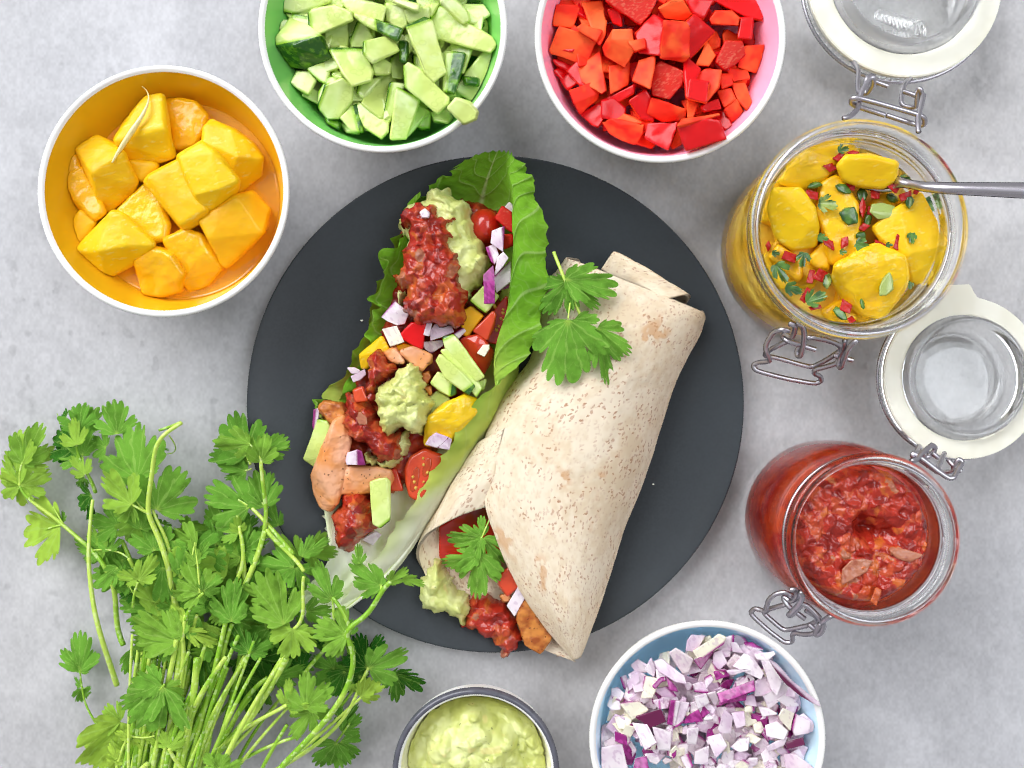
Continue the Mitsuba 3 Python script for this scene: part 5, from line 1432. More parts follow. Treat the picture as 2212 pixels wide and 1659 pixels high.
bit('onion_piece', 'red onion', 'pale upright onion strip beside the cherry tomato', [(1840, 832), (1860, 690), (2000, 642), (1985, 932), (1940, 902)], 'B', 42, 5, 'm_onion', oni((1985, 640, 2010, 930), 'B'), r=.0004)
bit('onion_piece', 'red onion', 'violet onion strip right of the guacamole', [(1790, 882), (1890, 842), (1935, 962), (1890, 1082), (1850, 1052)], 'B', 39, 5, 'm_onion', oni((1800, 860, 1870, 1070), 'B'), r=.0004)
bit('onion_piece', 'red onion', 'pale curved onion strip in front of the lettuce fold', [(1890, 1202), (1920, 1002), (1990, 932), (2050, 1002), (1980, 1112)], 'B', 42, 5, 'm_onion', oni(None, 'B'), r=.0004)
bit('onion_piece', 'red onion', 'onion bar with a bright purple lower half', [(1762, 1202), (1872, 1092, 1), (1885, 1200, 1), (1885, 1532), (1775, 1532)], 'B', 45, 5, 'm_onion', lambda v, f: np.c_[np.where(v[:, 1] > P(1800, 1290, .045, 'B')[1], .35, -1.0) + .3 * (meshkit.noise(v * 400) - .5), np.full(len(v), .3)], r=.0004)
bit('onion_piece', 'red onion', 'wide pale onion piece behind the purple bar', [(1880, 1232), (2070, 1042), (2075, 1282), (1990, 1282), (1910, 1402)], 'B', 38, 5, 'm_onion', oni((1890, 1210, 2070, 1030), 'B'), r=.0004)
bit('onion_piece', 'red onion', 'dark purple onion edge below the pale onion', [(1930, 1382), (1990, 1282), (2065, 1302), (2050, 1352)], 'B', 36, 4, 'm_onion', oni(1, 'B'), r=.0004)
bit('cucumber_piece', 'cucumber', 'cucumber half-slice under the purple onion bar', [(1600, 1502), (1760, 1332), (1900, 1402), (1940, 1442), (1830, 1602), (1780, 1642), (1680, 1572)], 'B', 37, 8, 'm_cucumber', cuk((1600, 1500, 1785, 1642), 'B'))
bit('mango_chunk', 'mango', 'olive-gold mango piece right of the upper salsa', [(1500, 382), (1520, 202), (1620, 142), (1760, 252), (1700, 332), (1590, 482), (1540, 492)], 'E', 33, 12, 'm_mango', flat(.5), smooth=4)
bit('tomato_wedge', 'tomato', 'orange-red tomato wedge by the lettuce fold', [(1640, 442), (1880, 205, 2), (1902, 232, 2), (1880, 402), (1800, 542)], 'E', 38, 10, 'm_tomato', flat(.1))
bit('tomato_half', 'tomato', 'tomato half full of seeds in the lettuce fold', [(1830, 242), (2030, 32), (2040, 252), (1980, 422), (1920, 592), (1800, 562)], 'E', 33, 12, 'm_tomato', flat(.7))
for sx, sy in [(1890, 150), (1990, 190), (1960, 290), (1990, 310), (1910, 420), (1930, 380), (1985, 230)]:
    chip('tomato_seed', 'tomato seed', 'pale seed in the seedy tomato half by the lettuce fold', sx, sy, 42, 24, 50, 34.0, 'E', 'm_tomato_seed', group='seeds of the upper tomato half', th=1.5)
bit('tomato_half', 'tomato', 'big smooth tomato half with an onion bit on it', [(1480, 542, -4), (1560, 500, 1), (1700, 472, 2), (1800, 560, 2), (1880, 682, -1), (1840, 800, -6), (1760, 932, -9), (1640, 832, -5), (1690, 560, 3)], 'E', 36, 14, 'm_tomato', flat(.55), r=.0016, smooth=3)
bit('onion_piece', 'red onion', 'small white onion bit on the big smooth tomato', [(1690, 692), (1760, 592), (1830, 592), (1835, 632), (1770, 732)], 'E', 40, 4, 'm_onion', oni(None, 'E'), r=.0005)
bit('onion_piece', 'red onion', 'bright white ridged onion square at the left of the wrap', [(590, 412), (760, 372), (792, 482), (850, 562), (690, 612)], 'E', 37, 6, 'm_onion', lambda v, f: np.c_[np.full(len(v), 4.0), np.full(len(v), .05)], r=.0005)
bit('pepper_piece', 'red pepper', 'bright red pepper chunk below the upper salsa', [(780, 492), (930, 332, 2), (1090, 342, 2), (1080, 522), (1060, 642), (960, 612)], 'E', 36, 10, 'm_pepper_skin', flat(.8))
bit('onion_piece', 'red onion', 'narrow white onion sliver under the upper salsa', [(1075, 482), (1110, 322), (1170, 332), (1130, 492)], 'E', 38, 4, 'm_onion', oni(None, 'E'), r=.0004)
bit('onion_piece', 'red onion', 'greyish translucent onion piece below the upper salsa', [(1140, 432), (1200, 352), (1400, 382), (1420, 442), (1300, 502), (1150, 542)], 'E', 35, 5, 'm_onion', oni((1100, 560, 1300, 560), 'E'), r=.0004)
bit('onion_piece', 'red onion', 'thin pale onion strip beside the olive mango', [(1420, 470), (1530, 400), (1560, 430), (1470, 520)], 'E', 35, 4, 'm_onion', oni((1420, 460, 1530, 390), 'E'), r=.0004)
bit('onion_piece', 'red onion', 'glassy brownish onion piece above the cucumber sticks', [(1060, 562), (1290, 542), (1300, 600), (1160, 692), (1080, 642)], 'E', 30, 5, 'm_onion', oni((1050, 700, 1300, 680), 'E'), r=.0004)
bit('onion_piece', 'red onion', 'large mauve onion petal at the left edge of the wrap', [(580, 272), (740, 92, 2), (830, 160, 3), (905, 232, 2), (860, 352), (770, 372), (650, 322)], 'E', 34, 7, 'm_onion', oni((575, 262, 745, 80), 'E'), r=.0005)
bit('mango_chunk', 'mango', 'yellow mango chunk at the left edge of the wrap', [(330, 722, -3), (440, 642, 0), (600, 502, 2), (670, 622, 2), (700, 682, 0), (500, 682, 2), (400, 862, -5), (360, 862, -6)], 'E', 32, 16, 'm_mango', flat(.22), r=.0014, smooth=4)
bit('mango_chunk', 'mango', 'orange mango bit under the white onion square', [(750, 622), (860, 572), (960, 612), (900, 652), (780, 662)], 'E', 32, 8, 'm_mango', flat(.6), smooth=2)
bit('cucumber_piece', 'cucumber', 'rightmost of the stacked cucumber sticks', [(1290, 502), (1400, 467, 1), (1450, 522, 2), (1640, 802, 1), (1772, 972), (1690, 1022), (1600, 902), (1310, 602)], 'E', 42, 7, 'm_cucumber', cuk((1280, 530, 1400, 470), 'E'))
bit('cucumber_piece', 'cucumber', 'middle one of the stacked cucumber sticks', [(1270, 652), (1330, 632, 1), (1500, 742, 1), (1650, 952), (1742, 1112), (1690, 1192), (1550, 902)], 'E', 41, 7, 'm_cucumber', cuk((1690, 1200, 1760, 1110), 'E'))
bit('cucumber_piece', 'cucumber', 'cucumber stick with a dark green lower end', [(1215, 762), (1250, 707, 1), (1400, 812, 2), (1600, 992), (1665, 1082), (1605, 1172), (1520, 1112), (1310, 972)], 'E', 43, 7, 'm_cucumber', cuk((1600, 1090, 1650, 1050), 'E'))
bit('cucumber_piece', 'cucumber', 'cucumber slice lowest of the stacked sticks', [(1150, 1022), (1230, 902), (1450, 1042), (1450, 1162), (1390, 1192), (1250, 1122)], 'E', 37, 7, 'm_cucumber', cuk((1405, 1010, 1380, 1200), 'E'))
bit('cucumber_piece', 'cucumber', 'shaded pale cucumber slice left of the yellow mango', [(1100, 1440), (1150, 1180), (1220, 1120), (1370, 1202), (1400, 1300), (1250, 1352)], 'E', 29, 7, 'm_cucumber', cuk(None, 'E'))
bit('cucumber_piece', 'cucumber', 'small cucumber end by the lettuce edge', [(1690, 1022), (1790, 992), (1760, 1112), (1720, 1102)], 'E', 34, 8, 'm_cucumber', cuk(None, 'E'))
bit('salmon_piece', 'salmon', 'flaked pale salmon piece above the lower guacamole', [(620, 682), (740, 622), (800, 742), (850, 800), (700, 800)], 'E', 36, 10, 'm_salmon', flat(.05), r=.0014, amp=.0012, smooth=2)
bit('salmon_piece', 'salmon', 'browned salmon piece left of the cucumber sticks', [(800, 662), (920, 612), (1020, 692), (1170, 722), (1160, 792), (1050, 892), (930, 822)], 'E', 36, 10, 'm_salmon', flat(.45), r=.0014, amp=.0012, smooth=2)
bit('salmon_crust', 'salmon', 'dark fried salmon crumb beside the lower guacamole', [(1050, 922), (1130, 892), (1160, 962), (1110, 1052), (1070, 1042)], 'E', 34, 8, 'm_salmon', flat(1.0), amp=.001)
bit('salmon_crust', 'salmon', 'small fried crumb between guacamole and cucumber', [(1080, 1082), (1150, 1072), (1155, 1172), (1110, 1122)], 'E', 33, 8, 'm_salmon', flat(1.0), amp=.001)
bit('onion_piece', 'red onion', 'small white onion curl sticking out at the left', [(195, 862), (270, 852), (342, 892), (330, 922), (240, 922)], 'E', 28, 3, 'm_onion', oni(None, 'E'), r=.0004)
bit('onion_piece', 'red onion', 'pinkish onion bit below the onion curl at the left', [(235, 962), (400, 872), (412, 932), (340, 1000), (260, 1022)], 'E', 28, 4, 'm_onion', oni(None, 'E'), r=.0004)
bit('salmon_piece', 'salmon', 'large pink piece of fried salmon at the lower left of the wrap', [[(210, 1082, -6), (280, 1002, 0), (360, 802, 2), (440, 562, 3), (490, 402, 2), (580, 352, 1), (570, 542, 2), (650, 622, 0), (640, 782, -1), (600, 902, -3), (560, 1000, -3), (490, 1402, -3), (420, 1472, -8), (330, 1432, -9), (260, 1282, -9)],
                                                                                                     [(500, 960, -3), (640, 962, -2), (1000, 962, -2), (1140, 1002, -5), (1165, 1082, -7), (1110, 1192, -8), (900, 1182, -5), (820, 1252, -5), (700, 1272, -5), (520, 1242, -4)]], 'F', 34, 24, 'm_salmon',
    lambda v, f: np.c_[np.clip(1.25 - (v[:, 2] - .012) / .0165, 0, 1), np.full(len(v), .4)], r=.0020, edge=.0011, amp=.0007, smooth=8)
bit('salmon_crust', 'salmon', 'dark brown crisp salmon edge at the far left of the wrap', [(300, 262), (360, 202), (560, 232), (610, 332), (520, 382), (440, 452), (390, 402)], 'F', 30, 12, 'm_salmon', flat(1.1), r=.0015, amp=.0016, freq=300)
bit('salmon_crust', 'salmon', 'strip of brown salmon edge beside the left cucumber', [(400, 400), (470, 380), (440, 560), (380, 780), (330, 840), (400, 640)], 'F', 27, 10, 'm_salmon', flat(1.0), r=.001, amp=.001, freq=300)
bit('cucumber_piece', 'cucumber', 'thick cucumber stick at the far left of the wrap', [(125, 872, -4), (200, 662, -1), (240, 532, 0), (290, 402, 0), (390, 422, 2), (430, 502, 2), (420, 622, 2), (330, 852, 0), (270, 972, -4)], 'F', 27, 12, 'm_cucumber', cuk((280, 405, 400, 410), 'F'))
bit('onion_piece', 'red onion', 'thin purple-backed onion strip at the far left', [(220, 482), (240, 292), (300, 272), (292, 392), (240, 532)], 'F', 25, 4, 'm_onion', oni((225, 530, 248, 290), 'F'), r=.0004)
bit('onion_piece', 'red onion', 'white and purple onion cube on the salmon', [(600, 882), (620, 792), (740, 752, 1), (790, 772, 1), (832, 932), (750, 932), (610, 932)], 'F', 40, 6, 'm_onion', oni((752, 940, 745, 745), 'F'), r=.0004)
bit('cucumber_piece', 'cucumber', 'front cucumber stick leaning by the lowest salsa', [(890, 1122), (1000, 1082, 1), (1070, 1077, 1), (1112, 1112), (1115, 1502), (1105, 1580), (1000, 1662), (925, 1622), (940, 1402), (890, 1252)], 'F', 36, 9, 'm_cucumber', cuk((990, 1672, 1125, 1560), 'F'))
bit('tomato_wedge', 'tomato', 'red tomato bit between salmon and cherry tomato half', [(1130, 982), (1180, 972), (1262, 1232), (1130, 1242)], 'F', 24, 9, 'm_tomato', flat(.4))
key = bit('tomato_half', 'tomato', 'cut cherry tomato half with jelly and seeds, lower right of the wrap', [(1290, 952), (1350, 832), (1520, 742), (1740, 822), (1680, 1002), (1590, 1052), (1500, 1252), (1440, 1357), (1350, 1312), (1300, 1152)], 'F', 29, 14, 'm_tomato', flat(.35), r=.0018, smooth=3)
bit('tomato_jelly', 'tomato', 'dark seed pocket on the left of the cut cherry tomato half', ell(1400, 1100, 45, 150, 12), 'F', 30.6, 2, 'm_tomato', flat(2.0), r=.0006)
bit('tomato_jelly', 'tomato', 'dark seed pocket on the right of the cut cherry tomato half', ell(1540, 960, 45, 120, 15), 'F', 30.6, 2, 'm_tomato', flat(2.0), r=.0006)
for sx, sy in [(1495, 860), (1500, 930), (1395, 1130), (1380, 1070), (1500, 1130), (1545, 1020), (1410, 1200)]:
    chip('tomato_seed', 'tomato seed', 'pale seed in the cut cherry tomato half', sx, sy, 24, 38, 20, 31.0, 'F', 'm_tomato_seed', group='seeds of the cut cherry tomato half', th=1.5)
bit('mango_chunk', 'mango', 'bright yellow mango wedge resting on the lettuce edge', [(1520, 482, -4), (1560, 400, 1), (1640, 312, 2), (1800, 202, 2), (2010, 127, 0), (2130, 172, -3), (2120, 302, -3), (1960, 472, 0), (1870, 602, -5), (1760, 700, -8), (1520, 700, -9)], 'F', 40, 18, 'm_mango_wet', flat(.0), r=.0022, smooth=6, amp=.0008)
bit('onion_piece', 'red onion', 'white onion piece with a thin violet line under the yellow mango', [(1520, 692), (1560, 622), (1640, 562, 2), (1780, 612, 2), (1832, 642), (1800, 752), (1640, 732)], 'F', 42, 6, 'm_onion', lambda v, f: np.c_[np.where(np.abs(line_mm(v, (1660, 740, 1790, 615), 'F')) < .35, .2, 4.0), np.full(len(v), .1)], r=.0006, edge=.0007)
bit('onion_piece', 'red onion', 'pale onion bit below the lowest salsa', [(540, 1092), (620, 1042), (652, 1062), (600, 1122)], 'T2', 22, 4, 'm_onion', oni(None, 'T2'), r=.0004)

# soft toppings
v, f, uv = heap([([(1110, 222), (1240, 160), (1350, 150), (1372, 240), (1480, 290), (1600, 330), (1622, 420), (1592, 480), (1652, 560), (1655, 720), (1740, 800), (1842, 1000), (1852, 1080), (1762, 1200), (1742, 1322), (1640, 1352), (1600, 1502), (1500, 1540), (1100, 1500), (1000, 1300), (930, 1100), (850, 1000), (850, 760), (762, 620), (800, 462), (880, 352), (1000, 322)], 22, 43, 10)],
                'B', spacing=.0009, lumps=(.0075, .0026), fine=(.0009, 320), seed=21)
put(thing('guacamole', 'long smear of guacamole under the upper salsa in the lettuce wrap', 'guacamole', FILL), (v, f), 'm_guacamole', uv=uv)
v, f, uv = heap([([(760, 1360), (850, 1360), (835, 1500), (800, 1600), (712, 1622), (750, 1560)], 28, 38, 3)], 'B', spacing=.0008, lumps=(.004, .001), seed=22)
put(thing('guacamole', 'thin guacamole streak at the left of the upper salsa', 'guacamole', FILL), (v, f), 'm_guacamole', uv=uv)
v, f, uv = heap([([(880, 422), (960, 382), (1060, 387), (1130, 382), (1220, 402), (1252, 442), (1242, 482), (1330, 542), (1432, 552), (1402, 602), (1362, 622), (1412, 742), (1322, 852), (1310, 880), (1200, 900), (1000, 905), (880, 900), (900, 802), (920, 702), (880, 642), (790, 602), (800, 522)], 40, 48, 5),
                 ([(900, 800), (960, 720), (1250, 720), (1330, 800), (1402, 902), (1502, 972), (1515, 1042), (1512, 1202), (1532, 1332), (1582, 1492), (1542, 1542), (1522, 1743), (1440, 1793), (1180, 1755), (1080, 1762), (930, 1762), (960, 1692), (880, 1642), (810, 1592), (850, 1452), (850, 1342), (760, 1322), (690, 1192), (780, 1162), (820, 1002)], 37, 49, 7)],
                'B', spacing=.0008, lumps=(.0048, .0010), fine=(.0009, 430), seed=23, pulp=.0030, craters=[(1150, 800, 2.2, 3)])
put(thing('tomato_salsa', 'long chunky red salsa streak on the upper guacamole', 'salsa', FILL), (v, f), 'm_salsa', uv=uv)
for lab, g in (('clear onion cube on top of the upper salsa', [(1030, 480), (1085, 440), (1140, 490), (1130, 540), (1050, 540)]),):
    bit('onion_piece', 'red onion', lab, g, 'B', 53, 4, 'm_onion', oni(None, 'B'), r=.0006)
v, f, uv = heap([([(400, 762), (520, 662), (620, 692), (660, 802), (742, 872), (662, 962), (582, 1012), (482, 1162), (392, 1182), (422, 1002)], 34, 46, 5)], 'E', spacing=.0008, lumps=(.0042, .0010), pulp=.0020, seed=24)
put(thing('tomato_salsa', 'small salsa dab left of the lower guacamole', 'salsa', FILL), (v, f), 'm_salsa', uv=uv)
v, f, uv = heap([([(830, 792), (1020, 802), (1062, 982), (1102, 1122), (1177, 1232), (1132, 1352), (1102, 1472), (1022, 1642), (902, 1642), (820, 1540), (740, 1602), (640, 1660), (600, 1602), (520, 1472), (530, 1332), (470, 1252), (560, 1042), (680, 942), (760, 882)], 32, 49, 7), ([(330, 902), (420, 882), (500, 1000), (400, 1102)], 24, 34, 4)],
                'E', spacing=.0008, lumps=(.0062, .0030), fine=(.0009, 340), seed=25)
put(thing('guacamole', 'thick guacamole dollop in the middle of the lettuce wrap', 'guacamole', FILL), (v, f), 'm_guacamole', uv=uv)
v, f, uv = heap([([(570, 112), (680, 102), (830, 172), (900, 262), (942, 332), (1000, 430), (1150, 560), (1222, 542), (1232, 822), (1202, 892), (1052, 922), (942, 902), (820, 692), (700, 652), (570, 542), (560, 432), (600, 332), (570, 202)], 30, 43, 6)],
                'F', spacing=.0008, lumps=(.0045, .0010), pulp=.0024, seed=26)
put(thing('tomato_salsa', 'dark red salsa lying between guacamole dollop and salmon', 'salsa', FILL), (v, f), 'm_salsa', uv=uv)
bit('tomato_wedge', 'tomato', 'orange tomato piece at the top of the dark salsa', [(690, 72), (800, 32, 1), (852, 192), (720, 212)], 'F', 44, 6, 'm_tomato', flat(.0))
bit('onion_piece', 'red onion', 'brownish almond-shaped onion flake in the dark salsa', [(700, 342), (770, 322), (850, 392), (852, 472), (760, 472)], 'F', 45, 3, 'm_salsa', lambda v, f: np.c_[np.full(len(v), .97), np.ones(len(v))], r=.0005)
v, f, uv = heap([([(1200, 562), (1330, 542), (1342, 702), (1282, 802), (1212, 932), (1082, 982), (952, 962), (940, 922), (1100, 700)], 22, 35, 5), ([(780, 772), (850, 772), (942, 902), (902, 952), (830, 922)], 28, 38, 3)], 'F', spacing=.0008, lumps=(.005, .002), seed=27)
put(thing('guacamole', 'guacamole showing under the lower edge of the dark salsa', 'guacamole', FILL), (v, f), 'm_guacamole', uv=uv)
v, f, uv = heap([([(345, 977), (395, 905), (400, 830), (470, 812), (560, 837), (600, 892), (622, 967), (592, 1052), (512, 1112), (462, 1172), (410, 1152), (370, 1112), (377, 1042)], 16, 38, 9)], 'T2', spacing=.0008, lumps=(.0048, .0010), pulp=.0024, seed=28)
put(thing('tomato_salsa', 'lowest spoonful of salsa in the lettuce wrap, below the salmon', 'salsa', FILL), (v, f), 'm_salsa', uv=uv)
# dark lining under the filling so that it rests on something
v, f, uv = heap([([(880, 450), (1000, 420), (1085, 440), (1095, 560), (1085, 680), (1050, 780), (1010, 860), (960, 950), (900, 1040), (820, 1080), (740, 1060), (700, 960), (740, 850), (790, 770), (820, 650), (850, 540)], 8, 22, 12)], 'd', spacing=.0016, lumps=(.007, .003), seed=30)
put(thing('chopped_vegetables', 'bed of chopped tomato at the bottom of the lettuce wrap', 'vegetables', FILL, kind='stuff'), (v, f), 'm_salsa', uv=uv)

# ---------------------------------------------------------------- the tortilla wrap
tw = thing('tortilla_wrap', 'rolled brown-flecked wholemeal tortilla wrap at the right of the plate', 'wrap')
ROW = [  # left, right, left z, crest z, right z, left is a round side (1) or a lying edge (0)
    ((1226, 558), (1515, 674), 24, 33, 22, 1), ((1205, 588), (1519, 690), 17, 41, 17, 1), ((1184, 614), (1512, 714), 14, 45, 14, 1), ((1168, 690), (1482, 770), 13, 49, 12, 1), ((1148, 775), (1462, 812), 13, 50, 12, 1), ((1105, 832), (1447, 850), 15, 50, 12, 1), ((1066, 898), (1428, 910), 20, 50, 12, .85),
    ((1046, 985), (1405, 985), 28, 50, 12, .5), ((1050, 1080), (1378, 1062), 33, 49, 12, .25), ((1074, 1162), (1347, 1138), 35, 48, 13, .15), ((1118, 1260), (1317, 1234), 34, 46, 15, .1), ((1166, 1336), (1290, 1320), 31, 42, 18, .1), ((1205, 1385), (1271, 1372), 28, 35, 20, .2), ((1240, 1424), (1252, 1418), 25, 27, 22, .5)]
nv = 60
rows = []
for (lx, ly), (rx, ry), zl, zc, zr, rd in ROW:
    row = []
    if True:
        row.append(P(lx + 26 * (1 if rd > .8 else .02), ly + 4 * (1 if rd > .8 else 0), (max(7, zl - 9) if rd > .8 else zl - .2) / 1000))
    for u in (0, .012, .05, .12, .22, .35, .5, .65, .78, .88, .95, .988, 1):
        s = min(1.0, u / .5)
        cl = rd * math.sqrt(1 - (1 - s) ** 2) + (1 - rd) * (1 - (1 - s) ** 1.7)
        s2 = min(1.0, (1 - u) / .5)
        cr = math.sqrt(1 - (1 - s2) ** 2)
        z = zl + (zc - zl) * cl if u <= .5 else zr + (zc - zr) * cr
        row.append(P(lx + (rx - lx) * u, ly + (ry - ly) * u, z / 1000))
    row.append(P(rx - 14, ry, (zr - 5) / 1000))
    row.append(P(rx - 50, ry, max(8, zr - 7) / 1000))
    rows.append(row)
gT = sheet(rows, 150, 100)
gv = gT.reshape(-1, 3)
gn = vnormals(gv, grid_faces(150, 100))
gT = (gv + gn * (.0010 * (meshkit.fbm(gv * 55, 3, seed=8) - .5) + .0003 * (meshkit.fbm(gv * 260, 2, seed=12) - .5))[:, None]).reshape(150, 100, 3)


def sheet_uv(g):
    du = np.concatenate([np.zeros((1, g.shape[1])), np.cumsum(np.linalg.norm(np.diff(g, axis=0), axis=2), 0)])
    mid = g.shape[0] // 2
    dv = np.concatenate([[0], np.cumsum(np.linalg.norm(np.diff(g[mid], axis=0), axis=1))])
    return np.stack([np.broadcast_to(dv[None], du.shape), du[:, [g.shape[1] // 2]] + 0 * du], -1).reshape(-1, 2)


uvT = sheet_uv(gT)
part(tw, 'outer_sheet', thicken(gT, .0017), 'm_tortilla', uv=np.vstack([uvT, uvT + .31]), smooth=True)
MO = [[(1090, 925, 38), (1072, 1010, 37), (1060, 1090, 31)], [(1052, 945, 31), (1022, 1030, 33), (990, 1115, 29)], [(1032, 960, 25), (985, 1042, 27), (945, 1140, 25)], [(1014, 990, 18), (954, 1090, 20), (921, 1157, 20)],
      [(1004, 1012, 11), (930, 1130, 12), (901, 1197, 14)], [(1020, 1080, 8), (950, 1180, 9.5), (918, 1240, 10)], [(1080, 1150, 8), (1010, 1260, 10), (985, 1310, 11)], [(1150, 1230, 9), (1120, 1320, 14), (1100, 1372, 15)], [(1220, 1320, 13), (1190, 1375, 17), (1172, 1402, 18)], [(1250, 1360, 17), (1230, 1405, 19.5), (1243, 1429, 21)]]
gM = sheet([PP(r) for r in MO], 110, 50)
gv = gM.reshape(-1, 3)
gn = vnormals(gv, grid_faces(110, 50))
gM = (gv + gn * (.0016 * (meshkit.fbm(gv * 80, 3, seed=18) - .5))[:, None]).reshape(110, 50, 3)
uvM = sheet_uv(gM) + .7
part(tw, 'under_sheet', thicken(gM, .0016), 'm_tortilla', uv=np.vstack([uvM, uvM + .31]))
TU = [[(1300, 582, 22), (1340, 610, 26), (1400, 660, 28)], [(1318, 556, 25), (1365, 590, 31), (1430, 650, 33)], [(1326, 546, 26), (1400, 586, 33), (1480, 638, 30), ][:3], [(1340, 553, 22), (1410, 592, 25), (1490, 645, 24)], [(1345, 562, 15), (1410, 602, 16), (1480, 660, 15)]]
gU = sheet([PP(r) for r in TU], 40, 50)
gv = gU.reshape(-1, 3)
gn = vnormals(gv, grid_faces(40, 50))
gU = (gv + gn * (.0014 * (meshkit.fbm(gv * 90, 3, seed=28) - .5))[:, None]).reshape(40, 50, 3)
uvU = sheet_uv(gU) + 1.3
part(tw, 'tucked_end', thicken(gU, .0016), 'm_tortilla', uv=np.vstack([uvU, uvU + .31]))
FT = 'filling spilling from the tortilla wrap'
v, f, uv = heap([([(220, 952), (280, 937), (330, 1000), (350, 1092), (470, 1192), (487, 1252), (462, 1372), (420, 1392), (390, 1342), (310, 1292), (240, 1312), (150, 1277), (120, 1182), (140, 1082), (180, 1022)], 13, 29, 6)], 'T3', spacing=.0008, lumps=(.006, .0026), seed=41)
put(thing('guacamole', 'guacamole dollop at the mouth of the tortilla wrap', 'guacamole', FT), (v, f), 'm_guacamole', uv=uv)
v, f, uv = heap([([(420, 1402), (470, 1250), (500, 1172), (600, 1182), (720, 1222), (800, 1322), (862, 1482), (832, 1522), (782, 1572), (742, 1592), (722, 1622), (695, 1617), (702, 1562), (642, 1492), (560, 1452), (480, 1412)], 14, 25, 7)], 'T3', spacing=.0008, lumps=(.0048, .0010), pulp=.0022, seed=42)
put(thing('tomato_salsa', 'red salsa running out of the tortilla wrap to the plate edge', 'salsa', FT), (v, f), 'm_salsa', uv=uv)
bit('salmon_piece', 'salmon', 'spiced orange-brown salmon cube at the lower end of the tortilla wrap', [(805, 1322), (830, 1222, 1), (870, 1172, 2), (962, 1292, 1), (1062, 1432, -1), (1042, 1482, -2), (970, 1572, -3), (870, 1512, -2)], 'T3', 27, 9, 'm_salmon', flat(.85), r=.0012, amp=.0008, group=FT)
bit('onion_piece', 'red onion', 'pale onion strip beside the spiced salmon cube', [(738, 1242), (830, 1092, 2), (866, 1182, 2), (790, 1312)], 'T3', 28, 4, 'm_onion', oni(None, 'T3'), r=.0005, group=FT)
bit('tomato_wedge', 'tomato', 'orange-red tomato wedge under the big flap of the tortilla wrap', [(690, 1022), (752, 972), (835, 1092), (745, 1172), (680, 1092)], 'T3', 28, 8, 'm_tomato', flat(.1), r=.0012, group=FT)
bit('salmon_piece', 'salmon', 'small salmon bit under the tomato wedge', [(690, 1170), (760, 1150), (770, 1200), (720, 1212)], 'T3', 24, 6, 'm_salmon', flat(.5), group=FT)
bit('tomato_half', 'tomato', 'dark red tomato deep in the mouth of the tortilla wrap', [(270, 690), (500, 560), (640, 530), (680, 720), (720, 900), (600, 1000), (400, 1000), (270, 900)], 'T3', 15, 8, 'm_tomato', flat(.9), group=FT)
bit('mango_chunk', 'mango', 'orange mango bit showing between the leaf lobes in the tortilla wrap', [(560, 900), (620, 960), (690, 990), (660, 1040), (570, 980)], 'T3', 20, 6, 'm_mango', flat(.8), group=FT)
# ---------------------------------------------------------------- coriander
def sprig(label, stems, leaves, crop, group='coriander sprigs of the bunch', tone_s=.5, default_tone=6, name='coriander_sprig'):
    """stems: [(points (x, y, z mm), start and end radius mm)]; leaves: (base x, y, tip x, y, base z, tip z, width, tone)."""
    key = thing(name, label, 'coriander', group)
    for pts, r0, r1 in stems:
        p = PP(pts, crop)
        path = catmull(p, 9)
        v, f = tube(path, [r0 * .76 / 1000, r1 * .76 / 1000], 9)
        n = vnormals(v, f)
        v = v + n * (.00012 * (meshkit.noise(v * 900) - .5))[:, None]
        v[:, 2] = np.maximum(v[:, 2], .0006)
        part(key, 'stem', (v, f), 'm_stem', uv=np.c_[np.zeros(len(v)), np.full(len(v), np.clip(tone_s + rng.uniform(-.25, .25), 0, 1))])
    for lf_ in leaves:
        bx, by, tx, ty, bz, tz, w, tone = lf_[:8]
        s = nseed()
        opt = dict(lf_[8]) if len(lf_) > 8 else {}
        opt.setdefault('fold', float(rng.uniform(-.05, .22)))
        opt.setdefault('roll', float(rng.uniform(-20, 20)))
        opt.setdefault('droop', float(rng.uniform(.02, .26)))
        m, uv = leaf(P(bx, by, bz / 1000, crop), P(tx, ty, tz / 1000, crop), w, tone, seed=s, **opt)
        part(key, 'leaf', m, 'm_leaf', uv=uv)
    return key


sprig('far left coriander sprig with light green leaves reaching onto the bare table',
      [([(150, 850, 20), (200, 930, 20), (330, 1030, 20), (470, 1140, 20), (620, 1270, 22), (740, 1390, 23), (800, 1480, 24), (850, 1600, 24), (870, 1720, 22), (930, 2050, 20)], 1.0, 1.9), ([(150, 850, 20), (150, 740, 20), (172, 670, 20)], .9, .7), ([(460, 1145, 20), (400, 1160, 18), (340, 1180, 16)], .7, .5), ([(480, 1140, 20), (420, 1040, 18), (400, 1000, 16)], .6, .2)],
      [(165, 690, 95, 425, 20, 16, .75, 7), (172, 680, 300, 372, 20, 18, .62, 6), (175, 700, 405, 545, 19, 14, .62, 7), (150, 850, -15, 690, 20, 12, .95, 7), (160, 850, 385, 735, 20, 14, .85, 7), (150, 850, 150, 935, 20, 12, .9, 7), (150, 850, 10, 880, 20, 10, .8, 8), (455, 1150, 150, 1215, 19, 10, .95, 8), (470, 1130, 400, 1030, 18, 10, .4, 5)], 'L1')
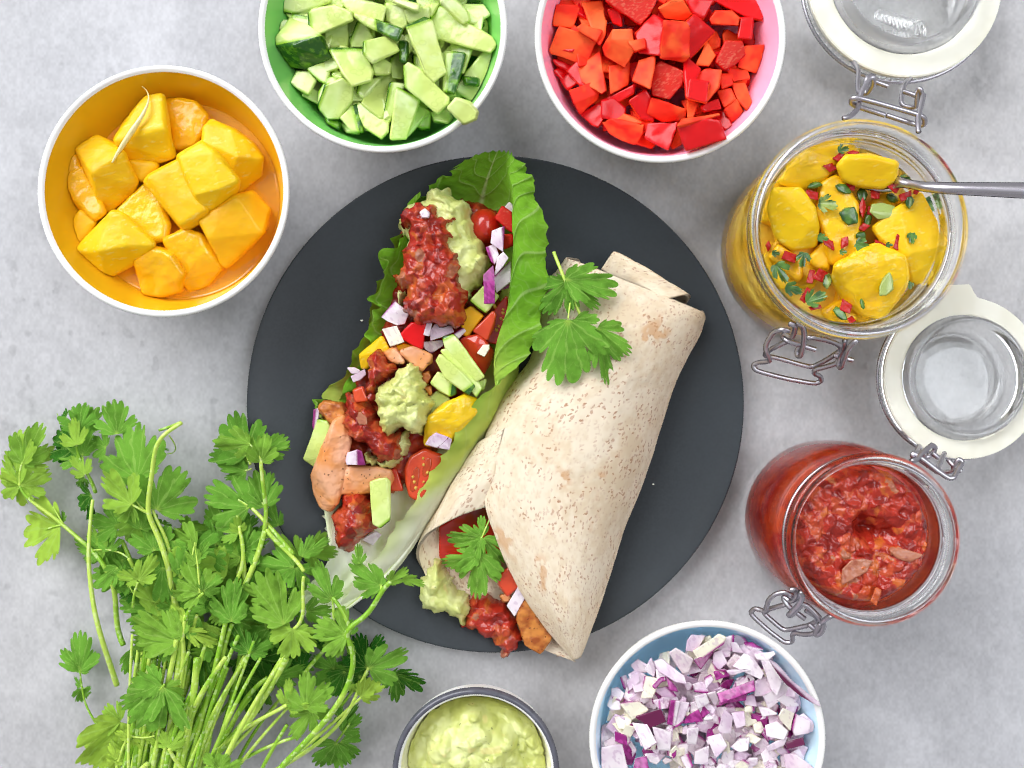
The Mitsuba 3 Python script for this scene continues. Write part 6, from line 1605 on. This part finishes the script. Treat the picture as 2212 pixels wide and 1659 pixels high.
sprig('dark-leaved coriander sprig standing behind the largest leaf',
      [([(575, 520, 26), (600, 640, 24), (690, 820, 22), (720, 900, 20)], .7, 1.3), ([(640, 780, 22), (600, 740, 20)], .5, .4), ([(450, 380, 12), (430, 300, 10)], .4, .2)],
      [(600, 430, 590, 205, 26, 20, .85, 3), (630, 440, 735, 255, 24, 18, .75, 4), (580, 540, 545, 335, 30, 28, .85, 7), (575, 560, 400, 410, 22, 14, .8, 1), (580, 560, 395, 520, 20, 10, .7, 0), (600, 650, 430, 590, 24, 20, .75, 5), (640, 765, 545, 620, 26, 24, .7, 7), (620, 620, 660, 400, 24, 26, .6, 4), (690, 920, 590, 1020, 18, 10, .95, 1), (700, 1000, 640, 1090, 16, 8, .7, 0), (640, 790, 590, 870, 18, 10, .5, 3), (500, 330, 470, 300, 18, 14, .9, 1)], 'L1', tone_s=.2)
sprig('tall coriander stalk with a bent tip carrying the largest leaf',
      [([(1370, 372, 46), (1290, 425, 48), (1212, 495, 48), (1150, 720, 45), (1125, 900, 42), (1122, 1055, 40), (1178, 1200, 38), (1235, 1350, 37), (1275, 1500, 36), (1300, 1650, 34), (1350, 1800, 30)], 1.3, 2.0), ([(1200, 430, 40), (1290, 400, 42), (1360, 372, 45)], .9, 1.1), ([(1120, 1055, 40), (1090, 950, 38), (1035, 800, 36)], 1.1, 1.0), ([(1112, 1052, 40), (1050, 1020, 42), (990, 985, 43)], 1.0, .8), ([(1340, 1650, 30), (1300, 1450, 32), (1250, 1250, 35), (1180, 1100, 37), (1150, 1030, 37)], 1.6, 1.0), ([(1110, 1050, 40), (1030, 960, 40), (1005, 850, 42)], .7, .4), ([(1275, 470, 30), (1300, 600, 18), (1260, 608, 16)], .5, .3)],
      [(1030, 800, 930, 385, 36, 30, .95, 5, dict(fold=.02, droop=.06, sinus=.4)), (880, 460, 850, 200, 30, 24, .8, 4), (900, 430, 1000, 350, 26, 20, .8, 2), (1180, 1030, 1360, 700, 38, 32, .95, 5, dict(fold=.03, droop=.08)), (990, 990, 790, 740, 44, 40, .75, 7, dict(fold=.12)), (1000, 1000, 900, 1110, 42, 38, .9, 6), (1100, 1060, 960, 1270, 32, 26, 1.05, 6, dict(fold=.04)), (1140, 1150, 1110, 1280, 30, 26, .95, 6), (800, 560, 650, 510, 26, 20, .8, 4), (1200, 560, 1230, 600, 22, 16, .9, 4), (1230, 1140, 1270, 1110, 26, 20, .9, 3)], 'L1', tone_s=.75)
sprig('upright coriander stalk at the left edge of the bunch, bare at its top',
      [([(700, 955, 34), (683, 1100, 36), (672, 1250, 37), (668, 1400, 38), (680, 1560, 38), (705, 1750, 38), (760, 1980, 36), (830, 2200, 30), (880, 2350, 24)], 1.1, 1.9)], [], 'L1', tone_s=.85)
sprig('coriander sprig with a folded top leaf leaning onto the charcoal plate',
      [([(1968, 655, 46), (1975, 760, 45), (1992, 900, 43), (2005, 1090, 41), (1965, 1290, 39), (1880, 1520, 36), (1800, 1700, 30)], 1.2, 1.7), ([(1968, 655, 46), (1930, 590, 47), (1880, 530, 47)], .9, .5), ([(1990, 1240, 39), (2060, 1235, 38)], .6, .4)],
      [(1968, 670, 1990, 450, 46, 47, .75, 6, dict(fold=.5, droop=.1)), (1885, 535, 1625, 545, 47, 42, .6, 6), (1990, 600, 2170, 470, 44, 40, .75, 5), (2000, 560, 2190, 545, 43, 38, .6, 5), (1960, 640, 1850, 470, 46, 46, .5, 6)], 'L1')
sprig('coriander sprig with grey-green leaves at the plate\'s left edge',
      [([(1890, 690, 24), (1850, 610, 24), (1800, 560, 24)], 1.0, 1.2), ([(2212, 1365, 42), (2130, 1265, 41), (2000, 1120, 38), (1890, 1010, 34), (1800, 950, 32)], 1.6, 1.1), ([(1850, 735, 24), (1900, 720, 24)], .6, .5), ([(2000, 1000, 32), (1960, 960, 32)], .6, .6)],
      [(1860, 620, 1690, 330, 26, 20, .95, 3, dict(fold=.02)), (1870, 660, 1600, 560, 24, 18, .7, 3), (1860, 740, 1650, 670, 24, 20, .6, 4), (1840, 760, 1700, 790, 22, 18, .5, 3), (1880, 1010, 1545, 860, 34, 28, .75, 4, dict(fold=.05)), (1850, 1010, 1640, 1020, 32, 26, .5, 4), (1990, 1010, 1920, 730, 32, 32, .75, 4), (2000, 900, 2050, 740, 30, 30, .6, 4), (2100, 1150, 2020, 990, 22, 26, .6, 3), (1940, 920, 1860, 890, 24, 18, .8, 2)], 'L1', tone_s=.6)
sprig('coriander sprig in the upper right of the bunch with a curled leaf',
      [([(1790, 1075, 34), (1812, 1200, 35), (1835, 1370, 35), (1845, 1560, 32)], 1.0, 1.5), ([(1818, 1370, 30), (1790, 1520, 28)], .9, 1.0)],
      [(1795, 1210, 1650, 1130, 34, 32, .8, 6), (1800, 1200, 1780, 1070, 34, 38, .6, 7), (1815, 1390, 1630, 1290, 32, 28, .7, 6), (1830, 1390, 1960, 1230, 32, 30, .6, 5), (1830, 1200, 1900, 1060, 22, 18, 1.0, 2), (1680, 1180, 1560, 1000, 22, 18, .8, 5), (1700, 1160, 1700, 1020, 22, 18, .7, 5), (1750, 1400, 1560, 1420, 16, 10, 1.0, 2), (1620, 1450, 1560, 1380, 14, 9, 1.2, 1)], 'L1')
sprig('coriander sprig with a cupped pale leaf left of the middle',
      [([(970, 1395, 27), (1000, 1450, 26), (1060, 1590, 22)], 1.2, 1.6), ([(970, 1395, 27), (880, 1345, 26), (760, 1330, 25), (700, 1335, 24)], .7, .5), ([(920, 1260, 22), (980, 1400, 22), (1040, 1540, 20)], 1.4, 1.4)],
      [(800, 1330, 660, 1200, 25, 18, .9, 6), (830, 1340, 850, 1180, 26, 22, .8, 5), (770, 1340, 560, 1300, 22, 14, .6, 5), (780, 1350, 660, 1420, 22, 14, .7, 5), (900, 1350, 940, 1290, 20, 18, .9, 3), (900, 1400, 880, 1480, 16, 8, 1.0, 2)], 'L1')
# right-hand side of the bunch, over the lettuce rib and the plate
sprig('coriander sprig arching over the plate with a small hooked leaf at its tip',
      [([(1865, 268, 52), (1800, 350, 51), (1720, 460, 50), (1625, 552, 49), (1648, 640, 47), (1655, 740, 45), (1610, 880, 42), (1500, 1040, 38), (1330, 1220, 32), (1230, 1330, 28)], 1.6, 2.1), ([(1545, 355, 50), (1598, 430, 50), (1640, 530, 49)], 1.2, 1.4), ([(1815, 290, 51), (1800, 360, 51)], .7, .9)],
      [(1860, 268, 1960, 190, 52, 52, .55, 6, dict(fold=.3)), (1930, 250, 2060, 280, 50, 46, .35, 6), (1815, 290, 1640, 160, 51, 50, .5, 5, dict(teeth=.7)), (1800, 290, 1655, 250, 51, 47, .75, 5), (1690, 170, 1685, 55, 50, 50, .5, 5), (1620, 565, 1430, 520, 49, 47, .95, 6, dict(droop=.2)), (1615, 570, 1520, 680, 48, 46, .9, 6)], 'L2')
sprig('coriander leaf on its own stalk standing in front of the white lettuce rib',
      [([(1545, 355, 47), (1550, 430, 46), (1553, 500, 44)], .9, 1.0)], [(1540, 370, 1455, 150, 47, 48, .6, 5, dict(fold=.25)), (1540, 365, 1570, 250, 47, 46, .5, 5)], 'L2')
sprig('coriander sprig with bright leaves beside the lettuce rib',
      [([(1385, 240, 46), (1380, 330, 45), (1365, 490, 43), (1330, 530, 42)], 1.1, 1.3), ([(1180, -20, 40), (1270, 80, 42), (1350, 160, 43), (1385, 210, 44)], 1.5, 1.3), ([(1290, 690, 40), (1240, 780, 38), (1180, 880, 36), (1090, 1020, 33), (900, 1220, 28), (800, 1320, 24)], 2.1, 2.5), ([(1265, 690, 38), (1200, 800, 36), (1080, 1000, 32), (920, 1190, 27)], 1.5, 1.8)],
      [(1275, 505, 1140, 200, 45, 42, .62, 6, dict(fold=.08)), (1180, 360, 1040, 290, 43, 40, .55, 6), (1330, 190, 1120, 165, 42, 36, .7, 4), (1340, 190, 1410, 315, 42, 36, .75, 4), (1330, 530, 1300, 700, 44, 42, 1.05, 7, dict(droop=.1)), (1310, 520, 1195, 560, 43, 41, .6, 7), (1350, 530, 1450, 630, 43, 41, .65, 7), (1375, 130, 1430, 10, 43, 40, .5, 5), (1390, 120, 1530, 20, 36, 30, .35, 5), (1370, 150, 1230, 30, 30, 24, .9, 6), (1400, 100, 1580, 110, 30, 24, .9, 6), (1310, 470, 1300, 390, 34, 30, .9, 4), (1380, 470, 1340, 490, 32, 28, 1.0, 4)], 'L2', tone_s=.55)
sprig('low dark coriander leaves in the shade beside the plate rim', [([(1740, 770, 12), (1650, 880, 10), (1560, 1000, 9)], 1.0, 1.2)], [(1735, 745, 1660, 555, 12, 9, .8, 0), (1725, 690, 1820, 560, 12, 10, .6, 0), (1700, 800, 1590, 690, 10, 6, .9, 1), (1720, 790, 1700, 850, 9, 4, .8, 0), (1650, 560, 1650, 470, 20, 18, .6, 4)], 'L2', tone_s=.1)
sprig('coriander sprig at the right tip of the bunch with an olive fan leaf',
      [([(1745, 742, 34), (1690, 860, 33), (1650, 950, 32), (1500, 1130, 29), (1230, 1310, 24)], 1.0, 1.6), ([(1705, 905, 33), (1600, 1000, 31), (1300, 1260, 25)], .9, 1.4)],
      [(1745, 745, 1965, 650, 35, 32, .75, 5, dict(fold=.12)), (1700, 905, 1820, 815, 34, 32, .8, 8), (1710, 900, 1760, 795, 34, 34, .7, 8), (1890, 780, 1905, 905, 20, 10, .6, 2), (1890, 775, 2060, 850, 20, 10, .45, 1), (1860, 790, 1960, 800, 22, 14, .5, 2), (1640, 840, 1680, 880, 30, 28, .6, 7)], 'L2', tone_s=.8)
sprig('coriander sprig with a large folded leaf right of the stalks',
      [([(1290, 950, 38), (1200, 1000, 36), (1090, 1060, 34), (980, 1140, 31), (890, 1225, 28), (820, 1310, 25)], 1.3, 1.7)],
      [(1395, 975, 1400, 760, 38, 38, .72, 6, dict(fold=.1)), (1400, 960, 1540, 830, 38, 36, .7, 6), (1290, 950, 1310, 800, 38, 38, .55, 7), (1430, 985, 1320, 1130, 36, 30, .55, 6), (1420, 985, 1540, 1010, 36, 32, .7, 6), (1300, 950, 1420, 950, 38, 38, .5, 7)], 'L2', tone_s=.9)
sprig('coriander sprig with a broad round leaf low on the left',
      [([(615, 835, 46), (560, 900, 44), (500, 950, 42)], .8, .5)], [(610, 850, 480, 1085, 46, 42, 1.0, 5, dict(fold=.03, droop=.06)), (600, 860, 370, 970, 45, 40, .6, 5), (620, 850, 720, 900, 45, 42, .8, 6), (590, 830, 440, 800, 45, 42, .8, 5), (640, 900, 640, 1010, 44, 40, .9, 5)], 'L2')
sprig('coriander leaf running out of the frame at the lower left corner',
      [([(380, 1050, 24), (340, 1120, 22)], .8, .8)], [(375, 1045, 160, 1290, 26, 20, .55, 8, dict(teeth=.5)), (370, 1040, 270, 960, 26, 22, 1.0, 7), (330, 1150, 230, 1330, 24, 18, .8, 8)], 'L2')
sprig('coriander sprig with a wide leaf spread left over the stalks',
      [([(680, 590, 44), (665, 680, 42), (640, 800, 40), (600, 1000, 34)], 1.6, 2.0), ([(710, 560, 42), (718, 680, 40), (700, 850, 36), (690, 1080, 30)], 1.6, 1.8), ([(730, 450, 44), (712, 600, 43)], 1.2, 1.3)],
      [(690, 600, 440, 460, 44, 40, .62, 6, dict(fold=.1)), (660, 590, 430, 560, 43, 38, .55, 6), (640, 590, 520, 640, 42, 36, .8, 5), (715, 560, 640, 420, 44, 42, .6, 6), (740, 540, 920, 620, 43, 40, .4, 8), (740, 570, 790, 540, 43, 42, .8, 5)], 'L2', tone_s=.6)
sprig('coriander sprig with an upright folded leaf in the middle top of the bunch',
      [([(810, 330, 46), (800, 200, 46), (782, 50, 46)], .7, .5), ([(730, 480, 44), (760, 410, 45), (830, 330, 46)], 1.3, 1.0), ([(780, 60, 45), (770, 120, 46)], .5, .6)],
      [(810, 330, 720, 150, 46, 44, .75, 6, dict(fold=.12)), (830, 320, 930, 230, 46, 42, .8, 5), (800, 340, 650, 350, 46, 42, .6, 6), (730, 480, 640, 400, 44, 42, .55, 8), (790, 170, 740, 30, 46, 44, .5, 6), (800, 140, 860, 40, 46, 44, .5, 5), (985, 490, 990, 250, 43, 42, .62, 4, dict(fold=.3)), (990, 480, 1070, 270, 42, 40, .4, 4), (900, 360, 850, 420, 36, 30, .8, 3), (850, 370, 930, 400, 34, 28, .6, 2)], 'L2')
sprig('coriander sprig with a ragged yellow-green leaf at the left of the bunch',
      [([(470, 270, 42), (445, 350, 40), (440, 410, 38)], .8, .9), ([(400, 250, 38), (440, 330, 38)], .4, .5)],
      [(470, 260, 580, 115, 42, 42, .55, 7, dict(fold=.2)), (465, 255, 360, 220, 42, 38, .55, 7), (480, 240, 570, 200, 41, 38, .5, 6), (400, 250, 280, 240, 38, 34, .4, 5), (420, 300, 340, 290, 36, 30, .5, 3), (450, 320, 360, 330, 30, 24, .6, 1)], 'L2')
sprig('small lone coriander sprig with two leaves at the far left',
      [([(145, 760, 12), (158, 850, 11), (178, 940, 10), (235, 1050, 12), (280, 1120, 14)], .5, .9), ([(160, 860, 11), (190, 850, 10)], .4, .3)],
      [(145, 765, 140, 535, 12, 10, .75, 4), (150, 770, 215, 640, 12, 9, .5, 4), (140, 740, 75, 650, 12, 9, .6, 4), (155, 860, 150, 945, 10, 5, .5, 4), (150, 850, 120, 790, 10, 8, .5, 3), (170, 900, 200, 840, 10, 8, .6, 4)], 'L2', tone_s=.1)
sprig('dark coriander leaves at the lower right of the bunch',
      [([(1640, 1050, 16), (1590, 1120, 14), (1500, 1240, 12)], .7, .8)],
      [(1570, 1160, 1470, 1280, 16, 10, .9, 3), (1590, 1150, 1690, 1240, 14, 8, .75, 3), (1600, 1100, 1700, 1000, 14, 10, .7, 3), (1560, 1180, 1600, 1300, 12, 6, .8, 4), (1600, 1060, 1680, 930, 12, 9, .7, 2), (1620, 1080, 1660, 1100, 14, 10, .9, 4)], 'L2', tone_s=.2)
sprig('yellow-green young coriander leaves low at the bottom edge',
      [([(640, 1190, 40), (660, 1230, 39), (720, 1310, 36)], 1.2, 1.4), ([(420, 1120, 34), (380, 1200, 32), (350, 1300, 30)], 1.0, 1.2), ([(420, 1120, 36), (500, 1130, 36), (560, 1120, 37)], .7, .6)],
      [(640, 1190, 700, 1050, 40, 38, .7, 7), (650, 1190, 740, 1120, 40, 37, .6, 7), (630, 1180, 590, 1110, 40, 38, .7, 7), (430, 1130, 340, 1100, 36, 34, .4, 9), (440, 1140, 480, 1200, 36, 33, .6, 9), (500, 1130, 540, 1090, 36, 36, .5, 9), (520, 1130, 580, 1180, 36, 33, .5, 8), (350, 1250, 300, 1160, 32, 30, .6, 9), (340, 1270, 390, 1220, 32, 30, .7, 9), (340, 1260, 310, 1300, 32, 28, .9, 9)], 'L2', tone_s=.95)
sprig('coriander leaf pair at the very bottom edge of the photo',
      [([(900, 1300, 40), (900, 1400, 36)], 1.0, 1.2)], [(905, 1300, 830, 1225, 40, 38, .8, 6), (915, 1300, 960, 1215, 40, 38, .8, 6), (930, 1310, 1050, 1260, 39, 36, .6, 6)], 'L2')
sprig('dark curled coriander leaf between the stalks',
      [([(825, 640, 30), (850, 700, 28), (860, 800, 24)], .8, .9)], [(820, 640, 800, 840, 32, 26, .75, 2, dict(fold=.5, droop=.4)), (800, 640, 740, 740, 30, 24, .6, 2)], 'L2', tone_s=.2)
sprig('folded dull green coriander leaf right of the stalks', [([(1085, 660, 36), (1040, 740, 34), (940, 900, 30), (880, 1020, 28)], 1.3, 1.7)], [(1080, 660, 980, 490, 37, 34, .45, 2, dict(fold=.4)), (1090, 660, 1220, 600, 36, 32, .6, 3), (1085, 650, 1120, 540, 35, 34, .5, 2)], 'L2', tone_s=.4)
STALK = 'cut coriander stalks of the bunch'
for lab, pts, r0, r1, tn in [('thick coriander stalk ending in a cut square tip', [(700, 1310, 34), (760, 1000, 38), (795, 690, 42)], 2.3, 2.1, .45), ('long coriander stalk crossing the middle of the bunch', [(745, 1310, 32), (830, 1000, 35), (905, 700, 38), (962, 450, 40)], 1.7, 1.5, .3), ('slim coriander stalk rising to the folded dull leaf', [(780, 1310, 33), (880, 1030, 36), (1080, 665, 36)], 1.6, 1.3, .5),
                             ('coriander stalk behind the two thick ones', [(840, 1270, 30), (870, 1080, 32), (950, 620, 36), (988, 500, 38)], 1.6, 1.4, .35), ('short cut coriander stalk leaning right', [(670, 835, 38), (750, 655, 40)], 1.4, 1.2, .6), ('short cut coriander stalk on top of the bundle', [(780, 960, 40), (850, 835, 42), (955, 685, 43)], 1.6, 1.5, .5), ('thick coriander stalk under the wide spread leaf', [(600, 1310, 30), (660, 980, 36), (700, 640, 40), (722, 450, 42)], 2.1, 1.7, .6),
                             ('coriander stalk at the left of the bundle', [(440, 820, 26), (470, 780, 28), (492, 640, 30)], 1.6, 1.4, .7), ('short upright coriander stalk at the left', [(520, 830, 26), (510, 760, 28), (488, 640, 30)], 1.2, 1.2, .7), ('curved coriander stalk bending right', [(890, 1200, 26), (985, 1060, 28), (1080, 900, 30), (1185, 800, 32)], 1.8, 1.5, .35), ('dark curved coriander stalk below it', [(940, 1190, 22), (1010, 1010, 24), (1110, 860, 26), (1200, 805, 28)], 1.5, 1.3, .15),
                             ('pale slim coriander stalk at the lower right', [(1040, 1270, 28), (1150, 1130, 30), (1255, 1010, 33), (1295, 965, 36)], 1.1, .9, .95), ('dark cut coriander stalk at the lower right', [(1150, 1310, 26), (1220, 1180, 28), (1292, 1060, 30)], 1.3, 1.2, .2), ('coriander stalk fanning far right', [(960, 1310, 26), (1240, 1160, 28), (1370, 1120, 29)], 1.3, 1.0, .5), ('coriander stalk showing between two bright leaves', [(1385, 785, 28), (1440, 710, 30), (1495, 650, 32)], 1.3, 1.2, .35),
                             ('coriander stalk rising to the upper right leaf', [(960, 330, 34), (1025, 235, 36), (1050, 110, 38), (1030, -10, 38)], 1.3, 1.1, .6), ('bright coriander stalk beside it', [(1040, 330, 36), (1088, 235, 38), (1135, 110, 40), (1172, -10, 41)], 1.4, 1.3, .6), ('coriander stalk buried at the left of the bundle', [(480, 1310, 22), (540, 1000, 26), (560, 700, 28)], 1.6, 1.4, .2), ('coriander stalk buried under the broad round leaf', [(560, 1310, 22), (620, 1000, 26), (650, 640, 28)], 1.7, 1.5, .3),
                             ('coriander stalk deep between the thick stalks', [(720, 1310, 24), (800, 1000, 26), (870, 560, 28)], 1.5, 1.4, .1), ('deep slanting coriander stalk right of the bundle', [(860, 1310, 22), (960, 1000, 24), (1040, 620, 26)], 1.5, 1.2, .2), ('low coriander stalk along the right side', [(1000, 1310, 20), (1100, 1120, 20), (1270, 900, 20)], 1.2, 1.0, .2), ('stub of coriander stalk at the bottom edge', [(480, 1310, 34), (520, 1275, 36)], 1.6, 1.6, .9),
                             ('slim dark coriander stalk at the bundle middle', [(650, 1310, 26), (730, 1050, 28), (780, 780, 30), (800, 560, 30)], 1.3, 1.1, .15), ('slim coriander stalk left of the cut tip', [(690, 1100, 32), (722, 800, 36), (770, 540, 38), (795, 450, 40)], 1.3, 1.0, .55)]:
    key = thing('coriander_stalk', lab, 'coriander', STALK)
    v, f = tube(catmull(PP(pts, 'L2'), 12), [r0 * .8 / 1000, r1 * .8 / 1000], 10)
    put(key, (v, f), 'm_stem', uv=np.c_[np.zeros(len(v)), np.full(len(v), tn)])
for i in range(60):
    t = rng.uniform(0, 1)
    x0, x1 = 380 + 560 * t + rng.uniform(-40, 40), 470 + 820 * t + rng.uniform(-60, 60)
    y1, z0 = rng.uniform(430, 860) + 120 * t, rng.uniform(10, 39)
    key = thing('coriander_stalk', f"slender coriander stalk {clock(x1, y1, (900, 500), 560).replace('by the rim of', 'at the edge of')} the bunch", 'coriander', STALK)
    v, f = tube(catmull(PP([(x0, 1315, z0), ((x0 + x1) / 2 - 18 * t + rng.uniform(-14, 14), (1315 + y1) / 2, z0 + 2), (x1, y1, z0 + 3)], 'L2'), 10), [rng.uniform(.8, 1.5) / 1000, rng.uniform(.6, 1.1) / 1000], 8)
    put(key, (v, f), 'm_stem', uv=np.c_[np.zeros(len(v)), np.full(len(v), rng.uniform(.05, .8))])
# leaves deep in the bunch
DEEP = 'dark coriander leaves deep in the bunch'
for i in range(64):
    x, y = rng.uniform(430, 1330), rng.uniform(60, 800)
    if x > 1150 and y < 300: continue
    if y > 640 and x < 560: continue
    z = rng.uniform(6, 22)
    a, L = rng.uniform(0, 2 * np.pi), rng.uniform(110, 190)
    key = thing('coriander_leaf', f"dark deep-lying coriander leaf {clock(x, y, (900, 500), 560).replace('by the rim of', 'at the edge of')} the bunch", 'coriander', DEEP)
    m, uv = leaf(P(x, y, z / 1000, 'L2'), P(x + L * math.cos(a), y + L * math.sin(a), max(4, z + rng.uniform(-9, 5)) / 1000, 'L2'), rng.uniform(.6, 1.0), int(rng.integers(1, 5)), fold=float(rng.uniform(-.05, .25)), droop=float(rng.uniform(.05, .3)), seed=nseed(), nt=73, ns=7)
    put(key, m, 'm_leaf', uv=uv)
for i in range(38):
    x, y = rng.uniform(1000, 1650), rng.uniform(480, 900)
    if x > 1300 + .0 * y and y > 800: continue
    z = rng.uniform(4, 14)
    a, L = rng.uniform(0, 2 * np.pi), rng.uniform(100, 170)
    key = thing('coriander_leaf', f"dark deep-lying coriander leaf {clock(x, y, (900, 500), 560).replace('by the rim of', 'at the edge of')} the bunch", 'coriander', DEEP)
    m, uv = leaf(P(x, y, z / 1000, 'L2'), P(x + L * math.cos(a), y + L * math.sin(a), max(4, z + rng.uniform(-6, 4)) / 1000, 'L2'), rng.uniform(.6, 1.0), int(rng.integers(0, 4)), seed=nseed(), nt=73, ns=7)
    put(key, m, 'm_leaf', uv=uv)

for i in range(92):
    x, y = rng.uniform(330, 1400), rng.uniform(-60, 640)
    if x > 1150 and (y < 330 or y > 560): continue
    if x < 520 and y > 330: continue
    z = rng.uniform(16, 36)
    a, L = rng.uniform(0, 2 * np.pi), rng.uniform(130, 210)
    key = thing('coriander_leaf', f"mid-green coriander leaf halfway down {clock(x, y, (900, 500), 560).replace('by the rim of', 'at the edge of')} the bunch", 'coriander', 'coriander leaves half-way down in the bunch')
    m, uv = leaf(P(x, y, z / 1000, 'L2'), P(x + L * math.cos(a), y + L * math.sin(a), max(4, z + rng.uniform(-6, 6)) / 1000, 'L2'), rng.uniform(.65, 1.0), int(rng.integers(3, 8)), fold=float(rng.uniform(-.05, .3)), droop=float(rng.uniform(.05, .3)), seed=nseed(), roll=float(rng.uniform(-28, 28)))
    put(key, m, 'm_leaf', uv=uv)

# sprig on the tortilla
sprig('coriander sprig with four leaves laid on top of the tortilla wrap',
      [([(540, 185, 50), (565, 250, 51), (605, 350, 53), (660, 480, 53.5), (700, 570, 53), (735, 645, 52.5)], 1.1, 1.0), ([(660, 560, 53.5), (652, 620, 55), (645, 675, 56)], .6, .5), ([(605, 355, 53), (640, 380, 54)], .5, .4)],
      [(625, 385, 1010, 455, 55, 52.5, .55, 4, dict(fold=.06, droop=.05)), (640, 420, 880, 600, 54, 51.5, .5, 4, dict(droop=.05)), (640, 400, 470, 640, 53, 44, .72, 3, dict(fold=.1)), (645, 680, 640, 1160, 57, 52.5, .82, 4, dict(fold=.04, droop=.06, sinus=.5)), (690, 680, 890, 850, 57, 54, .7, 4, dict(droop=.05)), (860, 740, 1100, 930, 55, 52, .6, 5, dict(fold=.1, droop=.06)), (870, 790, 950, 1160, 54.5, 52, .5, 4, dict(fold=.05, droop=.06))], 'T4', group=None)
sprig('coriander leaf tucked in the open mouth of the tortilla wrap',
      [([(620, 640, 33), (585, 720, 34), (560, 780, 34)], .5, .6)],
      [(565, 770, 320, 780, 34, 29, .62, 5, dict(droop=.08)), (570, 750, 560, 610, 34, 32, .55, 5), (575, 770, 720, 960, 34, 30, .5, 5, dict(droop=.06)), (545, 880, 540, 1195, 33, 29, .7, 5, dict(droop=.07, fold=.04)), (560, 770, 535, 930, 34.5, 33.5, .45, 5), (530, 900, 290, 950, 32.5, 29, .5, 5), (560, 960, 715, 1050, 32.5, 29, .6, 5)], 'T3', group=None)
# crumbs
for lab, x, y, crop in [('white crumb on the plate right of the lettuce', 1750, 590, 'T1'), ('white crumb on the plate at the right of the wrap', 1752, 398, 'T3'), ('white crumb on the plate beside the tucked end', 1075, 210, 'T4'), ('white crumb on the plate below the lettuce rib', 1115, 800, 'L3'), ('tiny crumb on the plate left of the wraps', 592, 1165, 'T1')]:
    m = trimesh.creation.icosphere(subdivisions=1, radius=.00065)
    v = np.asarray(m.vertices) * [1.3, .8, .7] + P(x, y, .0055 if crop != 'L3' else .012, crop)
    put(thing('crumb', lab, 'crumb'), (v, np.asarray(m.faces)), 'm_crumb')
